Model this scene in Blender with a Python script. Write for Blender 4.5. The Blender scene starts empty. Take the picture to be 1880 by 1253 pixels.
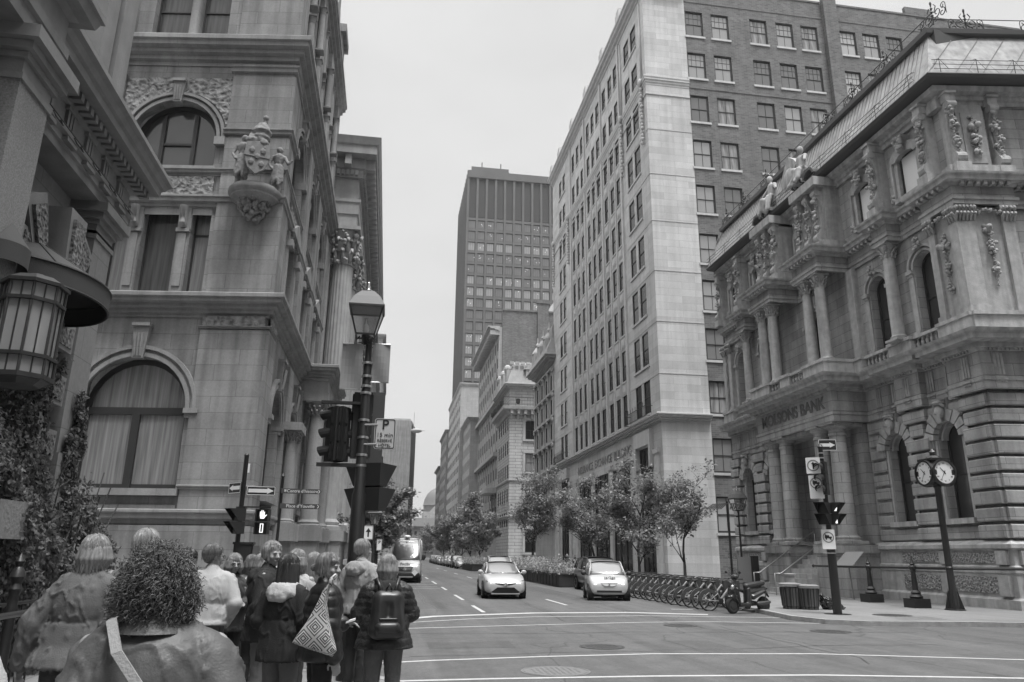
import bpy, bmesh, math, random
import numpy as np
from mathutils import Vector, Matrix, noise
R = math.radians
rnd = random.Random(7)
sc = bpy.context.scene
COL = sc.collection

# ------------------------------------------------------------------ camera
FPX, PITCH, YAW, ROLL, SKEW, EYE = 1363.83, 0.28069876, 0.15857935, 0.01013314, 0.14477762, 1.72
fwd = Vector((math.sin(YAW)*math.cos(PITCH), math.cos(YAW)*math.cos(PITCH), math.sin(PITCH)))
rt0 = Vector((math.cos(YAW), -math.sin(YAW), 0)); up0 = rt0.cross(fwd)
rt = rt0*math.cos(ROLL)+up0*math.sin(ROLL); up = -rt0*math.sin(ROLL)+up0*math.cos(ROLL)
cam_d = bpy.data.cameras.new('camera'); cam = bpy.data.objects.new('camera', cam_d); COL.objects.link(cam)
cam.matrix_world = Matrix(((rt.x, up.x, -fwd.x, 0), (rt.y, up.y, -fwd.y, 0), (rt.z, up.z, -fwd.z, EYE), (0, 0, 0, 1)))
cam_d.sensor_width = 36; cam_d.lens = FPX/1880*36; cam_d.clip_start = .1; cam_d.clip_end = 3000
cam_d.dof.use_dof = False
sc.camera = cam

# ------------------------------------------------------------------ sky, sun, exposure (a bright overcast day, monochrome)
w = bpy.data.worlds.new('World'); sc.world = w; w.use_nodes = True
nt = w.node_tree; nt.nodes.clear()
out = nt.nodes.new('ShaderNodeOutputWorld'); bg = nt.nodes.new('ShaderNodeBackground')
sky = nt.nodes.new('ShaderNodeTexSky'); sky.sky_type = 'NISHITA'; sky.sun_disc = False
sky.sun_elevation = R(48); sky.sun_rotation = R(120)
tc = nt.nodes.new('ShaderNodeTexCoord'); sep = nt.nodes.new('ShaderNodeSeparateXYZ')
nt.links.new(tc.outputs['Generated'], sep.inputs[0])
ramp = nt.nodes.new('ShaderNodeValToRGB'); cr = ramp.color_ramp       # overcast veil: brightest overhead
cr.elements[0].position = 0.0; cr.elements[0].color = (.50, .50, .50, 1)
cr.elements[1].position = 1.0; cr.elements[1].color = (2.9, 2.9, 2.9, 1)
for p_, v_ in ((.25, .545), (.5, .59), (.68, .63), (.82, 1.9)):
    e = cr.elements.new(p_); e.color = (v_, v_, v_, 1)
nt.links.new(sep.outputs['Z'], ramp.inputs[0])
nz = nt.nodes.new('ShaderNodeTexNoise'); nz.inputs['Scale'].default_value = 1.7; nz.inputs['Detail'].default_value = 4
mp = nt.nodes.new('ShaderNodeMapping'); mp.inputs['Scale'].default_value = (1, 1, 2.4)
nt.links.new(tc.outputs['Generated'], mp.inputs[0]); nt.links.new(mp.outputs[0], nz.inputs['Vector'])
mr = nt.nodes.new('ShaderNodeMapRange'); mr.inputs['From Min'].default_value = .3; mr.inputs['From Max'].default_value = .7
mr.inputs['To Min'].default_value = .86; mr.inputs['To Max'].default_value = 1.06
nt.links.new(nz.outputs['Fac'], mr.inputs['Value'])
mul = nt.nodes.new('ShaderNodeMixRGB'); mul.blend_type = 'MULTIPLY'; mul.inputs[0].default_value = 1
nt.links.new(ramp.outputs[0], mul.inputs[1]); nt.links.new(mr.outputs[0], mul.inputs[2])
bw = nt.nodes.new('ShaderNodeRGBToBW'); nt.links.new(sky.outputs[0], bw.inputs[0])
sk = nt.nodes.new('ShaderNodeMath'); sk.operation = 'MULTIPLY'; sk.inputs[1].default_value = .004
nt.links.new(bw.outputs[0], sk.inputs[0])
ad = nt.nodes.new('ShaderNodeMixRGB'); ad.blend_type = 'ADD'; ad.inputs[0].default_value = 1
nt.links.new(mul.outputs[0], ad.inputs[1]); nt.links.new(sk.outputs[0], ad.inputs[2])
nt.links.new(ad.outputs[0], bg.inputs['Color']); bg.inputs['Strength'].default_value = 1.0
nt.links.new(bg.outputs[0], out.inputs['Surface'])
sun_d = bpy.data.lights.new('sun', 'SUN'); sun = bpy.data.objects.new('sun', sun_d); COL.objects.link(sun)
sun_d.energy = 2.6; sun_d.angle = R(16)
sun.rotation_euler = Vector((-.12, .32, -1.0)).to_track_quat('-Z', 'Y').to_euler()
sc.view_settings.view_transform = 'Standard'; sc.view_settings.look = 'None'
sc.view_settings.exposure = 0.40; sc.view_settings.gamma = 1
sc.cycles.max_bounces = 6; sc.cycles.diffuse_bounces = 1; sc.cycles.glossy_bounces = 3
sc.cycles.transparent_max_bounces = 8; sc.cycles.transmission_bounces = 3
try:
    sc.cycles.use_denoising = True
except Exception:
    pass

# ------------------------------------------------------------------ measuring helpers: where a sight line meets a known plane
CAM = Vector((0, 0, EYE))
def ray(px, py): return fwd + rt*((px-940)/FPX) - up*((py-626.5)/FPX)
def G(px, py, z=0.): d = ray(px, py); return CAM+d*((z-EYE)/d.z)
def onX(px, py, X): d = ray(px, py); return CAM+d*(X/d.x)
def onY(px, py, Y): d = ray(px, py); return CAM+d*(Y/d.y)

# ------------------------------------------------------------------ materials
MATS = {}
def N(nt, t, **k):
    n = nt.nodes.new(t)
    for a, b in k.items():
        if a in n.inputs: n.inputs[a].default_value = b
        else: setattr(n, a, b)
    return n
def g3(v): return (v, v, v, 1)
def mat(name, col=.5, rough=.7, noise_amp=0., noise_scale=3., bump=0., bump_scale=40., metal=0., emit=0., spec=None, coat=0., streak=0., alpha=None):
    if name in MATS: return MATS[name]
    m = bpy.data.materials.new(name); MATS[name] = m; m.use_nodes = True
    nt = m.node_tree; b = nt.nodes['Principled BSDF']
    b.inputs['Base Color'].default_value = g3(col); b.inputs['Roughness'].default_value = rough
    b.inputs['Metallic'].default_value = metal
    if spec is not None: b.inputs['Specular IOR Level'].default_value = spec
    if coat: b.inputs['Coat Weight'].default_value = coat; b.inputs['Coat Roughness'].default_value = .05
    if emit: b.inputs['Emission Color'].default_value = g3(1); b.inputs['Emission Strength'].default_value = emit
    tc = N(nt, 'ShaderNodeTexCoord')
    if noise_amp or streak:
        a = N(nt, 'ShaderNodeTexNoise', Scale=noise_scale, Detail=6., Roughness=.6)
        nt.links.new(tc.outputs['Object'], a.inputs['Vector'])
        r = N(nt, 'ShaderNodeMapRange'); r.inputs['From Min'].default_value = .3; r.inputs['From Max'].default_value = .7
        r.inputs['To Min'].default_value = col*(1-noise_amp); r.inputs['To Max'].default_value = col*(1+noise_amp)
        nt.links.new(a.outputs['Fac'], r.inputs['Value']); last = r.outputs[0]
        if streak:
            mp = N(nt, 'ShaderNodeMapping'); mp.inputs['Scale'].default_value = (3, 3, .25)
            nt.links.new(tc.outputs['Object'], mp.inputs[0])
            c = N(nt, 'ShaderNodeTexNoise', Scale=1.2, Detail=5.); nt.links.new(mp.outputs[0], c.inputs['Vector'])
            q = N(nt, 'ShaderNodeMapRange'); q.inputs['From Min'].default_value = .35; q.inputs['From Max'].default_value = .6
            q.inputs['To Min'].default_value = 1-streak; q.inputs['To Max'].default_value = 1.
            nt.links.new(c.outputs['Fac'], q.inputs['Value'])
            mm = N(nt, 'ShaderNodeMath', operation='MULTIPLY'); nt.links.new(last, mm.inputs[0]); nt.links.new(q.outputs[0], mm.inputs[1]); last = mm.outputs[0]
        nt.links.new(last, b.inputs['Base Color'])
    if bump:
        a = N(nt, 'ShaderNodeTexNoise', Scale=bump_scale, Detail=5.)
        nt.links.new(tc.outputs['Object'], a.inputs['Vector'])
        bp = N(nt, 'ShaderNodeBump', Strength=min(1, bump), Distance=.02*max(1, bump)); nt.links.new(a.outputs['Fac'], bp.inputs['Height'])
        nt.links.new(bp.outputs[0], b.inputs['Normal'])
    return m

def stone(name, c, bw=.95, bh=.48, mortar=.018, var=.10, mdark=.55, grime=.25, streak=.25, bump=.35, rough=.85, off=.5, mottle=4.):
    """coursed masonry: uv in metres, each block a slightly different tone, worn and stained by position on the wall"""
    if name in MATS: return MATS[name]
    m = bpy.data.materials.new(name); MATS[name] = m; m.use_nodes = True
    nt = m.node_tree; b = nt.nodes['Principled BSDF']; b.inputs['Roughness'].default_value = rough
    b.inputs['Specular IOR Level'].default_value = .25
    tc = N(nt, 'ShaderNodeTexCoord')
    br = N(nt, 'ShaderNodeTexBrick'); br.offset = off
    for k, v in (('Scale', 1.), ('Mortar Size', mortar), ('Mortar Smooth', .2), ('Bias', 0.), ('Brick Width', bw), ('Row Height', bh)): br.inputs[k].default_value = v
    br.inputs['Color1'].default_value = g3(c*(1-var)); br.inputs['Color2'].default_value = g3(c*(1+var)); br.inputs['Mortar'].default_value = g3(c*mdark)
    nt.links.new(tc.outputs['UV'], br.inputs['Vector'])
    n1 = N(nt, 'ShaderNodeTexNoise', Scale=.45, Detail=7., Roughness=.65); nt.links.new(tc.outputs['Object'], n1.inputs['Vector'])
    r1 = N(nt, 'ShaderNodeMapRange'); r1.inputs['From Min'].default_value = .3; r1.inputs['From Max'].default_value = .65
    r1.inputs['To Min'].default_value = 1-grime; r1.inputs['To Max'].default_value = 1.06; nt.links.new(n1.outputs['Fac'], r1.inputs['Value'])
    mp = N(nt, 'ShaderNodeMapping'); mp.inputs['Scale'].default_value = (1.6, 1.6, .12); nt.links.new(tc.outputs['Object'], mp.inputs[0])
    n2 = N(nt, 'ShaderNodeTexNoise', Scale=1.3, Detail=5.); nt.links.new(mp.outputs[0], n2.inputs['Vector'])
    r2 = N(nt, 'ShaderNodeMapRange'); r2.inputs['From Min'].default_value = .32; r2.inputs['From Max'].default_value = .58
    r2.inputs['To Min'].default_value = 1-streak; r2.inputs['To Max'].default_value = 1.; nt.links.new(n2.outputs['Fac'], r2.inputs['Value'])
    n3 = N(nt, 'ShaderNodeTexNoise', Scale=mottle*3, Detail=6., Roughness=.7); nt.links.new(tc.outputs['Object'], n3.inputs['Vector'])
    r3 = N(nt, 'ShaderNodeMapRange'); r3.inputs['From Min'].default_value = .3; r3.inputs['From Max'].default_value = .7
    r3.inputs['To Min'].default_value = .9; r3.inputs['To Max'].default_value = 1.1; nt.links.new(n3.outputs['Fac'], r3.inputs['Value'])
    last = br.outputs['Color']
    for r in (r1, r2, r3):
        x = N(nt, 'ShaderNodeMixRGB', blend_type='MULTIPLY'); x.inputs[0].default_value = 1
        nt.links.new(last, x.inputs[1]); nt.links.new(r.outputs[0], x.inputs[2]); last = x.outputs[0]
    nt.links.new(last, b.inputs['Base Color'])
    iv = N(nt, 'ShaderNodeMath', operation='SUBTRACT'); iv.inputs[0].default_value = 1.; nt.links.new(br.outputs['Fac'], iv.inputs[1])
    ad = N(nt, 'ShaderNodeMath', operation='MULTIPLY_ADD'); ad.inputs[1].default_value = .35; nt.links.new(n3.outputs['Fac'], ad.inputs[0]); nt.links.new(iv.outputs[0], ad.inputs[2])
    bp = N(nt, 'ShaderNodeBump', Strength=bump, Distance=.03); nt.links.new(ad.outputs[0], bp.inputs['Height']); nt.links.new(bp.outputs[0], b.inputs['Normal'])
    return m

def carved(name, c, scale=9., depth=.06):
    """carved relief: scrolls and worm-tracks cut in the stone"""
    if name in MATS: return MATS[name]
    m = bpy.data.materials.new(name); MATS[name] = m; m.use_nodes = True
    nt = m.node_tree; b = nt.nodes['Principled BSDF']; b.inputs['Roughness'].default_value = .9
    tc = N(nt, 'ShaderNodeTexCoord')
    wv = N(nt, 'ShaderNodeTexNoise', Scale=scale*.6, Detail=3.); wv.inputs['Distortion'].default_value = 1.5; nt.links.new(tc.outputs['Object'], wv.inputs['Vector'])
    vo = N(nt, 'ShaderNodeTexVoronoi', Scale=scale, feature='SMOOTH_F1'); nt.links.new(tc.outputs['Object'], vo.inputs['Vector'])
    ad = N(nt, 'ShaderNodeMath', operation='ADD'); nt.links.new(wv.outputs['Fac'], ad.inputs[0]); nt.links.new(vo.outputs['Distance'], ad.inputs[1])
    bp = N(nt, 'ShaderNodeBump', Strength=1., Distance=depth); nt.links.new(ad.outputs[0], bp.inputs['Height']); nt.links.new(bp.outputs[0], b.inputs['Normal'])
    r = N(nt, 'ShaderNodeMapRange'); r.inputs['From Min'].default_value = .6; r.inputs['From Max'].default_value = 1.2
    r.inputs['To Min'].default_value = c*.45; r.inputs['To Max'].default_value = c*1.25; nt.links.new(ad.outputs[0], r.inputs['Value']); nt.links.new(r.outputs[0], b.inputs['Base Color'])  # shade of the hollows painted in as a darker base colour
    return m

def curtain(name, lo, hi, freq=11.):
    if name in MATS: return MATS[name]
    m = bpy.data.materials.new(name); MATS[name] = m; m.use_nodes = True
    nt = m.node_tree; b = nt.nodes['Principled BSDF']; b.inputs['Roughness'].default_value = .25
    b.inputs['Coat Weight'].default_value = .6; b.inputs['Coat Roughness'].default_value = .02
    tc = N(nt, 'ShaderNodeTexCoord'); mp = N(nt, 'ShaderNodeMapping'); mp.inputs['Scale'].default_value = (freq, .35, 1); nt.links.new(tc.outputs['UV'], mp.inputs[0])
    a = N(nt, 'ShaderNodeTexNoise', Scale=1., Detail=3.); nt.links.new(mp.outputs[0], a.inputs['Vector'])
    r = N(nt, 'ShaderNodeMapRange'); r.inputs['From Min'].default_value = .3; r.inputs['From Max'].default_value = .7
    r.inputs['To Min'].default_value = lo; r.inputs['To Max'].default_value = hi; nt.links.new(a.outputs['Fac'], r.inputs['Value']); nt.links.new(r.outputs[0], b.inputs['Base Color'])
    return m

def glassy(name, c, refl=.35, rough=.04, wobble=0.):
    """window glass backed by a dark room: a dim body colour with a mirror-like skin"""
    if name in MATS: return MATS[name]
    m = bpy.data.materials.new(name); MATS[name] = m; m.use_nodes = True
    nt = m.node_tree; b = nt.nodes['Principled BSDF']; b.inputs['Base Color'].default_value = g3(c); b.inputs['Roughness'].default_value = .3
    gl = N(nt, 'ShaderNodeBsdfGlossy', Roughness=rough); gl.inputs['Color'].default_value = g3(.9)
    fr = N(nt, 'ShaderNodeFresnel', IOR=1.5); ge = N(nt, 'ShaderNodeNewGeometry'); io = N(nt, 'ShaderNodeMath', operation='MULTIPLY_ADD'); io.inputs[1].default_value = .6667-1.5; io.inputs[2].default_value = 1.5
    nt.links.new(ge.outputs['Backfacing'], io.inputs[0]); nt.links.new(io.outputs[0], fr.inputs['IOR'])      # panes are single sheets: same reflection from either side
    ma = N(nt, 'ShaderNodeMath', operation='MULTIPLY_ADD'); ma.inputs[1].default_value = 1.; ma.inputs[2].default_value = refl; nt.links.new(fr.outputs[0], ma.inputs[0])
    cl = N(nt, 'ShaderNodeClamp'); nt.links.new(ma.outputs[0], cl.inputs[0])
    mx = N(nt, 'ShaderNodeMixShader'); nt.links.new(cl.outputs[0], mx.inputs[0]); nt.links.new(b.outputs[0], mx.inputs[1]); nt.links.new(gl.outputs[0], mx.inputs[2])
    if wobble:
        tc = N(nt, 'ShaderNodeTexCoord'); a = N(nt, 'ShaderNodeTexNoise', Scale=1.2, Detail=1.); nt.links.new(tc.outputs['Object'], a.inputs['Vector'])
        bp = N(nt, 'ShaderNodeBump', Strength=wobble, Distance=.02); nt.links.new(a.outputs['Fac'], bp.inputs['Height']); nt.links.new(bp.outputs[0], gl.inputs['Normal'])
    nt.links.new(mx.outputs[0], nt.nodes['Material Output'].inputs['Surface'])
    return m

BLACK = mat('black_iron', .018, .42, bump=.1, bump_scale=60)
BLACKM = mat('black_matte', .012, .6)
STEEL = mat('bare_steel', .45, .35, metal=.8)
DARKWOOD = mat('dark_window_frame', .028, .5)
WHITE = mat('white_paint', .78, .4)
SIGNW = mat('sign_white', .72, .45, noise_amp=.04)
SIGNG = mat('sign_grey', .33, .5)
GLASS = glassy('window_glass', .02, .12, wobble=.3)
GLASSK = mat('unlit_window_glass', .012, .12, spec=.25)
GLASS2 = glassy('window_glass_sky', .05, .32, wobble=.3)
BLIND = mat('window_blind', .42, .5, coat=.1)
LAMPG = glassy('lantern_glass', .30, .12, .1)

# ------------------------------------------------------------------ mesh building
class MB:
    def __init__(s): s.v = []; s.f = []; s.T = Matrix.Identity(4)
    def add(s, vs, fs):
        o = len(s.v); T = s.T
        s.v += [tuple(T @ Vector(p)) for p in vs]; s.f += [tuple(i+o for i in f) for f in fs]
    def add_np(s, V, F):
        o = len(s.v); s.v += [tuple(p) for p in V.tolist()]; s.f += [tuple(i+o for i in f) for f in F.tolist()]
    def box(s, a, b):
        (x0, y0, z0), (x1, y1, z1) = a, b
        s.add([(x0, y0, z0), (x1, y0, z0), (x1, y1, z0), (x0, y1, z0), (x0, y0, z1), (x1, y0, z1), (x1, y1, z1), (x0, y1, z1)],
              [(0, 3, 2, 1), (4, 5, 6, 7), (0, 1, 5, 4), (1, 2, 6, 5), (2, 3, 7, 6), (3, 0, 4, 7)])
    def quad(s, *p): s.add(p, [tuple(range(len(p)))])
    def prism(s, poly, h0, h1, ax='y'):
        """polygon in two axes swept along the third (ax)"""
        n = len(poly)
        def P(a, b, h): return (a, h, b) if ax == 'y' else ((h, a, b) if ax == 'x' else (a, b, h))
        vs = [P(a, b, h0) for a, b in poly]+[P(a, b, h1) for a, b in poly]
        s.add(vs, [tuple(range(n)), tuple(range(2*n-1, n-1, -1))]+[(i, (i+1) % n, n+(i+1) % n, n+i) for i in range(n)])
    def tube(s, pts, r, n=8, cap=True, rs=None):
        pts = [Vector(p) for p in pts]; rings = []; prev = None
        for i, p in enumerate(pts):
            t = (pts[min(i+1, len(pts)-1)]-pts[max(i-1, 0)])
            if t.length < 1e-9: t = Vector((0, 0, 1))
            t.normalize()
            if prev is None:
                a = t.orthogonal().normalized()
            else:
                a = (prev-t*prev.dot(t)); a = a.normalized() if a.length > 1e-6 else t.orthogonal().normalized()
            prev = a; b = t.cross(a); rr = rs[i] if rs else r
            rings.append([p+(a*math.cos(k*2*math.pi/n)+b*math.sin(k*2*math.pi/n))*rr for k in range(n)])
        vs = [q for rg in rings for q in rg]; fs = []
        for i in range(len(pts)-1):
            for k in range(n): fs.append((i*n+k, i*n+(k+1) % n, (i+1)*n+(k+1) % n, (i+1)*n+k))
        if cap: fs += [tuple(range(n-1, -1, -1)), tuple((len(pts)-1)*n+k for k in range(n))]
        s.add(vs, fs)
    def lathe(s, prof, n=16, c=(0, 0, 0), ph=0., sq=1.):
        """prof: (radius, z) pairs turned about the vertical through c"""
        vs = [(c[0]+r*math.cos(ph+k*2*math.pi/n), c[1]+sq*r*math.sin(ph+k*2*math.pi/n), c[2]+z) for r, z in prof for k in range(n)]
        fs = [(i*n+k, i*n+(k+1) % n, (i+1)*n+(k+1) % n, (i+1)*n+k) for i in range(len(prof)-1) for k in range(n)]
        fs += [tuple(range(n-1, -1, -1)), tuple((len(prof)-1)*n+k for k in range(n))]
        s.add(vs, fs)
    def ball(s, c, r, n=8, m=6):
        rx, ry, rz = r if isinstance(r, tuple) else (r, r, r)
        vs = [(c[0], c[1], c[2]-rz)]
        for i in range(1, m):
            t = -math.pi/2+math.pi*i/m
            for k in range(n): a = 2*math.pi*k/n; vs.append((c[0]+rx*math.cos(t)*math.cos(a), c[1]+ry*math.cos(t)*math.sin(a), c[2]+rz*math.sin(t)))
        vs.append((c[0], c[1], c[2]+rz)); L = len(vs)-1; fs = []
        for k in range(n):
            fs.append((0, 1+(k+1) % n, 1+k)); fs.append((L, L-n+k, L-n+(k+1) % n))
            for i in range(m-2): a = 1+i*n; fs.append((a+k, a+(k+1) % n, a+n+(k+1) % n, a+n+k))
        s.add(vs, fs)
    def cap(s, a, b, ra, rb, n=10):
        """tapered capsule"""
        a = Vector(a); b = Vector(b); d = (b-a); L = d.length
        if L < 1e-6: return s.ball(a, ra, n, n//2+2)
        d.normalize(); pts = []; rs = []
        for k in range(4): t = -math.pi/2*(1-k/4); pts.append(a+d*ra*math.sin(t)); rs.append(max(1e-3, ra*math.cos(t)))
        pts.append(a); rs.append(ra); pts.append(b); rs.append(rb)
        for k in range(1, 5): t = math.pi/2*k/4; pts.append(b+d*rb*math.sin(t)); rs.append(max(1e-3, rb*math.cos(t)))
        s.tube(pts, 0, n, True, rs)

THINGS = {}
def _W(o): return THINGS[o.name]
def uvbox(me):
    """uv in metres by the face's main direction"""
    n = len(me.loops)
    if not n: return
    co = np.empty(len(me.vertices)*3, np.float32); me.vertices.foreach_get('co', co); co = co.reshape(-1, 3)
    li = np.empty(n, np.int32); me.loops.foreach_get('vertex_index', li)
    nm = np.empty(len(me.polygons)*3, np.float32); me.polygons.foreach_get('normal', nm); nm = np.abs(nm.reshape(-1, 3))
    tot = np.empty(len(me.polygons), np.int32); me.polygons.foreach_get('loop_total', tot)
    ax = np.repeat(np.where((nm[:, 2] > .75), 2, np.where(nm[:, 0] > nm[:, 1], 0, 1)), tot)
    p = co[li]; uv = np.where((ax == 2)[:, None], p[:, [0, 1]], np.where((ax == 0)[:, None], p[:, [1, 2]], p[:, [0, 2]]))
    l = me.uv_layers.new(name='UVMap'); l.data.foreach_set('uv', uv.astype(np.float32).ravel())
def mesh(name, mb, m, smooth=False, fix=True):
    me = bpy.data.meshes.new(name); me.from_pydata(mb.v, [], mb.f); me.validate()
    if fix and len(mb.f) < 60000:
        bm = bmesh.new(); bm.from_mesh(me); bmesh.ops.recalc_face_normals(bm, faces=bm.faces); bm.to_mesh(me); bm.free()
    uvbox(me)
    if m: me.materials.append(m)
    if smooth is True: me.polygons.foreach_set('use_smooth', [True]*len(me.polygons))
    elif smooth:
        me.polygons.foreach_set('use_smooth', [True]*len(me.polygons))
        try: me.set_sharp_from_angle(angle=R(smooth))
        except Exception: pass
    return me
def tag(o, label=None, cat=None, group=None, kind=None):
    if label: o['label'] = label
    if cat: o['category'] = cat
    if group: o['group'] = group
    if kind: o['kind'] = kind
    return o
def put(name, me, W=Matrix.Identity(4), parent=None):
    """link mesh me as one object whose world matrix is W"""
    o = bpy.data.objects.new(name, me); COL.objects.link(o)
    W = Matrix(W) if parent is None or True else W
    if parent is not None:
        o.parent = parent; o.matrix_basis = _W(parent).inverted() @ W
    else: o.matrix_basis = W
    THINGS[o.name] = W.copy()
    return o
def thing(name, loc, label, cat, group=None, rz=0.):
    o = bpy.data.objects.new(name, None); COL.objects.link(o); o.empty_display_size = .2
    W = Matrix.Translation(Vector(loc)) @ Matrix.Rotation(rz, 4, 'Z'); o.matrix_basis = W; THINGS[o.name] = W
    return tag(o, label, cat, group)
def part(name, mb, m, parent=None, smooth=False, local=False, fix=True):
    """mb in world coordinates (or in the parent's own when local)"""
    if parent is None: W = Matrix.Identity(4)
    else: W = _W(parent)
    if not local and parent is not None:
        Wi = W.inverted(); mb.v = [tuple(Wi @ Vector(p)) for p in mb.v]
    if parent is not None and name in SPLIT:
        cl = clusters(mb)
        if cl:
            fl, order = cl; o = None
            for j in order[:99]: o = put(name, mesh(name, submb(mb, np.where(fl == j)[0]), m, smooth, fix), W, parent)
            if len(order) > 99:
                o = put(name, mesh(name, submb(mb, np.where(np.isin(fl, order[99:]))[0]), m, smooth, fix), W, parent); o['kind'] = 'stuff'
            return o
    return put(name, mesh(name, mb, m, smooth, fix), W, parent)
SPLIT = set('corner_pier pier_moulding carved_panel archivolt colonnette porch_column column_capital dormer modillion pilaster pilaster_capital upper_pilaster triglyph door_surround carved_block worm_carved_panel plinth_block voussoir portico_base handrail baluster balustrade_rail pedestal upper_column leaf_capital garland scroll_console attic_garland shell_gutter cornice_bracket garland_drop spandrel_panel ground_floor_pier sill brick_pier dock_post picket snow_guard banner_arm clamp_band louvre upper_column balcony_rail cresting_rail roof_parapet light_cable crank slat_gap'.split())
def clusters(mb, gap=.012):
    """groups of faces whose pieces touch one another"""
    n = len(mb.v); par = list(range(n))
    def find(a):
        while par[a] != a: par[a] = par[par[a]]; a = par[a]
        return a
    for f in mb.f:
        r = find(f[0])
        for k in f[1:]:
            q = find(k)
            if q != r: par[q] = r
    root = np.array([find(i) for i in range(n)]); ids, inv = np.unique(root, return_inverse=True); k = len(ids)
    if k < 2 or k > 6000: return None
    V = np.array(mb.v); lo = np.full((k, 3), 1e9); hi = np.full((k, 3), -1e9); np.minimum.at(lo, inv, V); np.maximum.at(hi, inv, V)
    lo -= gap/2; hi += gap/2; lab = -np.ones(k, int); c = 0
    for s in range(k):
        if lab[s] >= 0: continue
        st = [s]; lab[s] = c
        while st:
            a = st.pop(); t = np.where((lab < 0) & np.all(lo <= hi[a], 1) & np.all(hi >= lo[a], 1))[0]
            lab[t] = c; st += t.tolist()
        c += 1
    if c < 2: return None
    fl = lab[inv[[f[0] for f in mb.f]]]; sz = np.zeros(c)
    for j in range(c): m = lab == j; sz[j] = np.prod(hi[m].max(0)-lo[m].min(0)+.01)
    return fl, np.argsort(-sz)
def submb(mb, idx):
    o = MB(); mp = {}
    for i in idx:
        f = []
        for v in mb.f[i]:
            if v not in mp: mp[v] = len(o.v); o.v.append(mb.v[v])
            f.append(mp[v])
        o.f.append(tuple(f))
    return o
def solo(name, mb, m, label=None, cat=None, group=None, kind=None, smooth=False, origin=None):
    """a top-level thing that is one mesh"""
    if origin is not None:
        T = Matrix.Translation(Vector(origin)); mb.v = [(x-origin[0], y-origin[1], z-origin[2]) for x, y, z in mb.v]
    else: T = Matrix.Identity(4)
    return tag(put(name, mesh(name, mb, m, smooth), T), label, cat, group, kind)
def clone(o, W, label=None, parent=None):
    """copy a thing with its parts and sub-parts to world matrix W"""
    c = o.copy(); COL.objects.link(c); c.parent = parent
    c.matrix_basis = (_W(parent).inverted() @ W) if parent else W; THINGS[c.name] = W.copy()
    if label: c['label'] = label
    Wo = _W(o)
    for ch in list(o.children): clone(ch, W @ (Wo.inverted() @ _W(ch)), None, c)
    return c
def text_mb(mb, s, F, size, depth=.01, align='CENTER', bold=False):
    """lettering as real geometry in frame F (x right, z up, y = out of the board towards the reader)"""
    cu = bpy.data.curves.new('t', 'FONT'); cu.body = s; cu.size = size; cu.extrude = depth/2; cu.align_x = align; cu.align_y = 'CENTER'
    if bold: cu.offset = size*.02
    o = bpy.data.objects.new('t', cu); COL.objects.link(o)
    dg = bpy.context.evaluated_depsgraph_get(); me = bpy.data.meshes.new_from_object(o.evaluated_get(dg))
    vs = [F @ Vector((v.co.x, v.co.z, v.co.y)) for v in me.vertices]
    T = mb.T; mb.T = Matrix.Identity(4); mb.add(vs, [tuple(p.vertices) for p in me.polygons]); mb.T = T
    bpy.data.objects.remove(o); bpy.data.curves.remove(cu); bpy.data.meshes.remove(me)

def frame(o, u, n):
    """facade frame: local x along the wall, y out of the wall, z up"""
    u = Vector(u).normalized(); n = Vector(n).normalized()
    return Matrix(((u.x, n.x, 0, o[0]), (u.y, n.y, 0, o[1]), (0, 0, 1, o[2]), (0, 0, 0, 1)))
def arcpts(a, b, zs, rise, n=12):
    c = (a+b)/2; r = (b-a)/2
    return [(c-r*math.cos(math.pi*i/n), zs+rise*math.sin(math.pi*i/n)) for i in range(n+1)]
def wall(mb, u0, u1, z0, z1, ops, rev=.3, y=0., rise=None):
    """front skin of a wall in facade coords with openings (a,b,z0,z1,arch) and their reveals"""
    us = sorted({u0, u1, *[o[0] for o in ops], *[o[1] for o in ops]}); zs = sorted({z0, z1, *[o[2] for o in ops], *[o[3] for o in ops]})
    us = [u for u in us if u0-1e-6 <= u <= u1+1e-6]; zs = [z for z in zs if z0-1e-6 <= z <= z1+1e-6]
    for i in range(len(us)-1):
        zc = 0
        run = None
        for j in range(len(zs)-1):
            cu, cz = (us[i]+us[i+1])/2, (zs[j]+zs[j+1])/2
            hole = any(o[0] < cu < o[1] and o[2] < cz < o[3] for o in ops)
            if not hole:
                if run is None: run = zs[j]
            if hole or j == len(zs)-2:
                top = zs[j] if hole else zs[j+1]
                if run is not None and top > run: mb.quad((us[i], y, run), (us[i+1], y, run), (us[i+1], y, top), (us[i], y, top))
                run = None
    for o in ops:
        a, b, c, d = o[:4]; arch = o[4] if len(o) > 4 else 0
        if arch:
            ri = min((b-a)/2, arch if arch is not True else 9); zsx = d-ri; P = arcpts(a, b, zsx, ri)
            m = len(P)//2
            mb.add([(a, y, d)]+[(p[0], y, p[1]) for p in P[:m+1]], [tuple([0]+list(range(m+1, 0, -1)))])
            mb.add([(b, y, d)]+[(p[0], y, p[1]) for p in P[m:]], [tuple([0]+list(range(len(P)-m, 0, -1)))])
            for k in range(len(P)-1): mb.quad((P[k][0], y, P[k][1]), (P[k+1][0], y, P[k+1][1]), (P[k+1][0], y-rev, P[k+1][1]), (P[k][0], y-rev, P[k][1]))
            top = zsx
        else:
            top = d; mb.quad((a, y, d), (b, y, d), (b, y-rev, d), (a, y-rev, d))
        mb.quad((a, y, c), (a, y, top), (a, y-rev, top), (a, y-rev, c)); mb.quad((b, y, c), (b, y, top), (b, y-rev, top), (b, y-rev, c))
        mb.quad((a, y, c), (b, y, c), (b, y-rev, c), (a, y-rev, c))
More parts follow.
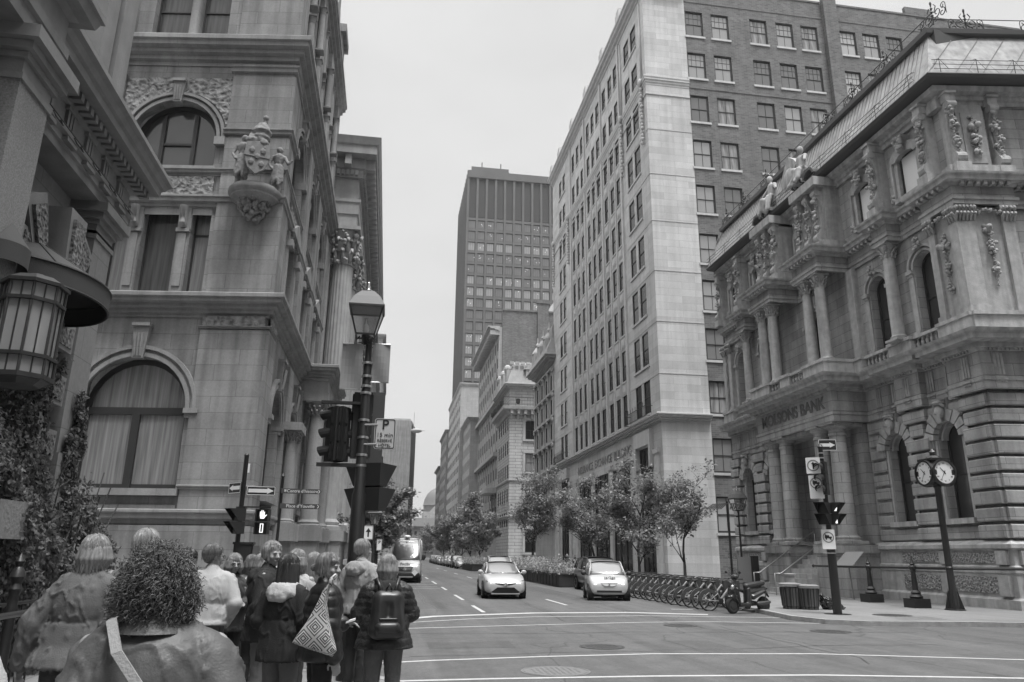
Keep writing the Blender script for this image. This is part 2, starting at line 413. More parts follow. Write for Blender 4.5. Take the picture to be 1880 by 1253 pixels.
def sweep(mb, path, prof, closed=False, capends=True):
    """profile (out, z) run along a plan path (x, y); out is to the right of travel"""
    n = len(path); rings = []
    P = [Vector((p[0], p[1])) for p in path]
    for i in range(n):
        d0 = (P[i]-P[i-1]).normalized() if (i > 0 or closed) else None
        d1 = (P[(i+1) % n]-P[i]).normalized() if (i < n-1 or closed) else None
        if d0 is None: d0 = d1
        if d1 is None: d1 = d0
        n0 = Vector((d0.y, -d0.x)); n1 = Vector((d1.y, -d1.x)); m = (n0+n1)
        m = m/(max(.3, m.dot(n0))) if m.length > 1e-6 else n0
        rings.append([(P[i].x+m.x*o, P[i].y+m.y*o, z) for o, z in prof])
    k = len(prof); vs = [q for r_ in rings for q in r_]; fs = []
    for i in range(n if closed else n-1):
        j = (i+1) % n
        for a in range(k): b = (a+1) % k; fs.append((i*k+a, i*k+b, j*k+b, j*k+a))
    if not closed and capends: fs += [tuple(range(k)), tuple((n-1)*k+a for a in range(k-1, -1, -1))]
    mb.add(vs, fs)
def corn(z0, z1, p, steps=3, base=0.):
    """a stepped cornice profile growing outward to projection p"""
    pr = [(-.02, z0)]; h = z1-z0
    for i in range(steps):
        a = base+(p-base)*((i+.55)/steps)**1.3; pr += [(a, z0+h*.8*i/steps), (a, z0+h*.8*(i+.75)/steps)]
    pr += [(p, z0+h*.8), (p, z1-.04*h), (p-.04, z1), (-.02, z1+.03)]
    return pr
def column(mb, c, z0, z1, r, cap=.5, n=18, flute=0, order='cor'):
    x, y = c[:2]; H = z1-z0
    pr = [(r*1.35, 0), (r*1.35, .08*r*4), (r*1.2, .1*r*4), (r*1.25, .16*r*4), (r*1.02, .22*r*4)]
    pr += [(r*(1-.14*t*t), r+(H-r-cap)*t) for t in (0, .33, .66, 1)]
    if order == 'dor': pr += [(r*.98, H-cap), (r*.98, H-cap*.8), (r*.88, H-cap*.75), (r*.9, H-cap*.5), (r*1.2, H-cap*.3), (r*1.22, H)]
    else: pr += [(r*.95, H-cap), (r*.98, H-cap*.92), (r*.85, H-cap*.88), (r*.95, H-cap*.4), (r*1.25, H-cap*.12), (r*1.0, H-.01)]
    if flute:
        m = flute*4; vs = []; 
        for rr, z in pr:
            for k in range(m):
                q = rr*(1-(.07 if (k % 4 in (1, 2)) and r < z < H-cap else 0)); vs.append((x+q*math.cos(k*2*math.pi/m), y+q*math.sin(k*2*math.pi/m), z0+z))
        mb.add(vs, [(i*m+k, i*m+(k+1) % m, (i+1)*m+(k+1) % m, (i+1)*m+k) for i in range(len(pr)-1) for k in range(m)])
    else: mb.lathe(pr, n, (x, y, z0))
    mb.box((x-r*1.35, y-r*1.35, z1-.1*cap), (x+r*1.35, y+r*1.35, z1)); mb.box((x-r*1.45, y-r*1.45, z0-.02), (x+r*1.45, y+r*1.45, z0+.08*r*4-.01))
def leafcap(mb, c, z0, z1, r, seed=1, n=12, square=False):
    """the two tiers of acanthus leaves and corner scrolls of a Corinthian capital"""
    x, y = c[:2]; q = random.Random(seed); h = z1-z0
    for t, rr in ((.0, .95), (.33, 1.0)):
        for k in range(n):
            a = 2*math.pi*(k+t*1.5)/n; ca, sa = math.cos(a), math.sin(a)
            if square: f = 1/max(abs(ca), abs(sa)); ca *= f*.95; sa *= f*.95
            pts = [(x+ca*r*rr, y+sa*r*rr, z0+h*t), (x+ca*r*(rr+.06), y+sa*r*(rr+.06), z0+h*(t+.25)), (x+ca*r*(rr+.3), y+sa*r*(rr+.3), z0+h*(t+.36)), (x+ca*r*(rr+.38), y+sa*r*(rr+.38), z0+h*(t+.26))]
            mb.tube(pts, 0, 5, True, [r*.16, r*.17, r*.15, r*.08])
    for k in range(4):
        a = math.pi/4+k*math.pi/2; ca, sa = math.cos(a)*1.32*(1.1 if square else 1), math.sin(a)*1.32*(1.1 if square else 1)
        mb.ball((x+ca*r, y+sa*r, z0+h*.82), r*.24, 6, 5)
        mb.tube([(x+ca*r*.7, y+sa*r*.7, z0+h*.5), (x+ca*r*.95, y+sa*r*.95, z0+h*.8)], r*.12, 5)
def garland(mb, p0, p1, r, n=26, seed=3, taper=.5):
    """a hanging drop of carved fruit and flowers"""
    q = random.Random(seed); p0 = Vector(p0); p1 = Vector(p1)
    for k in range(n):
        t = (k+.5)/n; w_ = r*(1-taper*t)*(.75+.35*math.sin(t*17+seed)); p = p0.lerp(p1, t)
        mb.ball(p+Vector((q.uniform(-1, 1), q.uniform(-1, 1), q.uniform(-.5, .5)))*w_*.75, w_*q.uniform(.38, .62), 6, 4)
# ------------------------------------------------------------------ windows
WC = {}
def winmesh(w_, h_, style, gm):
    k = (round(w_, 3), round(h_, 3), style, gm.name)
    if k in WC: return WC[k]
    f = MB(); p = MB(); t = .065 if w_ < 1.6 else (.2 if style.startswith('arch') else .12)
    arch = style.startswith('arch')
    if arch:
        r = w_/2; zs = h_-r; P = arcpts(0, w_, zs, r, 14); Q = arcpts(t, w_-t, zs, r-t, 14)
        for i in range(14):
            for y in (0, .07):
                pass
            a, b, c, d = P[i], P[i+1], Q[i+1], Q[i]
            f.add([(a[0], .0, a[1]), (b[0], .0, b[1]), (c[0], .0, c[1]), (d[0], .0, d[1]), (a[0], .08, a[1]), (b[0], .08, b[1]), (c[0], .08, c[1]), (d[0], .08, d[1])],
                  [(4, 5, 6, 7), (3, 2, 6, 7), (0, 1, 5, 4)])
        f.box((0, 0, 0), (t, .08, zs)); f.box((w_-t, 0, 0), (w_, .08, zs)); f.box((0, 0, 0), (w_, .1, t))
        if style == 'arch_big':       # transom, one broad mullion
            f.box((t, 0, zs-.16), (w_-t, .12, zs+.1)); f.box((w_/2-.14, 0, 0), (w_/2+.14, .13, zs-.16))
        elif style == 'arch_tri':
            f.box((w_*.29, 0, 0), (w_*.29+.16, .11, h_-.45)); f.box((w_*.71-.16, 0, 0), (w_*.71, .11, h_-.45)); f.box((w_*.29+.16, 0, zs-.1), (w_*.71-.16, .1, zs))
        else: f.box((t, 0, h_*.45), (w_-t, .06, h_*.45+.06)); 
        p.add([(a, .02, b) for a, b in [(0, 0), (w_, 0)]+P[::-1]], [tuple(range(len(P)+2))])
    else:
        f.box((0, 0, 0), (t, .07, h_)); f.box((w_-t, 0, 0), (w_, .07, h_)); f.box((t, 0, 0), (w_-t, .08, t*1.2)); f.box((t, 0, h_-t), (w_-t, .07, h_))
        if style.startswith('sash'):
            f.box((t, 0, h_*.5-.03), (w_-t, .075, h_*.5+.03))
            if 'v' in style: f.box((w_/2-.018, .02, t), (w_/2+.018, .05, h_-t))
            if 'g' in style:
                for q in (.25, .5, .75): f.box((w_*q-.014, .02, h_*.5), (w_*q+.014, .045, h_-t))
                f.box((t, .02, h_*.75-.014), (w_-t, .045, h_*.75+.014)); f.box((w_/2-.014, .02, t), (w_/2+.014, .045, h_*.5))
        elif style == 'pair': f.box((w_/2-.03, 0, t), (w_/2+.03, .075, h_-t))
        elif style == 'tri':
            for q in (1/3, 2/3): f.box((w_*q-.05, 0, t), (w_*q+.05, .09, h_-t))
            f.box((t, 0, h_*.62), (w_-t, .08, h_*.62+.1))
        elif style == 'top': f.box((t, 0, h_*.72), (w_-t, .075, h_*.72+.06))
        p.quad((0, .02, 0), (w_, .02, 0), (w_, .02, h_), (0, .02, h_))
    fm = mesh('window', f, DARKWOOD, fix=False); pm = mesh('pane', p, gm, fix=False)
    WC[k] = (fm, pm); return WC[k]
def window(par, F, u, z, w_, h_, y=-.28, style='sash', gm=None, name='window', bulk=None):
    gm = gm or GLASS
    if bulk is not None:        # beyond the hundred largest: gathered into one part
        fm, pm = winmesh(w_, h_, style, gm); bulk.append((F @ Matrix.Translation((u, y, z)), w_, h_, style, gm)); return
    fm, pm = winmesh(w_, h_, style, gm); W = F @ Matrix.Translation((u, y, z))
    o = put(name, fm, W, par); put('pane', pm, W, o); return o
def bulkwin(par, items):
    if not items: return
    f = MB(); groups = {}
    for W, w_, h_, style, gm in items:
        fm, pm = winmesh(w_, h_, style, gm)
        f.T = W; f.add([v.co for v in fm.vertices], [tuple(p.vertices) for p in fm.polygons])
        q = groups.setdefault(gm.name, MB()); q.T = W; q.add([v.co for v in pm.vertices], [tuple(p.vertices) for p in pm.polygons])
    f.T = Matrix.Identity(4)
    o = part('far_windows', f, DARKWOOD, par, fix=False); o['kind'] = 'stuff'
    for k, q in groups.items():
        q.T = Matrix.Identity(4); part('pane', q, MATS[k], o, fix=False)

# ------------------------------------------------------------------ ground
ASPH = mat('asphalt', .155, .85, noise_amp=.12, noise_scale=.6, bump=.5, bump_scale=70)
def asphalt(name, c):
    m = bpy.data.materials.new(name); MATS[name] = m; m.use_nodes = True; nt = m.node_tree; b = nt.nodes['Principled BSDF']
    b.inputs['Roughness'].default_value = .8; b.inputs['Specular IOR Level'].default_value = .3
    tc = N(nt, 'ShaderNodeTexCoord'); last = None
    for sc_, lo, hi, mpv, det in ((.35, .84, 1.14, (1, .3, 1), 7), (.9, .76, 1.12, (1.6, .06, 1), 4), (2.2, .86, 1.12, (1, 1, 1), 6), (90, .72, 1.28, (1, 1, 1), 2), (14, .86, 1.12, (1, 1, 1), 5)):
        mp = N(nt, 'ShaderNodeMapping'); mp.inputs['Scale'].default_value = mpv; nt.links.new(tc.outputs['Object'], mp.inputs[0])
        a = N(nt, 'ShaderNodeTexNoise', Scale=float(sc_), Detail=float(det), Roughness=.6); nt.links.new(mp.outputs[0], a.inputs['Vector'])
        r = N(nt, 'ShaderNodeMapRange'); r.inputs['From Min'].default_value = .3; r.inputs['From Max'].default_value = .7
        r.inputs['To Min'].default_value = lo*(c if last is None else 1); r.inputs['To Max'].default_value = hi*(c if last is None else 1); nt.links.new(a.outputs['Fac'], r.inputs['Value'])
        if last is None: last = r.outputs[0]
        else:
            x = N(nt, 'ShaderNodeMath', operation='MULTIPLY'); nt.links.new(last, x.inputs[0]); nt.links.new(r.outputs[0], x.inputs[1]); last = x.outputs[0]
    # hairline cracks
    mp = N(nt, 'ShaderNodeMapping'); mp.inputs['Scale'].default_value = (.35, .22, .3); nt.links.new(tc.outputs['Object'], mp.inputs[0])
    wz = N(nt, 'ShaderNodeTexNoise', Scale=3., Detail=4.); nt.links.new(mp.outputs[0], wz.inputs['Vector'])
    mx = N(nt, 'ShaderNodeMixRGB'); mx.inputs[0].default_value = .18; nt.links.new(mp.outputs[0], mx.inputs[1]); nt.links.new(wz.outputs['Color'], mx.inputs[2])
    vo = N(nt, 'ShaderNodeTexVoronoi', Scale=.9, feature='DISTANCE_TO_EDGE'); nt.links.new(mx.outputs[0], vo.inputs['Vector'])
    r = N(nt, 'ShaderNodeMapRange'); r.inputs['From Min'].default_value = .0; r.inputs['From Max'].default_value = .006; r.inputs['To Min'].default_value = .6; r.inputs['To Max'].default_value = 1
    nt.links.new(vo.outputs['Distance'], r.inputs['Value']); x = N(nt, 'ShaderNodeMath', operation='MULTIPLY'); nt.links.new(last, x.inputs[0]); nt.links.new(r.outputs[0], x.inputs[1]); last = x.outputs[0]
    nt.links.new(last, b.inputs['Base Color'])
    a = N(nt, 'ShaderNodeTexNoise', Scale=80., Detail=3.); nt.links.new(tc.outputs['Object'], a.inputs['Vector'])
    bp = N(nt, 'ShaderNodeBump', Strength=.6, Distance=.01); nt.links.new(a.outputs['Fac'], bp.inputs['Height']); nt.links.new(bp.outputs[0], b.inputs['Normal'])
    return m
ROADM = asphalt('worn_asphalt', .12)
PAVE = stone('concrete_pavement', .22, 1.5, 1.5, .012, .05, .6, .18, 0., .25, off=0)
KERB = mat('granite_kerb', .30, .8, noise_amp=.2, noise_scale=5, bump=.4, bump_scale=60)
PAINT = mat('road_paint', .46, .7, noise_amp=.12, noise_scale=9)
mb = MB(); mb.quad((-900, -300, -.012), (900, -300, -.012), (900, 1500, -.012), (-900, 1500, -.012)); solo('ground', mb, ASPH, kind='structure')
mb = MB(); mb.quad((-60, -40, 0), (60, -40, 0), (60, 600, 0), (-60, 600, 0)); solo('road', mb, ROADM, kind='structure')
def rib(mb, pts, w_, z=.004):
    P = [Vector((p[0], p[1])) for p in pts]; L = []; Rr = []
    for i, p in enumerate(P):
        d = (P[min(i+1, len(P)-1)]-P[max(i-1, 0)]).normalized(); n = Vector((-d.y, d.x))*w_/2
        L.append((p.x+n.x, p.y+n.y, z)); Rr.append((p.x-n.x, p.y-n.y, z))
    for i in range(len(P)-1): mb.quad(Rr[i], Rr[i+1], L[i+1], L[i])
mb = MB()
def gp(L): return [G(*q) for q in L]
rib(mb, gp([(742, 1137), (800, 1132), (980, 1126), (1150, 1125), (1300, 1129)]), .34)
rib(mb, gp([(742, 1144), (860, 1137), (980, 1133), (1180, 1131), (1400, 1134), (1560, 1138)]), .10)
rib(mb, gp([(742, 1154.5), (980, 1148), (1180, 1143), (1300, 1142), (1500, 1145), (1620, 1150)]), .10)
rib(mb, gp([(700, 1218), (800, 1213), (1000, 1206), (1200, 1201), (1500, 1201), (1880, 1212), (1990, 1216)]), .11)
rib(mb, gp([(700, 1252), (900, 1247), (1200, 1242), (1500, 1240), (1880, 1246), (1990, 1249)]), .12)
solo('crosswalk_lines', mb, PAINT, kind='structure')
mb = MB()
for a, b in ((24.4, 27.6), (30.9, 34.8), (39.5, 43), (47.5, 52), (57, 61), (66, 70), (76, 80), (88, 92)): rib(mb, [(3.1, a), (3.1, b)], .13)
for a, b in ((27.8, 31.5), (38, 41.6), (48, 52), (59, 63), (71, 75), (84, 88), (97, 101)): rib(mb, [(6.55, a), (6.55, b)], .12)
for a, b in ((51, 1.2), (46.5, 1.2), (43.4, 1.2), (41.4, 1.2)): rib(mb, [(2.9, a), (1.2, a-.4)], .14)
rib(mb, gp([(1232, 1119), (1272, 1119.5)]), .12)
solo('lane_markings', mb, PAINT, kind='structure')
def slab(name, poly, h, m, kname='kerb', kw=.16):
    mb = MB(); n = len(poly)
    mb.add([(x, y, h) for x, y in poly], [tuple(range(n))]); solo(name, mb, m, kind='structure')
def kerbline(path, h, closed=False):
    mb = MB(); sweep(mb, path, [(-.16, -.02), (.0, -.02), (.0, h-.02), (-.02, h+.004), (-.16, h+.004)], closed)
    solo('kerb', mb, KERB, kind='structure')
def rnd_corner(c, r, a0, a1, n=8): return [(c[0]+r*math.cos(R(a0+(a1-a0)*i/n)), c[1]+r*math.sin(R(a0+(a1-a0)*i/n))) for i in range(n+1)]
SW = .12
# near-left corner where the crowd waits
c1 = [(.45, -30)]+rnd_corner((-1.6, 9.9), 2.05, 0, 80)+[(-14, 13.4)]
slab('pavement_near', c1+[(-40, 17.2), (-40, -30)], SW, PAVE); kerbline(c1, SW)
# far-left
c2 = [(-40, 25.4), (-12, 21.3)]+rnd_corner((-1.9, 23.0), 2.2, 250, 360)+[(.3, 420)]
slab('pavement_left', c2+[(-40, 420)], SW, PAVE); kerbline(c2, SW)
# right: Y>20 pavement, rounded corner
c3 = [(12.6, 600), (12.6, 44), (12.2, 40), (12.2, 25.5), (11.9, 23.4), (11.6, 21.2), (11.9, 19.9), (12.8, 19.25), (14.2, 19.1), (15.7, 18.9), (17.2, 18.5), (24, 17.3), (45, 14.2)]
slab('pavement_right', [c3[i] for i in range(len(c3))]+[(60, 12), (60, 600)], SW, PAVE); kerbline(c3, SW)
mb = MB()
for k in range(11): rib(mb, [(14.1+k*.13, 19.6), (14.35+k*.13, 20.9)], .03, SW+.006)
solo('tactile_strip', mb, mat('tactile_concrete', .2, .8), kind='structure')
# repaired trench patches and tar-sealed joints in the carriageway
mb = MB()
for (x0, y0, x1, y1) in ((5.2, 13.9, 6.9, 16.2), (7.6, 28.5, 8.6, 44), (1.0, 26.0, 2.1, 29.5), (8.9, 19.6, 10.8, 20.9), (.9, 15.2, 2.6, 16.3)): mb.quad((x0, y0, .0025), (x1, y0+.1, .0025), (x1, y1, .0025), (x0, y1-.08, .0025))
solo('road_patch', mb, asphalt('patched_asphalt', .10), kind='structure')
mb = MB(); q = random.Random(6)
for x0, y0, dx, dy, n in ((-.0, 18.2, 1.0, -.04, 13), (4.9, 21, .06, 2.2, 14), (.5, 14.1, .9, .03, 12), (8.2, 12.5, .1, .8, 9), (1.6, 24, .03, 1.6, 12), (8.0, 22, .02, 2, 12)):
    P = [(x0, y0)]
    for i in range(n): P.append((P[-1][0]+dx+q.gauss(0, .12), P[-1][1]+dy+q.gauss(0, .1)))
    rib(mb, P, .028, .0032)
solo('tar_seam', mb, mat('tar', .05, .5), kind='structure')
# manhole covers
def manhole(loc, r, label, m, z=.0):
    mb = MB(); mb.lathe([(r*1.08, 0), (r*1.08, .006), (r*1.02, .007), (r*1.02, .003), (r*.98, .003), (r*.98, .008)], 40, (0, 0, 0))
    for i in range(-5, 6):
        for j in range(-5, 6):
            if (i*i+j*j) < 24: mb.box((i*r*.17-.02, j*r*.17-.02, .008), (i*r*.17+.02, j*r*.17+.02, .011))
    t = thing('manhole_cover', (loc[0], loc[1], z), label, 'manhole cover'); part('cover', mb, m, t, local=True)
MHD = mat('iron_cover', .06, .6, noise_amp=.35, noise_scale=14); MHL = mat('worn_iron_cover', .17, .6, noise_amp=.2, noise_scale=10)
manhole(G(1020, 1233), .50, 'pale worn round manhole cover nearest the camera between two crossing lines', MHL)
manhole(G(1105, 1188), .42, 'dark round manhole cover in the middle of the junction', MHD)
manhole(G(1250, 1149), .42, 'thin dark manhole cover in the road just past the double crossing line', MHD)
manhole(G(1525, 1160), .45, 'dark manhole cover in the road by the right kerb corner', MHD)
manhole(G(1638, 1130, SW), .50, 'dark round cover set in the right pavement beside the leaning clock', MHD, SW)
# ------------------------------------------------------------------ left: sandstone corner building with arches
SB = stone('sandstone_ashlar', .30, 1.75, .6, .012, .10, .68, .3, .4, .25)
SBP = stone('sandstone_trim', .31, 1.6, 3., .006, .05, .7, .22, .25, .2)
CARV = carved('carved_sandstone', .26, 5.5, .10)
CURT = curtain('lace_curtain', .13, .30, 9.); CURTD = curtain('dim_curtain', .03, .10, 7.)
ks, kc = math.sin(SKEW), math.cos(SKEW)
GLASSA = glassy('arched_window_glass', .04, .03, wobble=.5)
LBX, LBY = -4.9, 28.0
LB = thing('stone_building', (LBX, LBY, 0), 'tall sandstone corner building with big curtained arched windows and a carved statue on its corner', 'building')
FA = frame((LBX, LBY, 0), (-kc, ks), (-ks, -kc))          # face towards the side street, u runs left from the corner
FB = frame((LBX, LBY, 0), (0, 1), (1, 0))                 # face towards the main street
TOP = 31.2
uc = 4.6                                                   # centre of the arched bay on the side face
def U(X): return (LBX-X)/kc
opsA = [(uc-1.95, uc+1.95, 3.85, 8.7, 1), (uc-1.75, uc+1.75, 16.6, 19.65, 1)]
opsA += [(uc-1.95, uc-1.2, 11.2, 14.75), (uc-.68, uc+.68, 11.2, 14.75), (uc+1.2, uc+1.95, 11.2, 14.75)]
opsA += [(uc-1.6, uc-.35, 22.6, 25.9), (uc+.05, uc+1.6, 22.6, 25.9), (uc-1.5, uc+1.5, 27.2, 29.9)]
for k in range(1, 3):
    o = uc+k*6.4
    opsA += [(o-1.95, o+1.95, 3.85, 8.7, 1), (o-1.5, o+1.5, 11.2, 14.75), (o-1.75, o+1.75, 16.6, 19.65, 1), (o-1.6, o+1.6, 22.6, 25.9)]
mb = MB(); mb.T = FA; wall(mb, 0, 22, 0, TOP, opsA, .55)
part('side_wall', mb, SB, LB)
# street face
ctr = [3.7, 8.8, 13.9]
opsB = []
for c in ctr:
    opsB += [(c-1.35, c+1.35, 3.3 if c < 12 else .2, 8.3, 1), (c-1.0, c+1.0, 11.6, 14.9), (c-1.45, c+1.45, 16.3, 20.1, 1), (c-1.3, c+1.3, 23.3, 25.6), (c-1.3, c+1.3, 26.4, 29.4, 1)]
mb = MB(); mb.T = FB; wall(mb, 0, 18, 0, TOP, opsB, .5)
mb.T = FB; mb.box((0, -14, TOP-.02), (18, 0, TOP)); mb.T = FB; mb.box((17.9, -14, 0), (18, -.01, TOP))
part('street_wall', mb, SB, LB)
path = [(-22*kc+LBX, 22*ks+LBY), (LBX, LBY), (LBX, LBY+18)]     # travel so that 'out' is to the right
pier = .10
def band(z0, z1, p, steps=3, name='cornice'):
    mb = MB(); sweep(mb, path, corn(z0, z1, p, steps)); return part(name, mb, SBP, LB)
band(10.25, 11.1, .62, 4); band(21.3, 22.45, .68, 4); band(14.85, 15.3, .25, 2, 'string_course'); band(16.2, 16.5, .2, 2, 'string_course')
band(2.65, 3.15, .28, 2, 'plinth_moulding'); band(30.1, 31.3, .6, 4)
mb = MB(); sweep(mb, path, [(-.02, 0), (.24, 0), (.24, .5), (.16, .55), (.16, 2.6), (-.02, 2.62)]); part('plinth', mb, SB, LB)
# corner piers stand proud of the bays
mb = MB()
for (z0, z1) in ((3.15, 9.75), (11.1, 17.9), (18.3, 20.8), (22.5, 30.0)):
    sweep(mb, [(LBX-2.45*kc, LBY+2.45*ks), (LBX, LBY), (LBX, LBY+1.5)], [(-.02, z0), (.12, z0), (.12, z1), (-.02, z1)])
for F_, us in ((FA, [(6.85, 7.6), (13.1, 14.1)]), (FB, [(5.5, 7.1), (10.6, 12.2), (16, 17.6)])):
    mb.T = F_
    for a, b in us:
        for (z0, z1) in ((3.15, 9.75), (11.1, 14.8), (15.3, 20.8), (22.5, 30)): mb.box((a, -.02, z0), (b, .22, z1))
mb.T = Matrix.Identity(4); part('corner_pier', mb, SB, LB)
mb = MB()
for z0, z1, p in ((9.75, 9.9, .2), (17.9, 18.3, .26), (20.8, 21.3, .24), (3.75, 4.0, .22)):
    sweep(mb, [(LBX-2.55*kc, LBY+2.55*ks), (LBX, LBY), (LBX, LBY+1.6)], corn(z0, z1, p, 2))
part('pier_moulding', mb, SBP, LB)
mb = MB(); mb.T = FA; mb.box((.05, .10, 9.9), (2.4, .16, 10.28)); mb.box((uc-1.9, .0, 15.35), (uc+1.9, .09, 16.15))
for s in (-1, 1):
    P = arcpts(uc-2.15, uc+2.15, 17.9, 2.15, 16); P = P[8:] if s > 0 else P[:9][::-1]
    q = P[::-1] if s > 0 else P[::-1]
    mb.prism([(uc+s*2.2, 20.7), (uc+s*.35, 20.7)]+[(a, b) for a, b in P]+[(uc+s*2.2, 17.95)], 0, .07)
mb.T = FB; mb.box((.05, .10, 9.9), (1.4, .16, 10.28))
for c in ctr: mb.box((c-1.4, 0, 15.35), (c+1.4, .09, 16.15)); mb.box((c-1.2, 0, 14.9), (c+1.2, .2, 15.3))
mb.T = Matrix.Identity(4); part('carved_panel', mb, CARV, LB)
# archivolts, keystones, imposts, sills
def archivolt(mb, c, r, zs, w_, y0, y1, n=20):
    O = arcpts(c-r-w_, c+r+w_, zs, r+w_, n); I = arcpts(c-r, c+r, zs, r, n)
    for i in range(n):
        a, b, d, e = O[i], O[i+1], I[i+1], I[i]
        mb.add([(a[0], y1, a[1]), (b[0], y1, b[1]), (d[0], y1, d[1]), (e[0], y1, e[1]), (a[0], y0, a[1]), (b[0], y0, b[1]), (d[0], y0, d[1]), (e[0], y0, e[1])], [(0, 1, 2, 3), (0, 1, 5, 4), (3, 2, 6, 7)])
def keystone(mb, c, z, h, w_, y):
    mb.prism([(c-w_*.36, z), (c+w_*.36, z), (c+w_*.55, z+h), (c-w_*.55, z+h)], -.05, y)
    for k in (-.2, 0, .2): mb.tube([(c+k*w_, y, z+.08), (c+k*w_, y+.05, z+h*.35), (c+k*w_*1.2, y+.09, z+h*.75)], w_*.1, 5)
    mb.box((c-w_*.6, -.05, z+h-.02), (c+w_*.6, y+.1, z+h+.1))
mb = MB()
for F_, cs, R1, z1, R2, z2 in ((FA, [uc, uc+6.4, uc+12.8], 1.95, 6.75, 1.75, 17.9), (FB, ctr, 1.35, 6.95, 1.45, 18.65)):
    mb.T = F_
    for c in cs:
        archivolt(mb, c, R1, z1, .16, 0, .10); archivolt(mb, c, R1+.28, z1, .14, -.02, .15); archivolt(mb, c, R1+.16, z1, .12, -.02, .05)
        archivolt(mb, c, R2, z2, .14, 0, .08); archivolt(mb, c, R2+.22, z2, .12, -.02, .14)
        keystone(mb, c, z1+R1-.1, 1.25, .55, .22); keystone(mb, c, z2+R2-.15, .95, .45, .2)
        for s in (-1, 1):
            a, b = sorted((c+s*(R1-.02), c+s*(R1+.5))); mb.box((a, -.3, z1-.18), (b, .2, z1)); mb.box((a+.03, -.3, z1-.34), (b-.03, .12, z1-.18))
            a, b = sorted((c+s*(R2-.02), c+s*(R2+.4))); mb.box((a, -.3, z2-.35), (b, .22, z2)); 
        mb.box((c-R1-.15, -.45, 3.62), (c+R1+.15, .24, 3.86)); mb.box((c-R1-.1, -.02, 3.15), (c+R1+.1, .09, 3.3))
        mb.box((c-R2-.1, -.45, 16.42), (c+R2+.1, .12, 16.62))
mb.T = Matrix.Identity(4); part('archivolt', mb, SBP, LB, smooth=30)
# small pilasters with scroll consoles between the lights of the second floor, colonnettes above
mb = MB(); mb.T = FA
for k in range(2):
    for s in (-.94, .94):
        c = uc+s+k*6.4; mb.box((c-.22, -.3, 11.1), (c+.22, .02, 14.8)); mb.box((c-.15, .02, 11.5), (c+.15, .07, 13.7)); mb.box((c-.26, -.2, 13.75), (c+.26, .12, 13.9))
        mb.tube([(c, .08, 13.95), (c, .16, 14.1), (c, .14, 14.35), (c, .24, 14.6), (c, .26, 14.78)], 0, 8, True, [.13, .15, .12, .16, .17])
        for q in (-.1, 0, .1): mb.tube([(c+q, .2, 14.0), (c+q, .24, 14.3), (c+q, .34, 14.7)], .03, 5)
mb.box((uc-2.2, -.02, 14.5), (uc+2.2, .0, 14.8))
column(mb, (uc-.15, .02), 22.5, 26.3, .19, .5)
for c in ctr:
    mb.T = FB
    for s in (-.5, .5): mb.box((c+s*2.6-.18, -.1, 11.2), (c+s*2.6+.18, .12, 14.9)); mb.box((c+s*2.6-.24, -.1, 14.2), (c+s*2.6+.24, .3, 14.5))
    for z in (23.3, 26.4):
        for s in (-1.6, 1.6): column(mb, (c+s, .18), z-.3, z+2.3, .17, .35)
    mb.prism([(c-1.3, 14.95), (c+1.3, 14.95), (c+1.3, 15.1), (c, 15.8), (c-1.3, 15.1)], 0, .3)
mb.T = Matrix.Identity(4); part('colonnette', mb, SBP, LB, smooth=35)
# windows
for k in range(3):
    c = uc+6.4*k
    window(LB, FA, c-1.95, 3.85, 3.9, 4.85, -.5, 'arch_big', CURT); window(LB, FA, c-1.75, 16.6, 3.5, 3.05, -.5, 'arch_tri', GLASSA)
    if k == 0:
        window(LB, FA, c-.68, 11.2, 1.36, 3.55, -.45, 'plain', CURTD)
        for a in (-1.95, 1.2): window(LB, FA, c+a, 11.2, .75, 3.55, -.45, 'top', CURT)
        window(LB, FA, c-1.6, 22.6, 1.25, 3.3, -.4, 'sash', CURTD); window(LB, FA, c+.05, 22.6, 1.55, 3.3, -.4, 'sash', CURTD); window(LB, FA, c-1.5, 27.2, 3., 2.7, -.4, 'tri', GLASS)
    else: window(LB, FA, c-1.5, 11.2, 3., 3.55, -.45, 'tri', CURTD); window(LB, FA, c-1.6, 22.6, 3.2, 3.3, -.4, 'tri', CURTD)
for c in ctr:
    if c < 12: window(LB, FB, c-1.35, 3.3, 2.7, 5., -.45, 'arch_one', GLASS)
    window(LB, FB, c-1., 11.6, 2., 3.3, -.45, 'sash', GLASS); window(LB, FB, c-1.45, 16.3, 2.9, 3.8, -.45, 'arch_one', GLASS)
    window(LB, FB, c-1.3, 23.3, 2.6, 2.3, -.45, 'pair', GLASS); window(LB, FB, c-1.3, 26.4, 2.6, 3., -.45, 'arch_one', GLASS)
mb = MB(); mb.T = FB; mb.box((12.6, -.6, .2), (15.2, -.5, 8.3)); mb.box((12.6, -.5, 3.2), (15.2, -.42, 3.4)); mb.T = Matrix.Identity(4)
part('door', mb, DARKWOOD, LB)
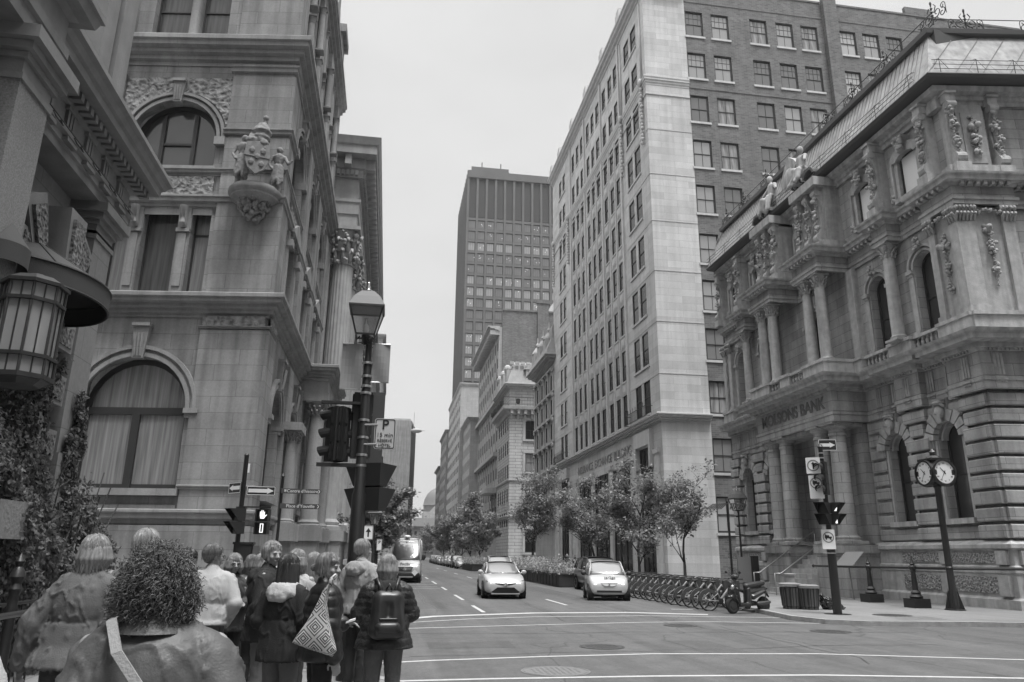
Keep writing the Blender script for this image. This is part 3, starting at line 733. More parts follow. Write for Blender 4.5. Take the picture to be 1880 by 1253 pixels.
# paired columns and projecting porch at the far end of the street face
mb = MB(); mb.T = FB
for u in (5.9, 6.7): column(mb, (u, .5), 2.9, 6.9, .26, .5, order='cor')
mb.box((5.45, 0, 6.9), (7.15, .95, 7.25)); mb.box((5.3, 0, 2.2), (7.3, 1.0, 2.9)); mb.box((5.5, 0, 0), (7.1, .9, 2.2))
for u in (11.6, 16.8):
    column(mb, (u, .95), 2.95, 9.3, .42, .75)
    mb.box((u-.6, -.02, 9.3), (u+.6, 1.5, 9.75)); mb.box((u-.6, -.02, .0), (u+.6, 1.5, 2.3)); mb.box((u-.7, -.02, 2.3), (u+.7, 1.62, 2.95))
mb.box((11.0, .02, 9.75), (17.4, 1.45, 10.4))
mb.T = Matrix.Identity(4); part('porch_column', mb, SBP, LB, smooth=35)
mb = MB(); mb.T = FB
for u in (5.9, 6.7): leafcap(mb, (u, .5), 6.45, 6.9, .25, 2)
for u in (11.6, 16.8): leafcap(mb, (u, .95), 8.6, 9.25, .42, 3)
mb.T = Matrix.Identity(4); part('column_capital', mb, SBP, LB, smooth=True)
mb = MB(); a = LBX+1.45; sweep(mb, [(LBX, LBY+10.9), (a, LBY+10.9), (a, LBY+17.5), (LBX, LBY+17.5)], corn(10.4, 11.15, .5, 4)); part('porch_cornice', mb, SBP, LB)
# roofs and gabled dormers above the great cornice
mb = MB(); mb.T = FB
for c in ctr:
    mb.box((c-1.7, -1.2, 31.3), (c+1.7, -.1, 34.2)); mb.prism([(c-1.9, 34.2), (c+1.9, 34.2), (c+.5, 36.2), (c+.4, 37.2), (c-.4, 37.2), (c-.5, 36.2)], -1.2, 0)
    for s in (-1.5, 1.5): mb.box((c+s-.28, -.1, 31.3), (c+s+.28, .1, 34.2)); mb.lathe([(.2, 0), (.3, .3), (.12, .6), (.2, .9), (.02, 1.3)], 8, (c+s, -.5, 34.3))
mb.box((15.9, -3, 31.3), (18, .1, 35.6)); mb.box((15.7, -3, 35.6), (18.2, .35, 36.2)); mb.T = FA; mb.box((0.1, -3, 31.3), (3., -.2, 36)); mb.T = Matrix.Identity(4)
part('dormer', mb, SB, LB)
mb = MB(); mb.T = FB; mb.prism([(-.4, 31.3), (-5, 37.5), (-12, 37.5), (-12, 31.3)], .2, 18, 'x'); mb.T = Matrix.Identity(4); part('roof', mb, mat('slate_roof', .07, .6), LB)
# corner sculpture: bracket, shield, figures
ST = thing('carved_statue_group', (LBX-.95, LBY-.3, 14.5), 'carved stone figures with shield and crown on a round corner bracket of the sandstone building', 'statue')
mb = MB(); mb.lathe([(.03, -.2), (.28, .05), (.5, .28), (.84, .46), (.9, .5), (.9, .58), (.98, .64), (1.02, .7), (1.02, .82), (.94, .86), (.94, .92), (.85, .95)], 28, (LBX-.95, LBY-.15, 14.5))
part('bracket', mb, SBP, ST, smooth=35)
mb = MB(); q = random.Random(5)
for k in range(120):
    a = q.uniform(math.pi, 2.2*math.pi); z = q.uniform(-.45, .28); r = .16+.5*(z+.45)/.75
    mb.ball((LBX-.95+r*math.cos(a), LBY-.15+r*math.sin(a), 14.6+z), q.uniform(.05, .13), 6, 4)
part('leaf_carving', mb, CARV, ST, smooth=True)
def figure(mb, x, y, z, s, lean=0, drape=True):
    c = mb.cap
    c((x-.1*s, y, z+.05), (x-.08*s, y, z+.5*s), .075*s, .1*s); c((x+.1*s, y, z+.05), (x+.1*s, y-.03, z+.5*s), .075*s, .1*s)
    c((x-.08*s, y, z+.5*s), (x-.06*s, y, z+.95*s), .1*s, .13*s); c((x+.1*s, y-.04, z+.5*s), (x+.06*s, y, z+.95*s), .1*s, .13*s)
    c((x, y, z+.95*s), (x, y, z+1.15*s), .17*s, .15*s); c((x, y, z+1.15*s), (x, y, z+1.42*s), .15*s, .2*s, 12)
    c((x-.22*s, y, z+1.45*s), (x+.22*s, y, z+1.45*s), .085*s, .085*s); c((x, y, z+1.5*s), (x, y-.02, z+1.62*s), .06*s, .06*s)
    mb.ball((x, y-.03*s, z+1.74*s), (.1*s, .12*s, .14*s), 10, 8); mb.ball((x, y+.03*s, z+1.78*s), (.13*s, .13*s, .13*s), 10, 8)
    c((x-.25*s, y, z+1.42*s), (x-.33*s, y-.05*s, z+1.12*s), .07*s, .055*s); c((x-.33*s, y-.05*s, z+1.12*s), (x-.2*s, y-.16*s, z+.9*s), .055*s, .045*s)
    c((x+.25*s, y, z+1.42*s), (x+.36*s, y-.08*s, z+1.15*s), .07*s, .055*s); c((x+.36*s, y-.08*s, z+1.15*s), (x+.5*s, y-.12*s, z+1.3*s), .055*s, .045*s)
    if drape:
        for k in range(9): a = math.pi*(1+k/8.); c((x+.17*s*math.cos(a), y+.14*s*math.sin(a), z+1.05*s), (x+(.2*s+.03*math.sin(k*3))*math.cos(a), y+.18*s*math.sin(a), z+.35*s+.1*math.sin(k*2.1)), .05*s, .06*s, 6)
STONEF = mat('statue_stone', .2, .85, noise_amp=.25, noise_scale=6, bump=.3)
def remesh_obj(name, mb, m, parent, voxel, smooth_it=4, disp=0., dscale=.1, W=None, adapt=0):
    me = bpy.data.meshes.new(name); me.from_pydata(mb.v, [], mb.f)
    o = bpy.data.objects.new('tmp', me); COL.objects.link(o)
    r = o.modifiers.new('r', 'REMESH'); r.mode = 'VOXEL'; r.voxel_size = voxel; r.adaptivity = adapt
    s = o.modifiers.new('s', 'SMOOTH'); s.iterations = smooth_it; s.factor = .5
    dg = bpy.context.evaluated_depsgraph_get(); me2 = bpy.data.meshes.new_from_object(o.evaluated_get(dg))
    bpy.data.objects.remove(o); bpy.data.meshes.remove(me); me2.name = name; me2.materials.clear()
    if m: me2.materials.append(m)
    if disp:
        n = len(me2.vertices); co = np.empty(n*3, np.float32); me2.vertices.foreach_get('co', co); no = np.empty(n*3, np.float32); me2.vertex_normals.foreach_get('vector', no)
        co = co.reshape(-1, 3); no = no.reshape(-1, 3); d = disp(co, no) if callable(disp) else np.array([noise.noise(Vector(c)/dscale) for c in co])*disp
        co = co+no*np.asarray(d, np.float32)[:, None]; me2.vertices.foreach_set('co', co.ravel())
    me2.polygons.foreach_set('use_smooth', [True]*len(me2.polygons))
    if W is None:
        W = _W(parent) if parent is not None else Matrix.Identity(4); me2.transform(W.inverted())
    uvbox(me2)
    return put(name, me2, W, parent)
mb = MB(); figure(mb, LBX-1.45, LBY-.75, 15.35, 1.14); remesh_obj('figure', mb, STONEF, ST, .03, 3, .015, .08)
mb = MB(); figure(mb, LBX-.15, LBY-.45, 15.3, 1.05); remesh_obj('figure', mb, STONEF, ST, .03, 3, .015, .08)
mb = MB(); F_ = frame((LBX-.85, LBY-1.15, 15.6), (1, .25), (.25, -1)); mb.T = F_
mb.prism([(-.42, 1.3), (0, 1.42), (.42, 1.3), (.48, .75), (.3, .25), (0, .02), (-.3, .25), (-.48, .75)], 0, .14)
for a, b in ((-.2, 1.0), (.2, 1.0), (-.2, .5), (.18, .45), (0, .75)): mb.ball((a, .16, b), (.11, .05, .13), 6, 4)
mb.box((-.46, .13, .72), (.46, .17, .76))
mb.T = Matrix.Identity(4); part('shield', mb, STONEF, ST)
mb = MB(); q = random.Random(9)
for k in range(34): mb.ball((LBX-.85+q.uniform(-.32, .32), LBY-1.0+q.uniform(-.15, .15), 16.75+q.uniform(0, .7)), q.uniform(.1, .2), 7, 5)
mb.lathe([(.28, 0), (.36, .1), (.3, .25), (.4, .35), (.2, .7), (.05, .8)], 12, (LBX-.8, LBY-.95, 17.2)); mb.cap((LBX-.75, LBY-.95, 17.8), (LBX-.72, LBY-.95, 18.05), .12, .1); mb.ball((LBX-.7, LBY-.97, 18.2), .13)
remesh_obj('crest', mb, STONEF, ST, .04, 2, .03, .12)

# ------------------------------------------------------------------ left: giant-order bank beyond it
PI_ = math.pi
BK = thing('columned_bank', (-3.2, 46.2, 0), 'pale bank building with a giant fluted Corinthian colonnade and deep bracketed cornice', 'building')
PS = stone('pale_ashlar', .36, 1.4, .6, .01, .05, .7, .15, .15, .2); PST = mat('pale_stone', .36, .85, noise_amp=.12, noise_scale=1.5, bump=.25, bump_scale=25, streak=.12)
FC = frame((-4.6, 46.2, 0), (0, 1), (1, 0)); FCs = frame((-4.6, 46.2, 0), (-1, 0), (0, -1))
ops = []
for k in range(7): c = 3+k*4.6; ops += [(c-.9, c+.9, 3.6, 9.4), (c-.9, c+.9, 11.5, 15.5), (c-.9, c+.9, 17.5, 20.5)]
mb = MB(); mb.T = FC; wall(mb, 0, 34, 0, 27, ops, .5); mb.T = FCs; wall(mb, 0, 14, 0, 27, [], .2); mb.T = FC; mb.box((0, -14, 26.9), (34, 0, 27)); mb.T = Matrix.Identity(4)
part('wall', mb, PS, BK)
for k in range(7):
    c = 3+k*4.6
    for z, h in ((3.6, 5.8), (11.5, 4), (17.5, 3)): window(BK, FC, c-.9, z, 1.8, h, -.45, 'sash', GLASSK)
for k in range(8):
    mb = MB(); mb.T = FC; column(mb, (.7+k*4.6, .75), 3.0, 22.4, .78, 2.6, flute=20); mb.T = Matrix.Identity(4)
    o = part('column', mb, PST, BK, smooth=28)
    mb = MB(); mb.T = FC; leafcap(mb, (.7+k*4.6, .75), 19.9, 22.2, .82, k, 10); q = random.Random(k)
    for j in range(90): a = q.uniform(0, 2*PI_); z = q.uniform(0, 2.2); r_ = .78+.28*(z % .75)/.75+.1*z/2.2; mb.ball((.7+k*4.6+r_*math.cos(a), .75+r_*math.sin(a), 19.9+z), q.uniform(.08, .17), 6, 4)
    mb.T = Matrix.Identity(4); part('capital', mb, PST, o, smooth=True)
mb = MB(); mb.T = FC; mb.box((-.5, -.02, 0), (34, 1.9, 2.4)); mb.box((-.6, -.02, 2.4), (34, 2.05, 3.0)); mb.T = Matrix.Identity(4); part('plinth', mb, PS, BK)
mb = MB(); ph = [(-18, 46.2), (-3.1, 46.2), (-3.1, 80.2)]
sweep(mb, ph, [(-1.4, 22.4), (.0, 22.4), (.0, 23.3), (.08, 23.35), (.08, 24.1), (.16, 24.2), (.16, 24.4), (-.05, 24.45), (-.05, 26.0), (-1.4, 26.0)]); part('entablature', mb, PST, BK)
mb = MB(); sweep(mb, ph, [(-1.4, 26.0), (.15, 26.0), (.2, 26.5), (.35, 26.6), (.35, 27.3), (1.05, 27.35), (1.05, 27.9), (1.15, 28.0), (1.3, 28.5), (-1.4, 28.55)]); part('cornice', mb, PST, BK)
mb = MB()
for k in range(36): y = 46.0+k*.95; mb.box((-3.0, y, 26.6), (-2.15, y+.42, 27.33)); mb.ball((-2.25, y+.21, 26.75), (.14, .2, .16), 6, 5)
for k in range(9): x = -4.1-k*.95; mb.box((x, 45.3, 26.6), (x+.42, 46.1, 27.33))
part('modillion', mb, PST, BK)
mb = MB()
for k in range(110): y = 46.3+k*.3; mb.box((-2.95, y, 26.1), (-2.78, y+.17, 26.45))
for k in range(24): x = -3.4-k*.3; mb.box((x, 45.84, 26.1), (x+.17, 46.05, 26.45))
part('dentil', mb, PST, BK)
mb = MB()
for k in range(5): mb.tube([(-2.6+k*.1, 47+k*6, 3.2), (-2.55, 48+k*6, 3.35)], .2, 6)
mb.T = FC
for k in range(26): mb.lathe([(.2, 0), (.12, .12), (.28, .4), (.12, .8), (.2, .9)], 8, (.3+k*1.25, 2.4, .2))
mb.box((-.3, 2.15, 1.1), (33, 2.75, 1.4)); mb.box((-.3, 2.15, 0), (33, 2.75, .2)); mb.T = Matrix.Identity(4); part('balustrade', mb, PST, BK, smooth=30)

# buildings further down on the left
LDm = stone('far_grey_stone', .26, 1.5, .6, .01, .08, .7, .2, .2, .2)
def block(name, x0, x1, y0, y1, h, m, label, cat='building', side='L', nb=8, nf=8, z0=4., wr=.5, hr=.6, gm=None, face=True, facew=True, cor=.5, fcols=0, style='plain', facecor=True):
    """a street block: wall with window openings to the street and the face turned to the camera"""
    t = thing(name, ((x0 if side == 'R' else x1), y0, 0), label, cat)
    xs = x0 if side == 'R' else x1; n = -1 if side == 'R' else 1
    F_ = frame((xs, y0, 0), (0, 1), (n, 0)); Ff = frame((xs, y0, 0), (-n, 0), (0, -1)); L = y1-y0; W_ = abs(x1-x0); fh = (h-z0-1.5)/nf; bw = L/nb
    ops = [(bw*(i+.5)-bw*wr/2, bw*(i+.5)+bw*wr/2, z0+fh*j+fh*.15, z0+fh*j+fh*(.15+hr)) for i in range(nb) for j in range(nf)]
    mb = MB(); mb.T = F_; wall(mb, 0, L, 0, h, ops, .14); fo = []
    if fcols:
        fb = W_/fcols; fo = [(fb*(i+.5)-fb*wr/2, fb*(i+.5)+fb*wr/2, z0+fh*j+fh*.15, z0+fh*j+fh*(.15+hr)) for i in range(fcols) for j in range(nf)]
    mb.T = Ff; wall(mb, 0, W_, 0, h, fo, .3); mb.T = F_; mb.box((0, -W_, h-.05), (L, 0, h)); mb.box((L-.05, -W_, 0), (L, -.01, h)); mb.T = Matrix.Identity(4)
    part('wall', mb, m, t); bulk = []; cnt = 0
    for Fx, oo in ((F_, ops), (Ff, fo)):
        for o in oo:
            cnt += 1; window(t, Fx, o[0], o[2], o[1]-o[0], o[3]-o[2], -.12, style, gm or GLASSK, bulk=bulk if cnt > 60 else None)
    bulkwin(t, bulk)
    if cor:
        mb = MB(); pth = [(x0 if side == 'L' else x1, y0), (xs, y0), (xs, y1)] if facecor else [(xs, y0-.2), (xs, y1)]
        if side == 'R': pth = pth[::-1]
        sweep(mb, pth, corn(h-.9, h+.1, cor, 3)); sweep(mb, pth, corn(z0-.5, z0-.1, cor*.5, 2)); part('cornice', mb, m, t)
    return t
block('office_block', -20, -2.9, 80.5, 118, 27, LDm, 'grey office block just beyond the columned bank', side='L', nb=9, nf=6)
block('office_block', -20, -2.4, 118, 165, 36, PS, 'pale office block beyond the grey one on the left side of the street', side='L', nb=10, nf=9)
# ------------------------------------------------------------------ near left: granite-pilastered building with lantern, awning and ivy
I4 = Matrix.Identity(4)
GRAN = mat('speckled_granite', .24, .7, noise_amp=.35, noise_scale=55, bump=.2, bump_scale=80)
NS = stone('dressed_stone', .27, 1.5, .6, .008, .05, .7, .15, .15, .2)
NSM = mat('dressed_moulding', .25, .8, noise_amp=.12, noise_scale=2.5, bump=.2, bump_scale=30, streak=.15)
NB = thing('hotel_building', (-5.6, 13.7, 0), 'nearest building on the left with granite pilasters, heavy cornice and blocky door surround', 'building')
FN = frame((-5.6, 13.7, 0), (0, -1), (1, 0))          # u runs towards the camera
opsN = [(1.6, 2.9, 3.2, 6.6), (5.4, 8.6, .3, 6.2), (2.1, 3.7, 9.4, 13.5), (5.2, 6.8, 9.4, 13.5), (10, 13, .3, 6.2)]
mb = MB(); mb.T = FN; wall(mb, 0, 18, 0, 20, opsN, .5); mb.box((0, -12, 0), (.02, 0, 20)); mb.box((0, -12, 19.9), (18, 0, 20)); mb.T = I4; part('wall', mb, NS, NB)
for o in opsN: window(NB, FN, o[0], o[2], o[1]-o[0], o[3]-o[2], -.45, 'top', GLASS)
mb = MB(); mb.T = FN
for a, b, d in ((.25, 1.0, .4), (3.9, 4.7, .4)):
    mb.box((a, -.02, 3.2), (b, d, 7.0)); mb.box((a-.08, -.02, 2.5), (b+.08, d+.08, 2.75)); mb.box((a-.04, -.02, 2.75), (b+.04, d+.05, 3.2)); mb.box((a-.1, -.02, 0), (b+.1, d+.1, 2.5))
part('pilaster', mb, NS, NB)
mb = MB(); mb.T = FN            # projecting granite porch pier nearest the camera
mb.box((5.0, .0, 0), (5.7, 1.26, 6.9)); part('granite_pier', mb, GRAN, NB)
def caps(mb, a, b, d, z, h=.6):
    for i, (q, hh) in enumerate(((.03, .08), (0, .18), (.05, .08), (.12, .1), (.2, .16))):
        mb.box((a-q, -.02, z), (b+q, d+q, z+hh)); z += hh
mb = MB(); mb.T = FN; caps(mb, .25, 1.0, .4, 6.85); caps(mb, 3.9, 4.7, .4, 6.85); caps(mb, 5.0, 5.7, 1.26, 6.8)
part('pilaster_capital', mb, NSM, NB)
pN = [(-5.6, -4), (-5.6, 14.2), (-14, 14.2)]
pN = [(-5.15, 8.0), (-5.15, 13.75), (-12, 13.75)]; pP = [(-4.32, -4), (-4.32, 8.72), (-5.3, 8.72)]
mb = MB(); sweep(mb, pN, [(-.5, 7.45), (.0, 7.45), (.0, 7.58), (.04, 7.6), (.04, 7.7), (.1, 7.73), (.1, 7.8), (0, 7.82), (0, 8.2), (.06, 8.23), (.1, 8.28), (-.5, 8.28)])
sweep(mb, pP, [(-.9, 7.4), (.0, 7.4), (.0, 7.6), (.05, 7.62), (.05, 7.75), (0, 7.78), (0, 8.15), (.08, 8.2), (.22, 8.22), (.26, 8.34), (.3, 8.36), (.3, 8.45), (-.9, 8.5)]); part('entablature', mb, NSM, NB)
mb = MB(); sweep(mb, pN, [(-.5, 8.28), (.12, 8.28), (.15, 8.36), (.4, 8.38), (.41, 8.5), (.46, 8.53), (.5, 8.62), (.57, 8.66), (.57, 8.74), (-.5, 8.8)]); part('cornice', mb, NSM, NB)
mb = MB()
for k in range(26): y = 9.3+k*.19; mb.box((-5.05, y-.2, 8.22), (-4.88, y-.09, 8.34))
for k in range(6):
    y = 9.45+k*.75
    for s in (-.1, 0, .1): mb.box((-5.16, y+s-.032, 7.84), (-5.1, y+s+.032, 8.16))
    mb.box((-5.16, y-.18, 8.14), (-5.08, y+.18, 8.2)); mb.box((-5.14, y-.18, 7.62), (-5.03, y+.18, 7.68))
part('triglyph', mb, NSM, NB)
mb = MB(); mb.T = FN            # upper storey pilasters and their bases
for a, b in ((.7, 1.25), (1.45, 1.9), (4.2, 4.9)):
    mb.box((a, -.02, 9.2), (b, .32, 19.8)); mb.box((a-.1, -.02, 8.75), (b+.1, .45, 8.98)); mb.box((a-.05, -.02, 8.98), (b+.05, .38, 9.2))
part('upper_pilaster', mb, NSM, NB)
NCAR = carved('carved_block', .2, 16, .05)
mb = MB(); mb.T = FN; mbc = MB(); mbc.T = FN     # blocky surround of the doorway with a big keystone
for z in (2.2, 3.05, 3.9, 4.75, 5.6):
    for a, b in ((2.75, 3.35), (8.5, 9.1), (1.15, 1.75)):
        mb.box((a, -.02, z), (b, .42, z+.46)); mbc.box((a+.07, .41, z+.07), (b-.07, .44, z+.39)); mbc.box((a-.02, .05, z+.07), (a, .36, z+.39)); mbc.box((b, .05, z+.07), (b+.02, .36, z+.39))
for a, b in ((2.82, 3.28), (8.57, 9.0), (1.22, 1.68)): mb.box((a, -.02, .2), (b, .26, 6.3)); mb.box((a+.1, .26, .2), (b-.1, .3, 6.3))
for k, (u, an) in enumerate(((1.75, -28), (2.25, 0), (2.75, 28))):
    T0 = mb.T; Tm = FN @ Matrix.Translation((u, 0, 5.75)) @ Matrix.Rotation(R(an), 4, 'Y'); mb.T = Tm; mbc.T = Tm
    mb.prism([(-.2, 0), (.2, 0), (.3, .95), (-.3, .95)], -.05, .45 if k != 1 else .65); mbc.prism([(-.13, .12), (.13, .12), (.19, .8), (-.19, .8)], .4, .5 if k != 1 else .7); mb.T = T0; mbc.T = T0
mb.T = I4; mbc.T = I4; part('door_surround', mb, NSM, NB); part('carved_block', mbc, NCAR, NB)
mb = MB(); mb.tube([(-5.0, 9.0, 7.75), (-5.0, 13.6, 7.75)], .01, 5)
for k in range(6): y = 9.45+k*.75; mb.tube([(-5.02, y, 7.75), (-4.97, y, 7.66), (-4.97, y+.25, 7.66), (-5.02, y+.25, 7.75)], .01, 5)
part('light_cable', mb, BLACK, NB)
# awning: round-nosed canopy on the wall
AW = thing('awning', (-5.6, 11.7, 4.6), 'dark grey rounded fabric awning over the hotel doorway behind the lantern', 'awning')
mb = MB(); n = 24; ax, ay = -5.25, 10.9; ra = 1.1; zt, zb, zv = 6.05, 5.38, 5.1
top = (ax, ay, zt); ring = [(ax+ra*.95*math.sin(math.pi*i/n), ay-ra*1.1*math.cos(math.pi*i/n), zb) for i in range(n+1)]; low = [(x, y, zv) for x, y, z in ring]
mb.add([top]+ring+low, [(0, i+1, i+2) for i in range(n)]+[(1+i, 2+i, n+3+i, n+2+i) for i in range(n)])
part('canopy', mb, mat('awning_fabric', .06, .9, bump=.2, bump_scale=90), AW, smooth=30)
mb = MB(); mb.tube(ring, .02, 5); mb.tube(low, .02, 5)
for i in (0, 6, 12, 18, 24): mb.tube([ring[i], top], .015, 5)
part('awning_frame', mb, BLACKM, AW)
AW2 = thing('awning', (-4.2, 8.4, 5.0), 'small dark rounded canopy cut off by the granite pier at the left edge', 'awning')
mb = MB(); ring = [(-4.34+.22*math.sin(math.pi*i/12), 8.45+.28*math.cos(math.pi*i/12), 4.95) for i in range(13)]; mb.add([(-4.33, 8.45, 5.25)]+ring+[(x, y, z-.22) for x, y, z in ring], [(0, i+1, i+2) for i in range(12)]+[(1+i, 2+i, 15+i, 14+i) for i in range(12)])
part('canopy', mb, MATS['awning_fabric'], AW2, smooth=30)
# big wall lantern
def octa(r, z, c, s=0): return [(c[0]+r*math.cos(math.pi/8+k*math.pi/4), c[1]+r*math.sin(math.pi/8+k*math.pi/4), c[2]+z) for k in range(8)]
LC = (0, 0, 0); LTM = Matrix.Translation((-3.76, 8.0, 3.30)) @ Matrix.Diagonal((.68, .68, .59, 1)) @ Matrix.Translation((0, 0, -3.62)); LT = thing('wall_lantern', (-3.68, 8.0, 3.28), 'large eight-sided metal and glass lantern hanging on the granite pier at the left', 'lantern')
BRZ = mat('bronze_frame', .04, .45, metal=.3, noise_amp=.2, noise_scale=10)
mb = MB(); mb.T = LTM
def oring(z0, z1, r0, r1=None):
    a = octa(r0, z0, LC); b = octa(r1 or r0, z1, LC); mb.add(a+b, [(k, (k+1) % 8, 8+(k+1) % 8, 8+k) for k in range(8)]+[tuple(range(7, -1, -1)), tuple(range(8, 16))])
oring(3.62, 3.72, .30, .42); oring(3.72, 3.80, .47); oring(4.08, 4.14, .47); oring(5.06, 5.12, .45); oring(5.38, 5.44, .47); oring(5.44, 5.56, .47, .3); oring(5.56, 5.64, .22, .1)
for k in range(8):
    for (za, zb_, r) in ((3.8, 4.08, .44), (4.14, 5.06, .42), (5.12, 5.38, .42)):
        a = octa(r, za, LC)[k]; b = octa(r, zb_, LC)[k]; mb.tube([a, b], .022, 5)
        a2 = octa(r, za, LC)[(k+1) % 8]; b2 = octa(r, zb_, LC)[(k+1) % 8]
        mb.tube([tuple(a[i]*.5+a2[i]*.5 for i in range(3)), tuple(b[i]*.5+b2[i]*.5 for i in range(3))], .012, 4)
mb.T = I4; part('lantern_frame', mb, BRZ, LT)
mb = MB(); mb.T = LTM
for (za, zb_, r) in ((3.8, 4.08, .42), (4.14, 5.06, .40), (5.12, 5.38, .40)):
    a = octa(r, za, LC); b = octa(r, zb_, LC); mb.add(a+b, [(k, (k+1) % 8, 8+(k+1) % 8, 8+k) for k in range(8)])
lg = bpy.data.materials.new('rippled_glass'); MATS['rippled_glass'] = lg; lg.use_nodes = True; b_ = lg.node_tree.nodes['Principled BSDF']
b_.inputs['Base Color'].default_value = g3(.65); b_.inputs['Roughness'].default_value = .12; b_.inputs['Transmission Weight'].default_value = .62; b_.inputs['IOR'].default_value = 1.1
mb.T = I4; part('glass', mb, lg, LT)
mb = MB(); mb.cap((-3.68, 8, 3.6), (-3.68, 8, 3.95), .04, .04); part('bulb', mb, mat('frosted_bulb', .7, .3), LT)
mb = MB()
for z in (3.62, 4.18): mb.tube([(-4.02, 8.05, z), (-4.34, 8.15, z+.02)], .025, 6)
mb.box((-4.34, 8.05, 3.45), (-4.26, 8.3, 4.4)); part('bracket', mb, BLACK, LT)
# stone block at the wall foot
mb = MB(); mb.box((-5.0, 9.75, 1.85), (-4.5, 10.5, 2.3)); mb.box((-5.6, 9.75, 0.1), (-5.0, 10.5, 2.3))
solo('stone_ledge', mb, mat('rough_ledge', .24, .9, noise_amp=.15, noise_scale=6, bump=.6, bump_scale=18), 'rough pale stone ledge sticking out of the ivy at the left edge', 'ledge')

# ------------------------------------------------------------------ right: bank with portico, mansard roof
GLASSB = mat('sky_white_pane', .85, .4, coat=.3)  # sky brightness in the attic panes, painted as plain white
MX, MY = 21.2, 23.3
MS = stone('weathered_stone', .46, 1.5, .45, .012, .13, .55, .32, .34, .4)
MSP = mat('weathered_trim', .46, .85, noise_amp=.18, noise_scale=3.5, bump=.4, bump_scale=25, streak=.30)
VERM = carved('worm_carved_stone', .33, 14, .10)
BKR = thing('stone_bank', (MX, MY, 0), 'weathered stone bank with pillared portico, rusticated ground floor and crested metal mansard roof', 'building')
FM = frame((MX, MY, 0), (0, 1), (-1, 0)); FMs = frame((MX, MY, 0), (kc, -ks), (-ks, -kc)); ML = 20.6
wc = [2.1, 5.1, 10.3, 15.5, 18.5]
ops = []
for c in wc:
    if c != 10.3: ops.append((c-.65, c+.65, 3.2, 6.85, 1))
    ops += [(c-.6, c+.6, 10.45, 13.95, 1), (c-.56, c+.56, 16.6, 18.55, .22)]
ops.append((9.2, 11.4, 2.1, 6.4))
ms_o = [(5, 6.3, 3.2, 6.85, 1), (5, 6.2, 10.45, 13.95, 1), (5.05, 6.15, 16.6, 18.55, .22), (9, 10.3, 3.2, 6.85, 1), (9, 10.2, 10.45, 13.95, 1)]
mb = MB(); mb.T = FM; wall(mb, 0, ML, 0, 20, ops, .45); mb.T = FMs; wall(mb, 0, 16, 0, 20, ms_o, .45); mb.T = FM; mb.box((ML-.02, -14, 0), (ML, 0, 20)); mb.T = I4; part('wall', mb, MS, BKR)
for c in wc:
    if c != 10.3: window(BKR, FM, c-.65, 3.2, 1.3, 3.65, -.42, 'arch_one', GLASS)
    window(BKR, FM, c-.6, 10.45, 1.2, 3.5, -.42, 'arch_one', GLASS); window(BKR, FM, c-.56, 16.6, 1.12, 1.95, -.1, 'plain', GLASSB)
for o in ms_o: window(BKR, FMs, o[0], o[2], o[1]-o[0], o[3]-o[2], -.42, 'arch_one' if o[4] == 1 else 'plain', GLASS)
mpath = [(MX, MY+ML), (MX, MY), (MX+15*kc, MY-15*ks)]
PT0, PT1, PD = 6.9, 13.8, 1.7          # portico along u, projection
def mp2(d=0, port=True):
    p = [(MX-d, MY+ML)]
    if port: p += [(MX-d, MY+PT1), (MX-PD-d, MY+PT1), (MX-PD-d, MY+PT0), (MX-d, MY+PT0)]
    return p+[(MX-d, MY), (MX+15*kc, MY-15*ks-d*kc)]
def rpath(pairs, d):
    """street-face path that breaks forward by d over the given u intervals, then round the corner"""
    p = [(MX, MY+ML)]
    for a, b in sorted(pairs, reverse=True): p += [(MX, MY+b), (MX-d, MY+b), (MX-d, MY+a), (MX, MY+a)]
    return p
# plinth with worm-carved panels
mb = MB(); sweep(mb, mpath, [(-.02, 0), (.42, 0), (.42, .42), (.32, .5), (.32, 1.25), (.36, 1.3), (.36, 1.5), (.28, 1.55), (.28, 2.05), (.4, 2.12), (.4, 2.25), (.15, 2.4), (-.02, 2.4)]); part('plinth', mb, MSP, BKR)
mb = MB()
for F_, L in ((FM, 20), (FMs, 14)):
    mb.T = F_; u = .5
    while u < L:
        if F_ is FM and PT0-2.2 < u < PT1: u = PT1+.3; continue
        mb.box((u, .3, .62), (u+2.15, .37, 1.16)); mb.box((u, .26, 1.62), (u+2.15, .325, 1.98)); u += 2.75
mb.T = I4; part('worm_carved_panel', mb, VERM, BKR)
mb = MB()
for F_, L in ((FM, 20), (FMs, 14)):
    mb.T = F_; u = -.0
    while u < L:
        if F_ is FM and PT0-2.2 < u < PT1: u = PT1+.3; continue
        mb.box((u-.05, .3, .55), (u+.42, .46, 1.22)); mb.box((u-.05, .25, 1.57), (u+.42, .42, 2.03)); u += 2.75
mb.T = I4; part('plinth_block', mb, MSP, BKR)
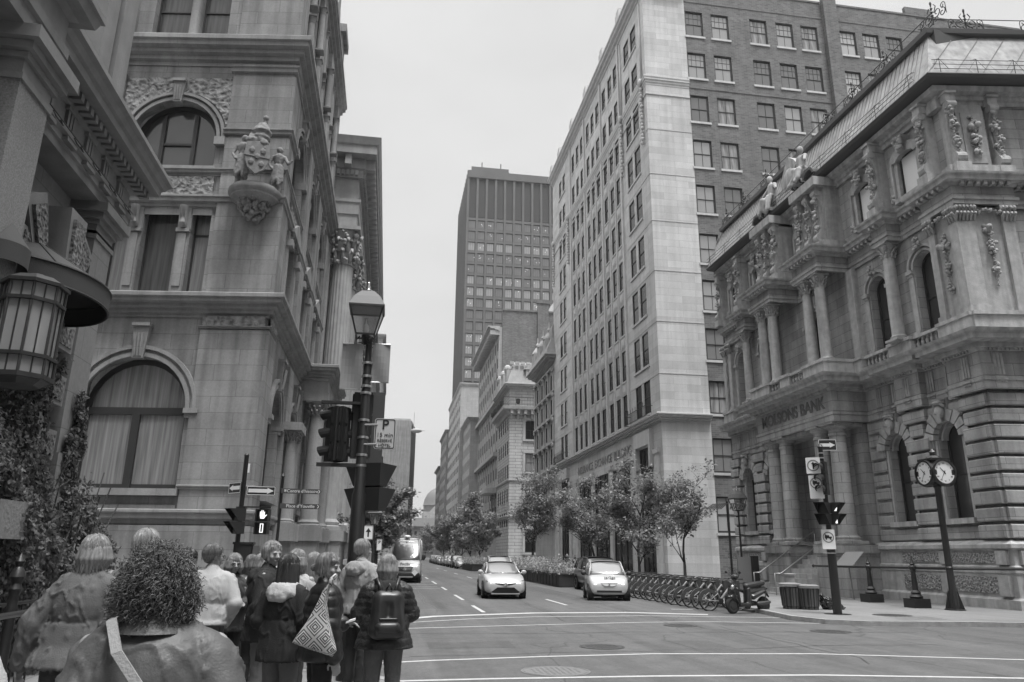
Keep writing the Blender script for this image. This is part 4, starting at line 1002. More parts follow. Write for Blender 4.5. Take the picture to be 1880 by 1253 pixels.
# rusticated ground floor: banded courses with sunk joints
mb = MB(); mbv = MB()
zc = 2.45; ch = .575
crs = []
while zc < 7.55: crs.append(zc); zc += ch
for F_, L, oo, pt in ((FM, ML, ops, 1), (FMs, 15, ms_o, 0)):
    for z in crs:
        z1 = z+ch-.11; segs = [(-.14 if True else 0, L)]
        for o in oo:
            if o[2] < z1 and o[3] > z and o[3] < 8:
                c = (o[0]+o[1])/2; r = .65; zs = o[3]-r
                if o[3]-o[2] > 4: w_ = (o[1]-o[0])/2+.1
                else:
                    hh = max(0, z-zs); w_ = .80 if z < zs-.1 else (max(0, (1.15)**2-hh*hh))**.5
                ns = []
                for a, b in segs:
                    if c+w_ <= a or c-w_ >= b: ns.append((a, b)); continue
                    if c-w_ > a: ns.append((a, c-w_))
                    if c+w_ < b: ns.append((c+w_, b))
                segs = ns
        if pt:
            ns = []
            for a, b in segs:
                if b <= PT0 or a >= PT1: ns.append((a, b)); continue
                if a < PT0: ns.append((a, PT0))
                if b > PT1: ns.append((PT1, b))
            segs = ns
        mb.T = F_
        for a, b in segs:
            # piers between windows stand a little further out
            mb.prism([(-.02, z), (.10, z), (.14, z+.04), (.14, z1-.04), (.10, z1), (-.02, z1)], a, b, 'x')
            for pa, pb in ((-.14, 1.1), (3.0, 4.3), (16.4, 17.7), (19.5, ML)) if F_ is FM else ((-.14, 3.4), (7, 8)):
                x0, x1 = max(a, pa), min(b, pb)
                if x1-x0 > .2: mb.prism([(.1, z), (.26, z), (.3, z+.04), (.3, z1-.04), (.26, z1), (.1, z1)], x0, x1, 'x')
mb.T = I4
part('rusticated_course', mb, MS, BKR)
mb = MB()      # voussoirs and carved heads over the ground floor arches
for F_, cs in ((FM, [c for c in wc if c != 10.3]), (FMs, [5.65, 9.65])):
    for c in cs:
        for k in range(9):
            a0 = math.pi*k/9+.03; a1 = math.pi*(k+1)/9-.03
            def pp(r, a): return (c-r*math.cos(a), 6.2+r*math.sin(a))
            ro = 1.12+(.1 if k % 2 == 0 else 0)
            mb.T = F_; mb.prism([pp(.68, a0), pp(ro, a0), pp(ro, a1), pp(.68, a1)], 0, .24)
        mb.box((c-.85, -.3, 3.0), (c+.85, .3, 3.2)); archivolt(mb, c, .56, 6.2, .1, -.35, -.1)
        for s in (-1, 1): mb.box((c+s*.72-.06, -.2, 3.2), (c+s*.72+.06, .1, 6.2))
mb.T = I4; part('voussoir', mb, MSP, BKR)
for F_, cs in ((FM, [c for c in wc if c != 10.3]), (FMs, [5.65])):
    for c in cs:
        mb = MB(); mb.T = F_; q = random.Random(int(c*10))
        mb.prism([(c-.2, 6.85), (c+.2, 6.85), (c+.3, 7.75), (c-.3, 7.75)], -.02, .22)
        mb.ball((c, .34, 7.22), (.19, .2, .27), 10, 8); mb.cap((c, .52, 7.25), (c, .55, 7.16), .035, .05, 6); mb.ball((c-.07, .5, 7.3), .03, 6, 4); mb.ball((c+.07, .5, 7.3), .03, 6, 4)
        mb.cap((c-.09, .45, 7.37), (c+.09, .45, 7.37), .04, .04, 6)
        for k in range(14): mb.cap((c+q.uniform(-.13, .13), .46, 7.06), (c+q.uniform(-.12, .12), .42, 6.8), .05, .025, 5)
        for k in range(16): a = math.pi*k/15; mb.ball((c-.22*math.cos(a), .34+.1*math.sin(a), 7.42+.12*math.sin(a)), .07, 6, 4)
        mb.lathe([(.2, 0), (.27, .04), (.24, .1), (.3, .18), (.2, .2)], 12, (c, .34, 7.5)); mb.T = I4
        part('carved_head', mb, MSP, BKR, smooth=40)
# ground-floor entablature with triglyphs, dentils and main cornice
piers0 = [(-.3, 1.3), (3.0, 4.3), (PT0-1.4, PT0-.001)] 
def front(d): 
    p = [(MX, MY+ML)]
    p += [(MX, MY+PT1), (MX-PD, MY+PT1), (MX-PD, MY+PT0), (MX, MY+PT0)]
    for a, b in ((3.0, 4.3),): p += [(MX, MY+b), (MX-d, MY+b), (MX-d, MY+a), (MX, MY+a)]
    p += [(MX, MY+1.25), (MX-d, MY+1.25), (MX-d, MY-d), (MX+3.3*kc, MY-3.3*ks-d*kc), (MX+3.3*kc, MY-3.3*ks), (MX+15*kc, MY-15*ks)]
    return p
P0 = front(.3)
mb = MB(); sweep(mb, P0, [(-.02, 7.62), (.12, 7.62), (.12, 7.9), (.16, 7.93), (.16, 8.05), (.1, 8.08), (.1, 9.0), (-.02, 9.0)]); part('entablature', mb, MS, BKR)
mb = MB(); sweep(mb, P0, [(-.02, 9.0), (.16, 9.0), (.2, 9.1), (.32, 9.12), (.34, 9.28), (.78, 9.32), (.8, 9.5), (.9, 9.56), (.95, 9.66), (.2, 9.84), (-.02, 9.84)]); part('main_cornice', mb, MSP, BKR)
mb = MB(); mb.T = FM
for u in [k*.155 for k in range(0, 134)]:
    y = PD if PT0 < u < PT1 else (.3 if (3 < u < 4.3 or u < 1.25) else 0); mb.box((u, y+.1, 9.02), (u+.085, y+.27, 9.14))
mb.T = FMs
for u in [k*.155 for k in range(0, 80)]: y = .3 if u < 3.3 else 0; mb.box((u-.2, y+.1, 9.02), (u-.115, y+.27, 9.14))
mb.T = I4; part('dentil', mb, MSP, BKR)
mb = MB()
for F_, us in ((FM, (.35, 1.6, 2.6, 3.65, 4.8, 5.9, 14.6, 15.5, 16.4, 17.3, 18.4, 19.6)), (FMs, (.3, 1.5, 2.7, 4.2, 5.6, 7, 8.4, 9.8))):
    mb.T = F_
    for u in us:
        y = .3 if ((F_ is FM and (3 < u < 4.3 or u < 1.25)) or (F_ is FMs and u < 3.3)) else 0
        for s in (-.13, 0, .13): mb.box((u+s-.045, y+.09, 8.14), (u+s+.045, y+.15, 8.92))
        mb.box((u-.22, y+.1, 7.94), (u+.22, y+.2, 8.0)); 
        for s in range(-2, 3): mb.box((u+s*.08-.02, y+.1, 7.84), (u+s*.08+.02, y+.18, 7.9))
mb.T = I4; part('triglyph', mb, MSP, BKR)
# portico columns, ceiling, steps
mb = MB(); mb.T = FM
part_cols = []
for u in (7.5, 8.75, 11.95, 13.2):
    m2 = MB(); m2.T = FM; column(m2, (u, PD-.42), 2.35, 7.6, .40, .55, order='dor'); m2.T = I4; part('portico_column', m2, MS, BKR, smooth=35)
for u in (7.5, 13.2): mb.box((u-.38, 0, 2.35), (u+.38, .35, 7.6))
mb.box((PT0, 0, .0), (PT0+2.3, PD+.15, 2.3)); mb.box((PT1-2.3, 0, 0), (PT1, PD+.15, 2.3)); mb.box((PT0-.08, 0, 1.95), (PT0+2.35, PD+.25, 2.3)); mb.box((PT1-2.35, 0, 1.95), (PT1+.08, PD+.25, 2.3))
mb.box((PT0+2.3, -.4, 0), (PT1-2.3, .7, 2.1))
part('portico_base', mb, MS, BKR)
mb = MB(); mb.T = FM
for k in range(9): mb.box((PT0+2.32, .7+k*.3, 0), (PT1-2.32, 1.0+k*.3, 2.1-(k+1)*.215))
mb.T = I4; part('steps', mb, MSP, BKR)
mb = MB(); mb.T = FM; mb.box((9.2, -.4, 2.1), (11.4, -.32, 6.4)); mb.T = I4; dd = part('door', mb, DARKWOOD, BKR)
mb = MB(); mb.T = FM
for a in (9.35, 10.4):
    mb.box((a, -.32, 2.3), (a+.85, -.29, 3.6)); mb.box((a, -.32, 3.8), (a+.85, -.29, 5.4))
mb.T = I4; part('door_panel', mb, GLASS, dd)
for s, u in ((1, PT0+2.45), (-1, PT1-2.45)):
    mb = MB(); mb.T = FM; mb.tube([(u, PD-1.1, 3.0), (u, 3.6, 1.05), (u, 3.9, 1.05), (u, 3.9, .12)], .03, 8); mb.tube([(u, PD-1.1, 3.0), (u, PD-1.1, 2.1)], .025, 6); mb.T = I4; part('handrail', mb, STEEL, BKR, smooth=True)
mb = MB(); mb.T = FM; mb.box((PT0+.15, .3, 7.45), (PT1-.15, PD-.1, 7.62)); mb.T = I4; part('portico_ceiling', mb, MSP, BKR)
# name cut on the frieze
FT = frame((MX-PD-.1, MY+(PT0+PT1)/2, 8.54), (0, -1), (-1, 0)); mb = MB(); text_mb(mb, 'MOLSONS BANK', FT, .78, .07, bold=True); part('frieze_lettering', mb, mat('stained_letter', .16, .8), BKR)
# balustrade
def baluster_run(mbb, mbr, F_, a, b, y, z0=9.85, z1=10.5):
    mbr.T = F_; mbr.box((a, y-.13, z0), (b, y+.13, z0+.1)); mbr.box((a, y-.16, z1-.12), (b, y+.16, z1)); mbb.T = F_
    n = max(1, int((b-a)/.25))
    for k in range(n): mbb.lathe([(.07, 0), (.07, .04), (.045, .07), (.085, .2), (.04, .36), (.065, .43)], 8, (a+(k+.5)*(b-a)/n, y, z0+.1))
mbb = MB(); mbr = MB()
for a, b in ((1.35, 2.95), (4.35, 6.2), (14.3, 16.3), (17.8, 19.3)): baluster_run(mbb, mbr, FM, a, b, .22)
baluster_run(mbb, mbr, FM, PT0+1.7, PT0+3.0, PD+.1); baluster_run(mbb, mbr, FM, PT0+3.9, PT1-1.8, PD+.1)
mbb.T = I4; mbr.T = I4; part('baluster', mbb, MSP, BKR, smooth=30); part('balustrade_rail', mbr, MSP, BKR)
mb = MB(); mb.T = FM
for a, b, d in ((-.35, 1.35, .5), (2.95, 4.35, .5), (6.2, 7, .5), (16.3, 17.8, .5), (19.3, ML, .5), (13.8, 14.3, .5)): mb.box((a, -.02, 9.83), (b, d, 10.38)); mb.box((a-.04, -.02, 10.38), (b+.04, d+.06, 10.52))
for a, b in ((PT0-.1, PT0+1.7), (PT1-1.8, PT1+.1), (PT0+3.0, PT0+3.9)): mb.box((a, .2, 9.83), (b, PD+.3, 10.38)); mb.box((a-.04, .2, 10.38), (b+.04, PD+.38, 10.52))
mb.T = FMs; mb.box((-.34, -.02, 9.83), (3.3, .5, 10.38)); mb.box((-.36, -.02, 10.38), (3.35, .58, 10.52)); mb.box((3.35, -.02, 9.83), (15, .2, 10.4)); mb.T = I4
part('pedestal', mb, MSP, BKR)
# piano nobile: columns, pilasters, arches
pn = MB(); lc = MB(); gd = MB()
def pcol(F_, u, y): 
    pn.T = F_; column(pn, (u, y), 10.5, 14.85, .27, .62, n=16); lc.T = F_; leafcap(lc, (u, y), 14.2, 14.78, .27, int(u*7), 8)
for u in (3.65, 17.0): pcol(FM, u, .42)
for u in (7.5, 8.6, 12.1, 13.2): pcol(FM, u, PD-.35 if u in (8.6, 12.1) else PD-.35)
def ppil(F_, a, b, y, gar=True):
    pn.T = F_; pn.box((a, -.02, 10.75), (b, y, 14.2)); pn.box((a-.06, -.02, 10.5), (b+.06, y+.06, 10.78)); lc.T = F_; pn.box((a-.08, -.02, 14.78), (b+.08, y+.1, 14.86))
    q = random.Random(int(a*31+b)); n = int((b-a)/.13)
    for t in range(2):
        for k in range(n+1): x = a+(b-a)*k/n; z = 14.2+t*.25; lc.tube([(x, y, z), (x, y+.06, z+.2), (x, y+.17, z+.3), (x, y+.2, z+.22)], 0, 5, True, [.05, .065, .06, .03])
    for x in (a, b): lc.ball((x, y+.1, 14.7), .1, 6, 5)
ppil(FM, -.3, .12, .34); ppil(FM, .95, 1.28, .34); ppil(FMs, -.3, .4, .34); ppil(FMs, 1.5, 1.95, .34); ppil(FM, 19.5, 19.9, .3); ppil(FM, 20.25, 20.6, .3); ppil(FMs, 2.9, 3.3, .1)
pn.T = FMs; pn.box((-.02, -.02, 10.5), (1.95, .2, 14.85)); pn.T = FM; pn.box((-.02, -.02, 10.5), (1.25, .2, 14.85))
for F_, u in ((FM, .55), (FMs, .95)): gd.T = F_; garland(gd, (u, .3, 14.0), (u, .3, 11.6), .2, 90, int(u*9), .45); gd.T = F_; garland(gd, (u-.4, .4, 14.6), (u+.4, .4, 14.6), .15, 18, 4, 0)
gd.T = FM; garland(gd, (20.07, .27, 14.0), (20.07, .27, 11.6), .13, 50, 5, .45)
for u in (6.7, 14.1):
    pn.T = FM; pn.box((u-.25, -.02, 10.5), (u+.25, .3, 14.85))
for F_, cs in ((FM, wc), (FMs, [5.6, 9.6])):
    for c in cs:
        pn.T = F_; archivolt(pn, c, .62, 13.35, .1, 0, .07); archivolt(pn, c, .78, 13.35, .12, 0, .14)
        for s in (-1, 1):
            a, b = sorted((c+s*.62, c+s*.98)); pn.box((a, -.3, 13.2), (b, .18, 13.36)); pn.box((a+.02, -.3, 13.08), (b-.02, .12, 13.2)); pn.box((a+.03, -.02, 10.6), (b-.04, .08, 13.1)); pn.box((a, -.02, 10.5), (b, .14, 10.72))
        gd.T = F_; q = random.Random(int(c*3))
        for k in range(12): gd.ball((c+q.uniform(-.16, .16), .2+q.uniform(0, .12), 14.2+q.uniform(-.25, .35)), q.uniform(.05, .1), 6, 4)
pn.T = I4; lc.T = I4; gd.T = I4
part('upper_column', pn, MSP, BKR, smooth=32); part('leaf_capital', lc, MSP, BKR, smooth=True); part('garland', gd, MSP, BKR, smooth=True)
# upper entablature breaks forward over columns
def brk(pairs, d, corner=1.3, cd=.34, side=2.0):
    p = [(MX, MY+ML)]
    for a, b, dd in sorted(pairs, reverse=True): p += [(MX, MY+b), (MX-dd, MY+b), (MX-dd, MY+a), (MX, MY+a)]
    p += [(MX, MY+corner), (MX-cd, MY+corner), (MX-cd, MY-cd), (MX+side*kc, MY-side*ks-cd*kc), (MX+side*kc, MY-side*ks), (MX+15*kc, MY-15*ks)]
    return p
P1 = brk([(3.2, 4.1, .65), (7.0, 9.1, PD-.05), (11.6, 13.7, PD-.05), (16.55, 17.45, .65)], 0)
mb = MB(); sweep(mb, P1, [(-.02, 14.86), (.1, 14.86), (.1, 15.02), (.15, 15.05), (.15, 15.16), (.06, 15.2), (.06, 15.62), (-.02, 15.62)]); part('entablature', mb, MS, BKR)
mb = MB(); sweep(mb, P1, [(-.02, 15.62), (.12, 15.62), (.2, 15.72), (.42, 15.76), (.44, 15.9), (.52, 15.96), (.54, 16.04), (.1, 16.2), (-.02, 16.2)]); part('cornice', mb, MSP, BKR)
mb = MB()
for F_, L in ((FM, ML), (FMs, 12)):
    mb.T = F_; u = -.1
    while u < L:
        y = 0
        if F_ is FM:
            for a, b, dd in ((3.2, 4.1, .65), (7.0, 9.1, PD-.05), (11.6, 13.7, PD-.05), (16.55, 17.45, .65), (-.3, 1.3, .34)):
                if a < u < b-.1: y = dd
        elif u < 1.9: y = .34
        mb.box((u, y+.05, 15.6), (u+.13, y+.36, 15.74)); u += .3
mb.T = I4; part('modillion', mb, MSP, BKR)
# attic: scrolled consoles, window surrounds, garlands
at = MB(); gd = MB()
def console(F_, u, y, z0=16.5, z1=19.3, s=1.):
    at.T = F_; at.box((u-.2, -.02, z1), (u+.2, y+.38, z1+.32)); at.box((u-.24, -.02, z1+.32), (u+.24, y+.46, z1+.42))
    P = [(y+.3, z1), (y+.42, z1-.15), (y+.36, z1-.35), (y+.2, z1-.6), (y+.12, z1-1.2), (y+.2, z0+.9), (y+.42, z0+.45), (y+.5, z0+.2), (y+.36, z0+.02), (0, z0), (0, z1)]
    at.prism(P, u-.15, u+.15, 'x'); at.prism([(p[0]+.04 if 0 < i < 9 else p[0], p[1]) for i, p in enumerate(P)], u-.06, u+.06, 'x')
    for z, r in ((z1-.15, .17), (z0+.25, .26)): at.prism([(y+.3+r*math.cos(a*math.pi/6), z+r*math.sin(a*math.pi/6)) for a in range(12)], u-.19, u+.19, 'x')
    at.box((u-.3, -.02, 16.1), (u+.3, y+.55, 16.5)); gd.T = F_; garland(gd, (u, y+.32, z1-.35), (u, y+.45, z0+.55), .18, 50, int(u*11), .1)
for u in (.55, 3.65, 17.0, 20.1): console(FM, u, .25 if u not in (3.65, 17.) else .4)
for u in (7.4, 8.2, 9.0, 11.7, 12.5, 13.3): console(FM, u, PD-.9); 
at.T = FM; at.box((6.9, 0, 16.1), (9.2, PD-.5, 16.5)); at.box((11.5, 0, 16.1), (13.8, PD-.5, 16.5)); at.box((7.1, 0, 16.4), (9.2, PD-.9, 19.5)); at.box((11.5, 0, 16.4), (13.6, PD-.9, 19.5)); at.box((6.95, 0, 19.45), (9.3, PD-.3, 19.9)); at.box((11.4, 0, 19.45), (13.75, PD-.3, 19.9))
console(FMs, .1, .25); console(FMs, 1.95, .02)
at.T = FMs; at.box((.5, -.02, 16.5), (1.6, .2, 19.4)); at.box((.66, .19, 16.75), (1.44, .24, 19.0)); at.box((-.3, -.02, 16.15), (2.2, .55, 16.5)); gd.T = FMs; garland(gd, (1.05, .27, 18.8), (1.05, .3, 17.1), .21, 80, 3, .1)
at.T = FM; at.box((-.25, -.02, 19.2), (1.2, .3, 19.6)); 
for F_, cs in ((FM, wc), (FMs, [5.6, 9.6])):
    for c in cs:
        at.T = F_
        for s in (-1, 1):
            at.box((c+s*.68-.1, -.3, 16.6), (c+s*.68+.1, .12, 18.35)); at.box((c+s*.88-.08, -.02, 16.5), (c+s*.88+.08, .22, 18.5)); gd.T = F_
            for k in range(7): gd.ball((c+s*.92+rnd.uniform(-.1, .1), .24, 16.7+rnd.uniform(-.12, .2)), .08, 6, 4)
        P = arcpts(c-.98, c+.98, 18.4, .55, 10); Q = arcpts(c-.56, c+.56, 18.33, .22, 10)
        for i in range(10): a, b, d, e = P[i], P[i+1], Q[i+1], Q[i]; at.prism([a, b, d, e], -.02, .2)
        at.prism([(c-.16, 18.55), (c+.16, 18.55), (c+.26, 19.25), (c-.26, 19.25)], 0, .42); gd.T = F_
        for k in range(16): gd.ball((c+rnd.uniform(-.28, .28), .4+rnd.uniform(0, .08), 18.95+rnd.uniform(-.3, .3)), rnd.uniform(.06, .11), 6, 4)
        at.box((c-.8, -.4, 16.42), (c+.8, .3, 16.6))
at.T = I4; gd.T = I4; part('scroll_console', at, MSP, BKR); part('attic_garland', gd, MSP, BKR, smooth=True)
PE = [(MX, MY+ML), (MX, MY+13.9), (MX-.5, MY+13.9), (MX-.5, MY+6.8), (MX, MY+6.8), (MX, MY), (MX+15*kc, MY-15*ks)]
PE2 = mpath
mb = MB(); sweep(mb, PE2, [(-.02, 19.4), (.12, 19.4), (.16, 19.55), (.26, 19.6), (.26, 19.75), (.5, 19.85), (.55, 20.05), (-.02, 20.05)]); part('attic_cornice', mb, MSP, BKR)
mb = MB(); sweep(mb, PE2, [(-.02, 20.05), (.95, 20.16), (1.05, 20.26), (1.03, 20.31), (.6, 20.32), (-.02, 20.32)]); part('eaves', mb, mat('dark_eaves', .09, .6), BKR)
# mansard: pale standing-seam metal, ridge roll, snow guards and iron cresting
MET = mat('pale_roof_metal', .36, .6, noise_amp=.22, noise_scale=1.6, spec=.15, metal=.0, streak=.3)
mb = MB(); sweep(mb, PE2, [(.95, 20.3), (-.35, 23.1), (-.6, 23.1), (-.6, 20.3)]); part('mansard_roof', mb, MET, BKR)
mb = MB(); sweep(mb, PE2, [(-.35, 23.05), (-.12, 23.1), (-.08, 23.3), (-.35, 23.45), (-1.0, 23.5), (-1.0, 23.05)]); part('ridge_roll', mb, mat('lead_ridge', .14, .5), BKR)
mb = MB(); mb.T = FM
for k in range(70): u = .1+k*.3; mb.tube([(u-.3, .92, 20.36), (u+.4, -.33, 23.1)], .022, 4)
mb.T = FMs
for k in range(14): u = -.6+k*1.1; mb.tube([(u-.2, .92, 20.36), (u+2.0, -.33, 23.1)], .022, 4); mb.tube([(u+1.6, .92, 20.36), (u+1.1, -.1, 22.5)], .015, 4)
mb.T = I4; part('roof_seam', mb, mat('roof_seam', .16, .5), BKR)
mb = MB()
for F_, L, u0 in ((FM, ML, 0), (FMs, 13, -.6)):
    mb.T = F_
    for z, y in ((20.5, 1.0), (20.72, .98), (20.94, .95)): mb.tube([(u0, y, z), (L, y, z)], .012, 4)
    u = u0+.3
    while u < L:
        mb.tube([(u, .95, 20.3), (u, .95, 21.0), (u+.12, .45, 21.3)], .013, 4); mb.tube([(u-.35, .96, 20.5), (u, .95, 21.0), (u+.35, .96, 20.5)], .009, 4); u += 2.2 if F_ is FM else 1.5
mb.T = I4; part('snow_guard', mb, BLACK, BKR)
for F_, us in ((FM, (-.0, 3.2, 5.7, 8.0, 14.5, 17.5, 20)), (FMs, (2.1, 5.2, 8.3))):
    for u in us:
        mb = MB(); mb.T = F_; y = -.45; z = 23.45
        mb.tube([(u, y, z), (u, y, z+1.0)], .03, 5); mb.ball((u, y, z+1.05), (.05, .05, .11), 6, 4)
        for k in (.45, .62, .8): mb.ball((u, y, z+k), .06, 6, 4)
        for s in (-1, 1):
            def sp(cx, cz, r0, tn, a0): return [(u+s*(cx+r0*(1-.75*t/14)*math.cos(a0+tn*t/14)), y, z+cz+r0*(1-.75*t/14)*math.sin(a0+tn*t/14)) for t in range(15)]
            mb.tube(sp(.26, .42, .24, 7.5, math.pi), .022, 4); mb.tube(sp(.55, .2, .2, -7, math.pi/2), .022, 4); mb.tube(sp(.16, .12, .13, 6, 0), .018, 4); mb.tube(sp(.6, .5, .14, 7, 0), .018, 4)
            mb.tube([(u+s*.1, y, z+.5), (u+s*.24, y, z+.75), (u+s*.14, y, z+.9)], .02, 4); mb.tube([(u+s*.75, y, z), (u+s*.75, y, z+.5)], .015, 4)
        mb.T = I4; part('roof_cresting', mb, BLACK, BKR)
mb = MB()
for F_, L in ((FM, ML), (FMs, 12)):
    mb.T = F_; mb.tube([(0, -.45, 23.5), (L, -.45, 23.5)], .018, 4); mb.tube([(0, -.45, 24.05), (L, -.45, 24.05)], .018, 4)
mb.T = I4; part('cresting_rail', mb, BLACK, BKR)
# sculpted pediment group and shell gutters in the middle of the eaves
mb = MB(); mb.T = FM
for u in (7.6, 8.7, 12.0, 13.1):
    P = [(u+.5*math.cos(math.pi*k/10), 20.25+.42*math.sin(math.pi*k/10)) for k in range(11)]; Q = [(u+.36*math.cos(math.pi*k/10), 20.25+.28*math.sin(math.pi*k/10)) for k in range(11)]
    for k in range(10): mb.prism([P[k], P[k+1], Q[k+1], Q[k]], -.6, 1.25)
mb.T = I4; part('shell_gutter', mb, MATS['dark_eaves'], BKR, smooth=30)
mb = MB(); mb.T = FM
q = random.Random(4)
def seated(u, s):
    c = mb.cap; y = .65; z = 20.6
    c((u, y, z+.3), (u-s*.05, y, z+1.0), .24, .22, 10); c((u, y, z+.3), (u+s*.1, y+.45, z+.35), .17, .14); c((u+s*.1, y+.45, z+.35), (u+s*.15, y+.5, z-.1), .13, .1)
    c((u+.1, y, z+.3), (u+.3*s, y+.4, z+.3), .17, .14); c((u+.3*s, y+.4, z+.3), (u+.35*s, y+.5, z-.1), .13, .1)
    c((u-.25, y, z+1.05), (u+.25, y, z+1.05), .11, .11); mb.ball((u+s*.03, y+.05, z+1.42), (.14, .15, .18), 9, 7); c((u+.27*s, y, z+1.05), (u+.5*s, y+.2, z+.7), .09, .07); c((u-.27*s, y, z+1.05), (u-.5*s, y+.1, z+.75), .09, .07)
    for k in range(8): c((u+q.uniform(-.3, .3), y+q.uniform(0, .4), z+.5), (u+q.uniform(-.45, .45), y+q.uniform(.2, .6), z-.2), .09, .1, 6)
seated(0, -1); mb.v = [(FM @ Vector((8.7, .2, 20.6)))+((Vector(v)-(FM @ Vector((0, .2, 20.6))))*1.25) for v in mb.v]; k0 = len(mb.v); seated(0, 1); mb.v[k0:] = [(FM @ Vector((11.9, .2, 20.6)))+((Vector(v)-(FM @ Vector((0, .2, 20.6))))*1.25) for v in mb.v[k0:]]
mb.T = I4; remesh_obj('seated_statue', mb, MSP, BKR, .05, 3)
mb = MB(); mb.T = FM; mb.prism([(9.5, 20.4), (11.1, 20.4), (11.3, 21.8), (10.8, 22.5), (10.3, 22.9), (9.8, 22.5), (9.3, 21.8)], -.2, .55); mb.ball((10.3, .6, 21.5), (.6, .15, .7), 12, 8)
for k in range(20): mb.ball((10.3+q.uniform(-.6, .6), .4, 20.6+q.uniform(0, .5)), .12, 6, 4)
mb.T = I4; part('crest_panel', mb, MSP, BKR, smooth=30)
mb = MB(); mb.T = FM; mb.box((0, -14, 20.2), (ML, -.4, 23.2)); mb.T = FMs; mb.box((6, -12, 23), (9, -4, 26.5)); mb.T = I4; part('upper_roof', mb, MATS['slate_roof'], BKR)

# ------------------------------------------------------------------ right: tall limestone office with brick flank
LS = stone('pale_limestone', .58, 2.3, .62, .012, .12, .72, .14, .14, .12)
LSM = mat('limestone_trim', .56, .8, noise_amp=.08, noise_scale=1.5, bump=.15, bump_scale=30, streak=.1)
BRK = stone('grey_brick', .175, .45, .16, .016, .22, 1.35, .22, .12, .2, .9)
EX, EY, EL, EH = 20.6, 54.7, 38.8, 53.2
GLASSC = glassy('office_glass', .09, .08, wobble=.6); GLASSD = glassy('office_glass_pale', .26, .12, wobble=.6)
EXB = thing('office_tower', (EX, EY, 0), 'tall pale limestone office building with rows of paired windows and a grey brick flank', 'building')
FE = frame((EX, EY, 0), (0, 1), (-1, 0)); FEs = frame((EX, EY, 0), (1, 0), (0, -1))
rows = [12.95, 17.0, 21.35, 25.75, 30.25, 34.65, 39.0, 43.6, 47.95]; wh = 2.85
cols = [(2.2, 3.8), (4.35, 5.9)]+[(8.2, 9.5), (10.15, 11.5), (12.4, 13.7), (15.0, 16.4), (17.1, 18.4), (19.2, 20.5), (22.1, 23.3), (24.1, 25.4), (26.3, 27.6)]+[(31.3, 32.8), (33.4, 34.8)]
ops = [(a, b, z, z+(wh if j < 7 else 2.5)) for j, z in enumerate(rows) for a, b in cols]
big = [(8.2, 13.4), (14.6, 19.8), (21.0, 26.2)]
ops += [(a, b, .4, 9.4) for a, b in big]+[(2.4, 5.6, .4, 10.3), (31.2, 34.8, .4, 10.3)]
mb = MB(); mb.T = FE; wall(mb, 0, EL, 0, EH, ops, .13); mb.T = FEs; wall(mb, 0, 4.05, 0, EH, [], .1); mb.T = FE; mb.box((EL-.05, -20, 0), (EL, -.01, EH)); mb.T = I4; part('limestone_wall', mb, LS, EXB)
bx = [4.1, 6.65, 10.5, 13.15, 15.7, 19.7, 22.15, 24.65, 28.5, 31.0, 33.4]
brows = [3.5, 8., 12.6, 17., 21.2, 25.4, 30.0, 34.4, 38.9, 43.4, 47.9]
ob = [(u, u+1.72, z, z+2.7) for z in brows for u in bx]
mb = MB(); mb.T = FEs; wall(mb, 4.05, 40, 0, 53.4, ob, .22); mb.T = I4; part('brick_wall', mb, BRK, EXB)
mb = MB(); mb.T = FEs
for a, b in ((18.05, 19.4),): mb.box((a, .0, 0), (b, .5, 54.6))
mb.box((27.2, -.3, 53.4), (30.2, .05, 54.4)); mb.box((4.05, -.4, 53.4), (18, .06, 53.6)); mb.box((19.4, -.4, 53.4), (40, .06, 53.6)); mb.box((4.05, 0, 51.6), (40, .04, 51.75)); mb.box((4.05, 0, 42.3), (40, .05, 42.5)); mb.T = I4
part('brick_pier', mb, BRK, EXB)
mb = MB(); mb.T = FEs
for u, b, z, z2 in ob: mb.box((u-.12, 0, z-.2), (b+.12, .09, z))
mb.T = FE
for j, z in enumerate(rows):
    for a, b in ((2.25, 5.85), (31.3, 34.8)): mb.box((a-.12, 0, z-.2), (b+.12, .1, z-.02))
    for a, b in cols[2:11]: mb.box((a-.05, 0, z-.16), (b+.05, .07, z-.01))
mb.T = I4; part('sill', mb, LSM, EXB)
bulk = []; q = random.Random(21)
for i, (a, b, z, z2) in enumerate(ops):
    st = 'tri' if b-a > 2 else 'sash'
    window(EXB, FE, a, z, b-a, z2-z, -.12, st, GLASSK, bulk=bulk if z > 20 else None)
cnt = 0
for u, b, z, z2 in sorted(ob, key=lambda o: -o[2]):
    hid = z < 20 and u > 5
    gm = q.choice([GLASSC, GLASSC, BLIND, GLASSD, GLASSD, curtain('half_blind', .08, .42, 3.)]) 
    if hid: gm = GLASS
    cnt += 0 if hid else 1
    window(EXB, FEs, u, z, 1.72, 2.7, -.2, 'sashg' if z > 42 else 'sashv', gm, bulk=bulk if (hid or cnt > 44) else None)
bulkwin(EXB, bulk)
pe = [(EX, EY+EL), (EX, EY), (EX+4.05, EY)]
mb = MB()
sweep(mb, pe, corn(11.9, 12.5, .55, 3)); sweep(mb, pe, corn(42.2, 43.1, .22, 3)); sweep(mb, pe, [(-.02, 41.2), (.08, 41.2), (.08, 41.35), (-.02, 41.35)])
for z_ in rows[1:7]: sweep(mb, pe, [(-.02, z_-1.3), (.03, z_-1.3), (.03, z_-1.22), (-.02, z_-1.22)])
sweep(mb, pe, corn(52.0, 53.2, .75, 3)); sweep(mb, pe, [(-.5, 53.1), (.05, 53.1), (.05, 54.0), (-.5, 54.0)])
mb.T = FE
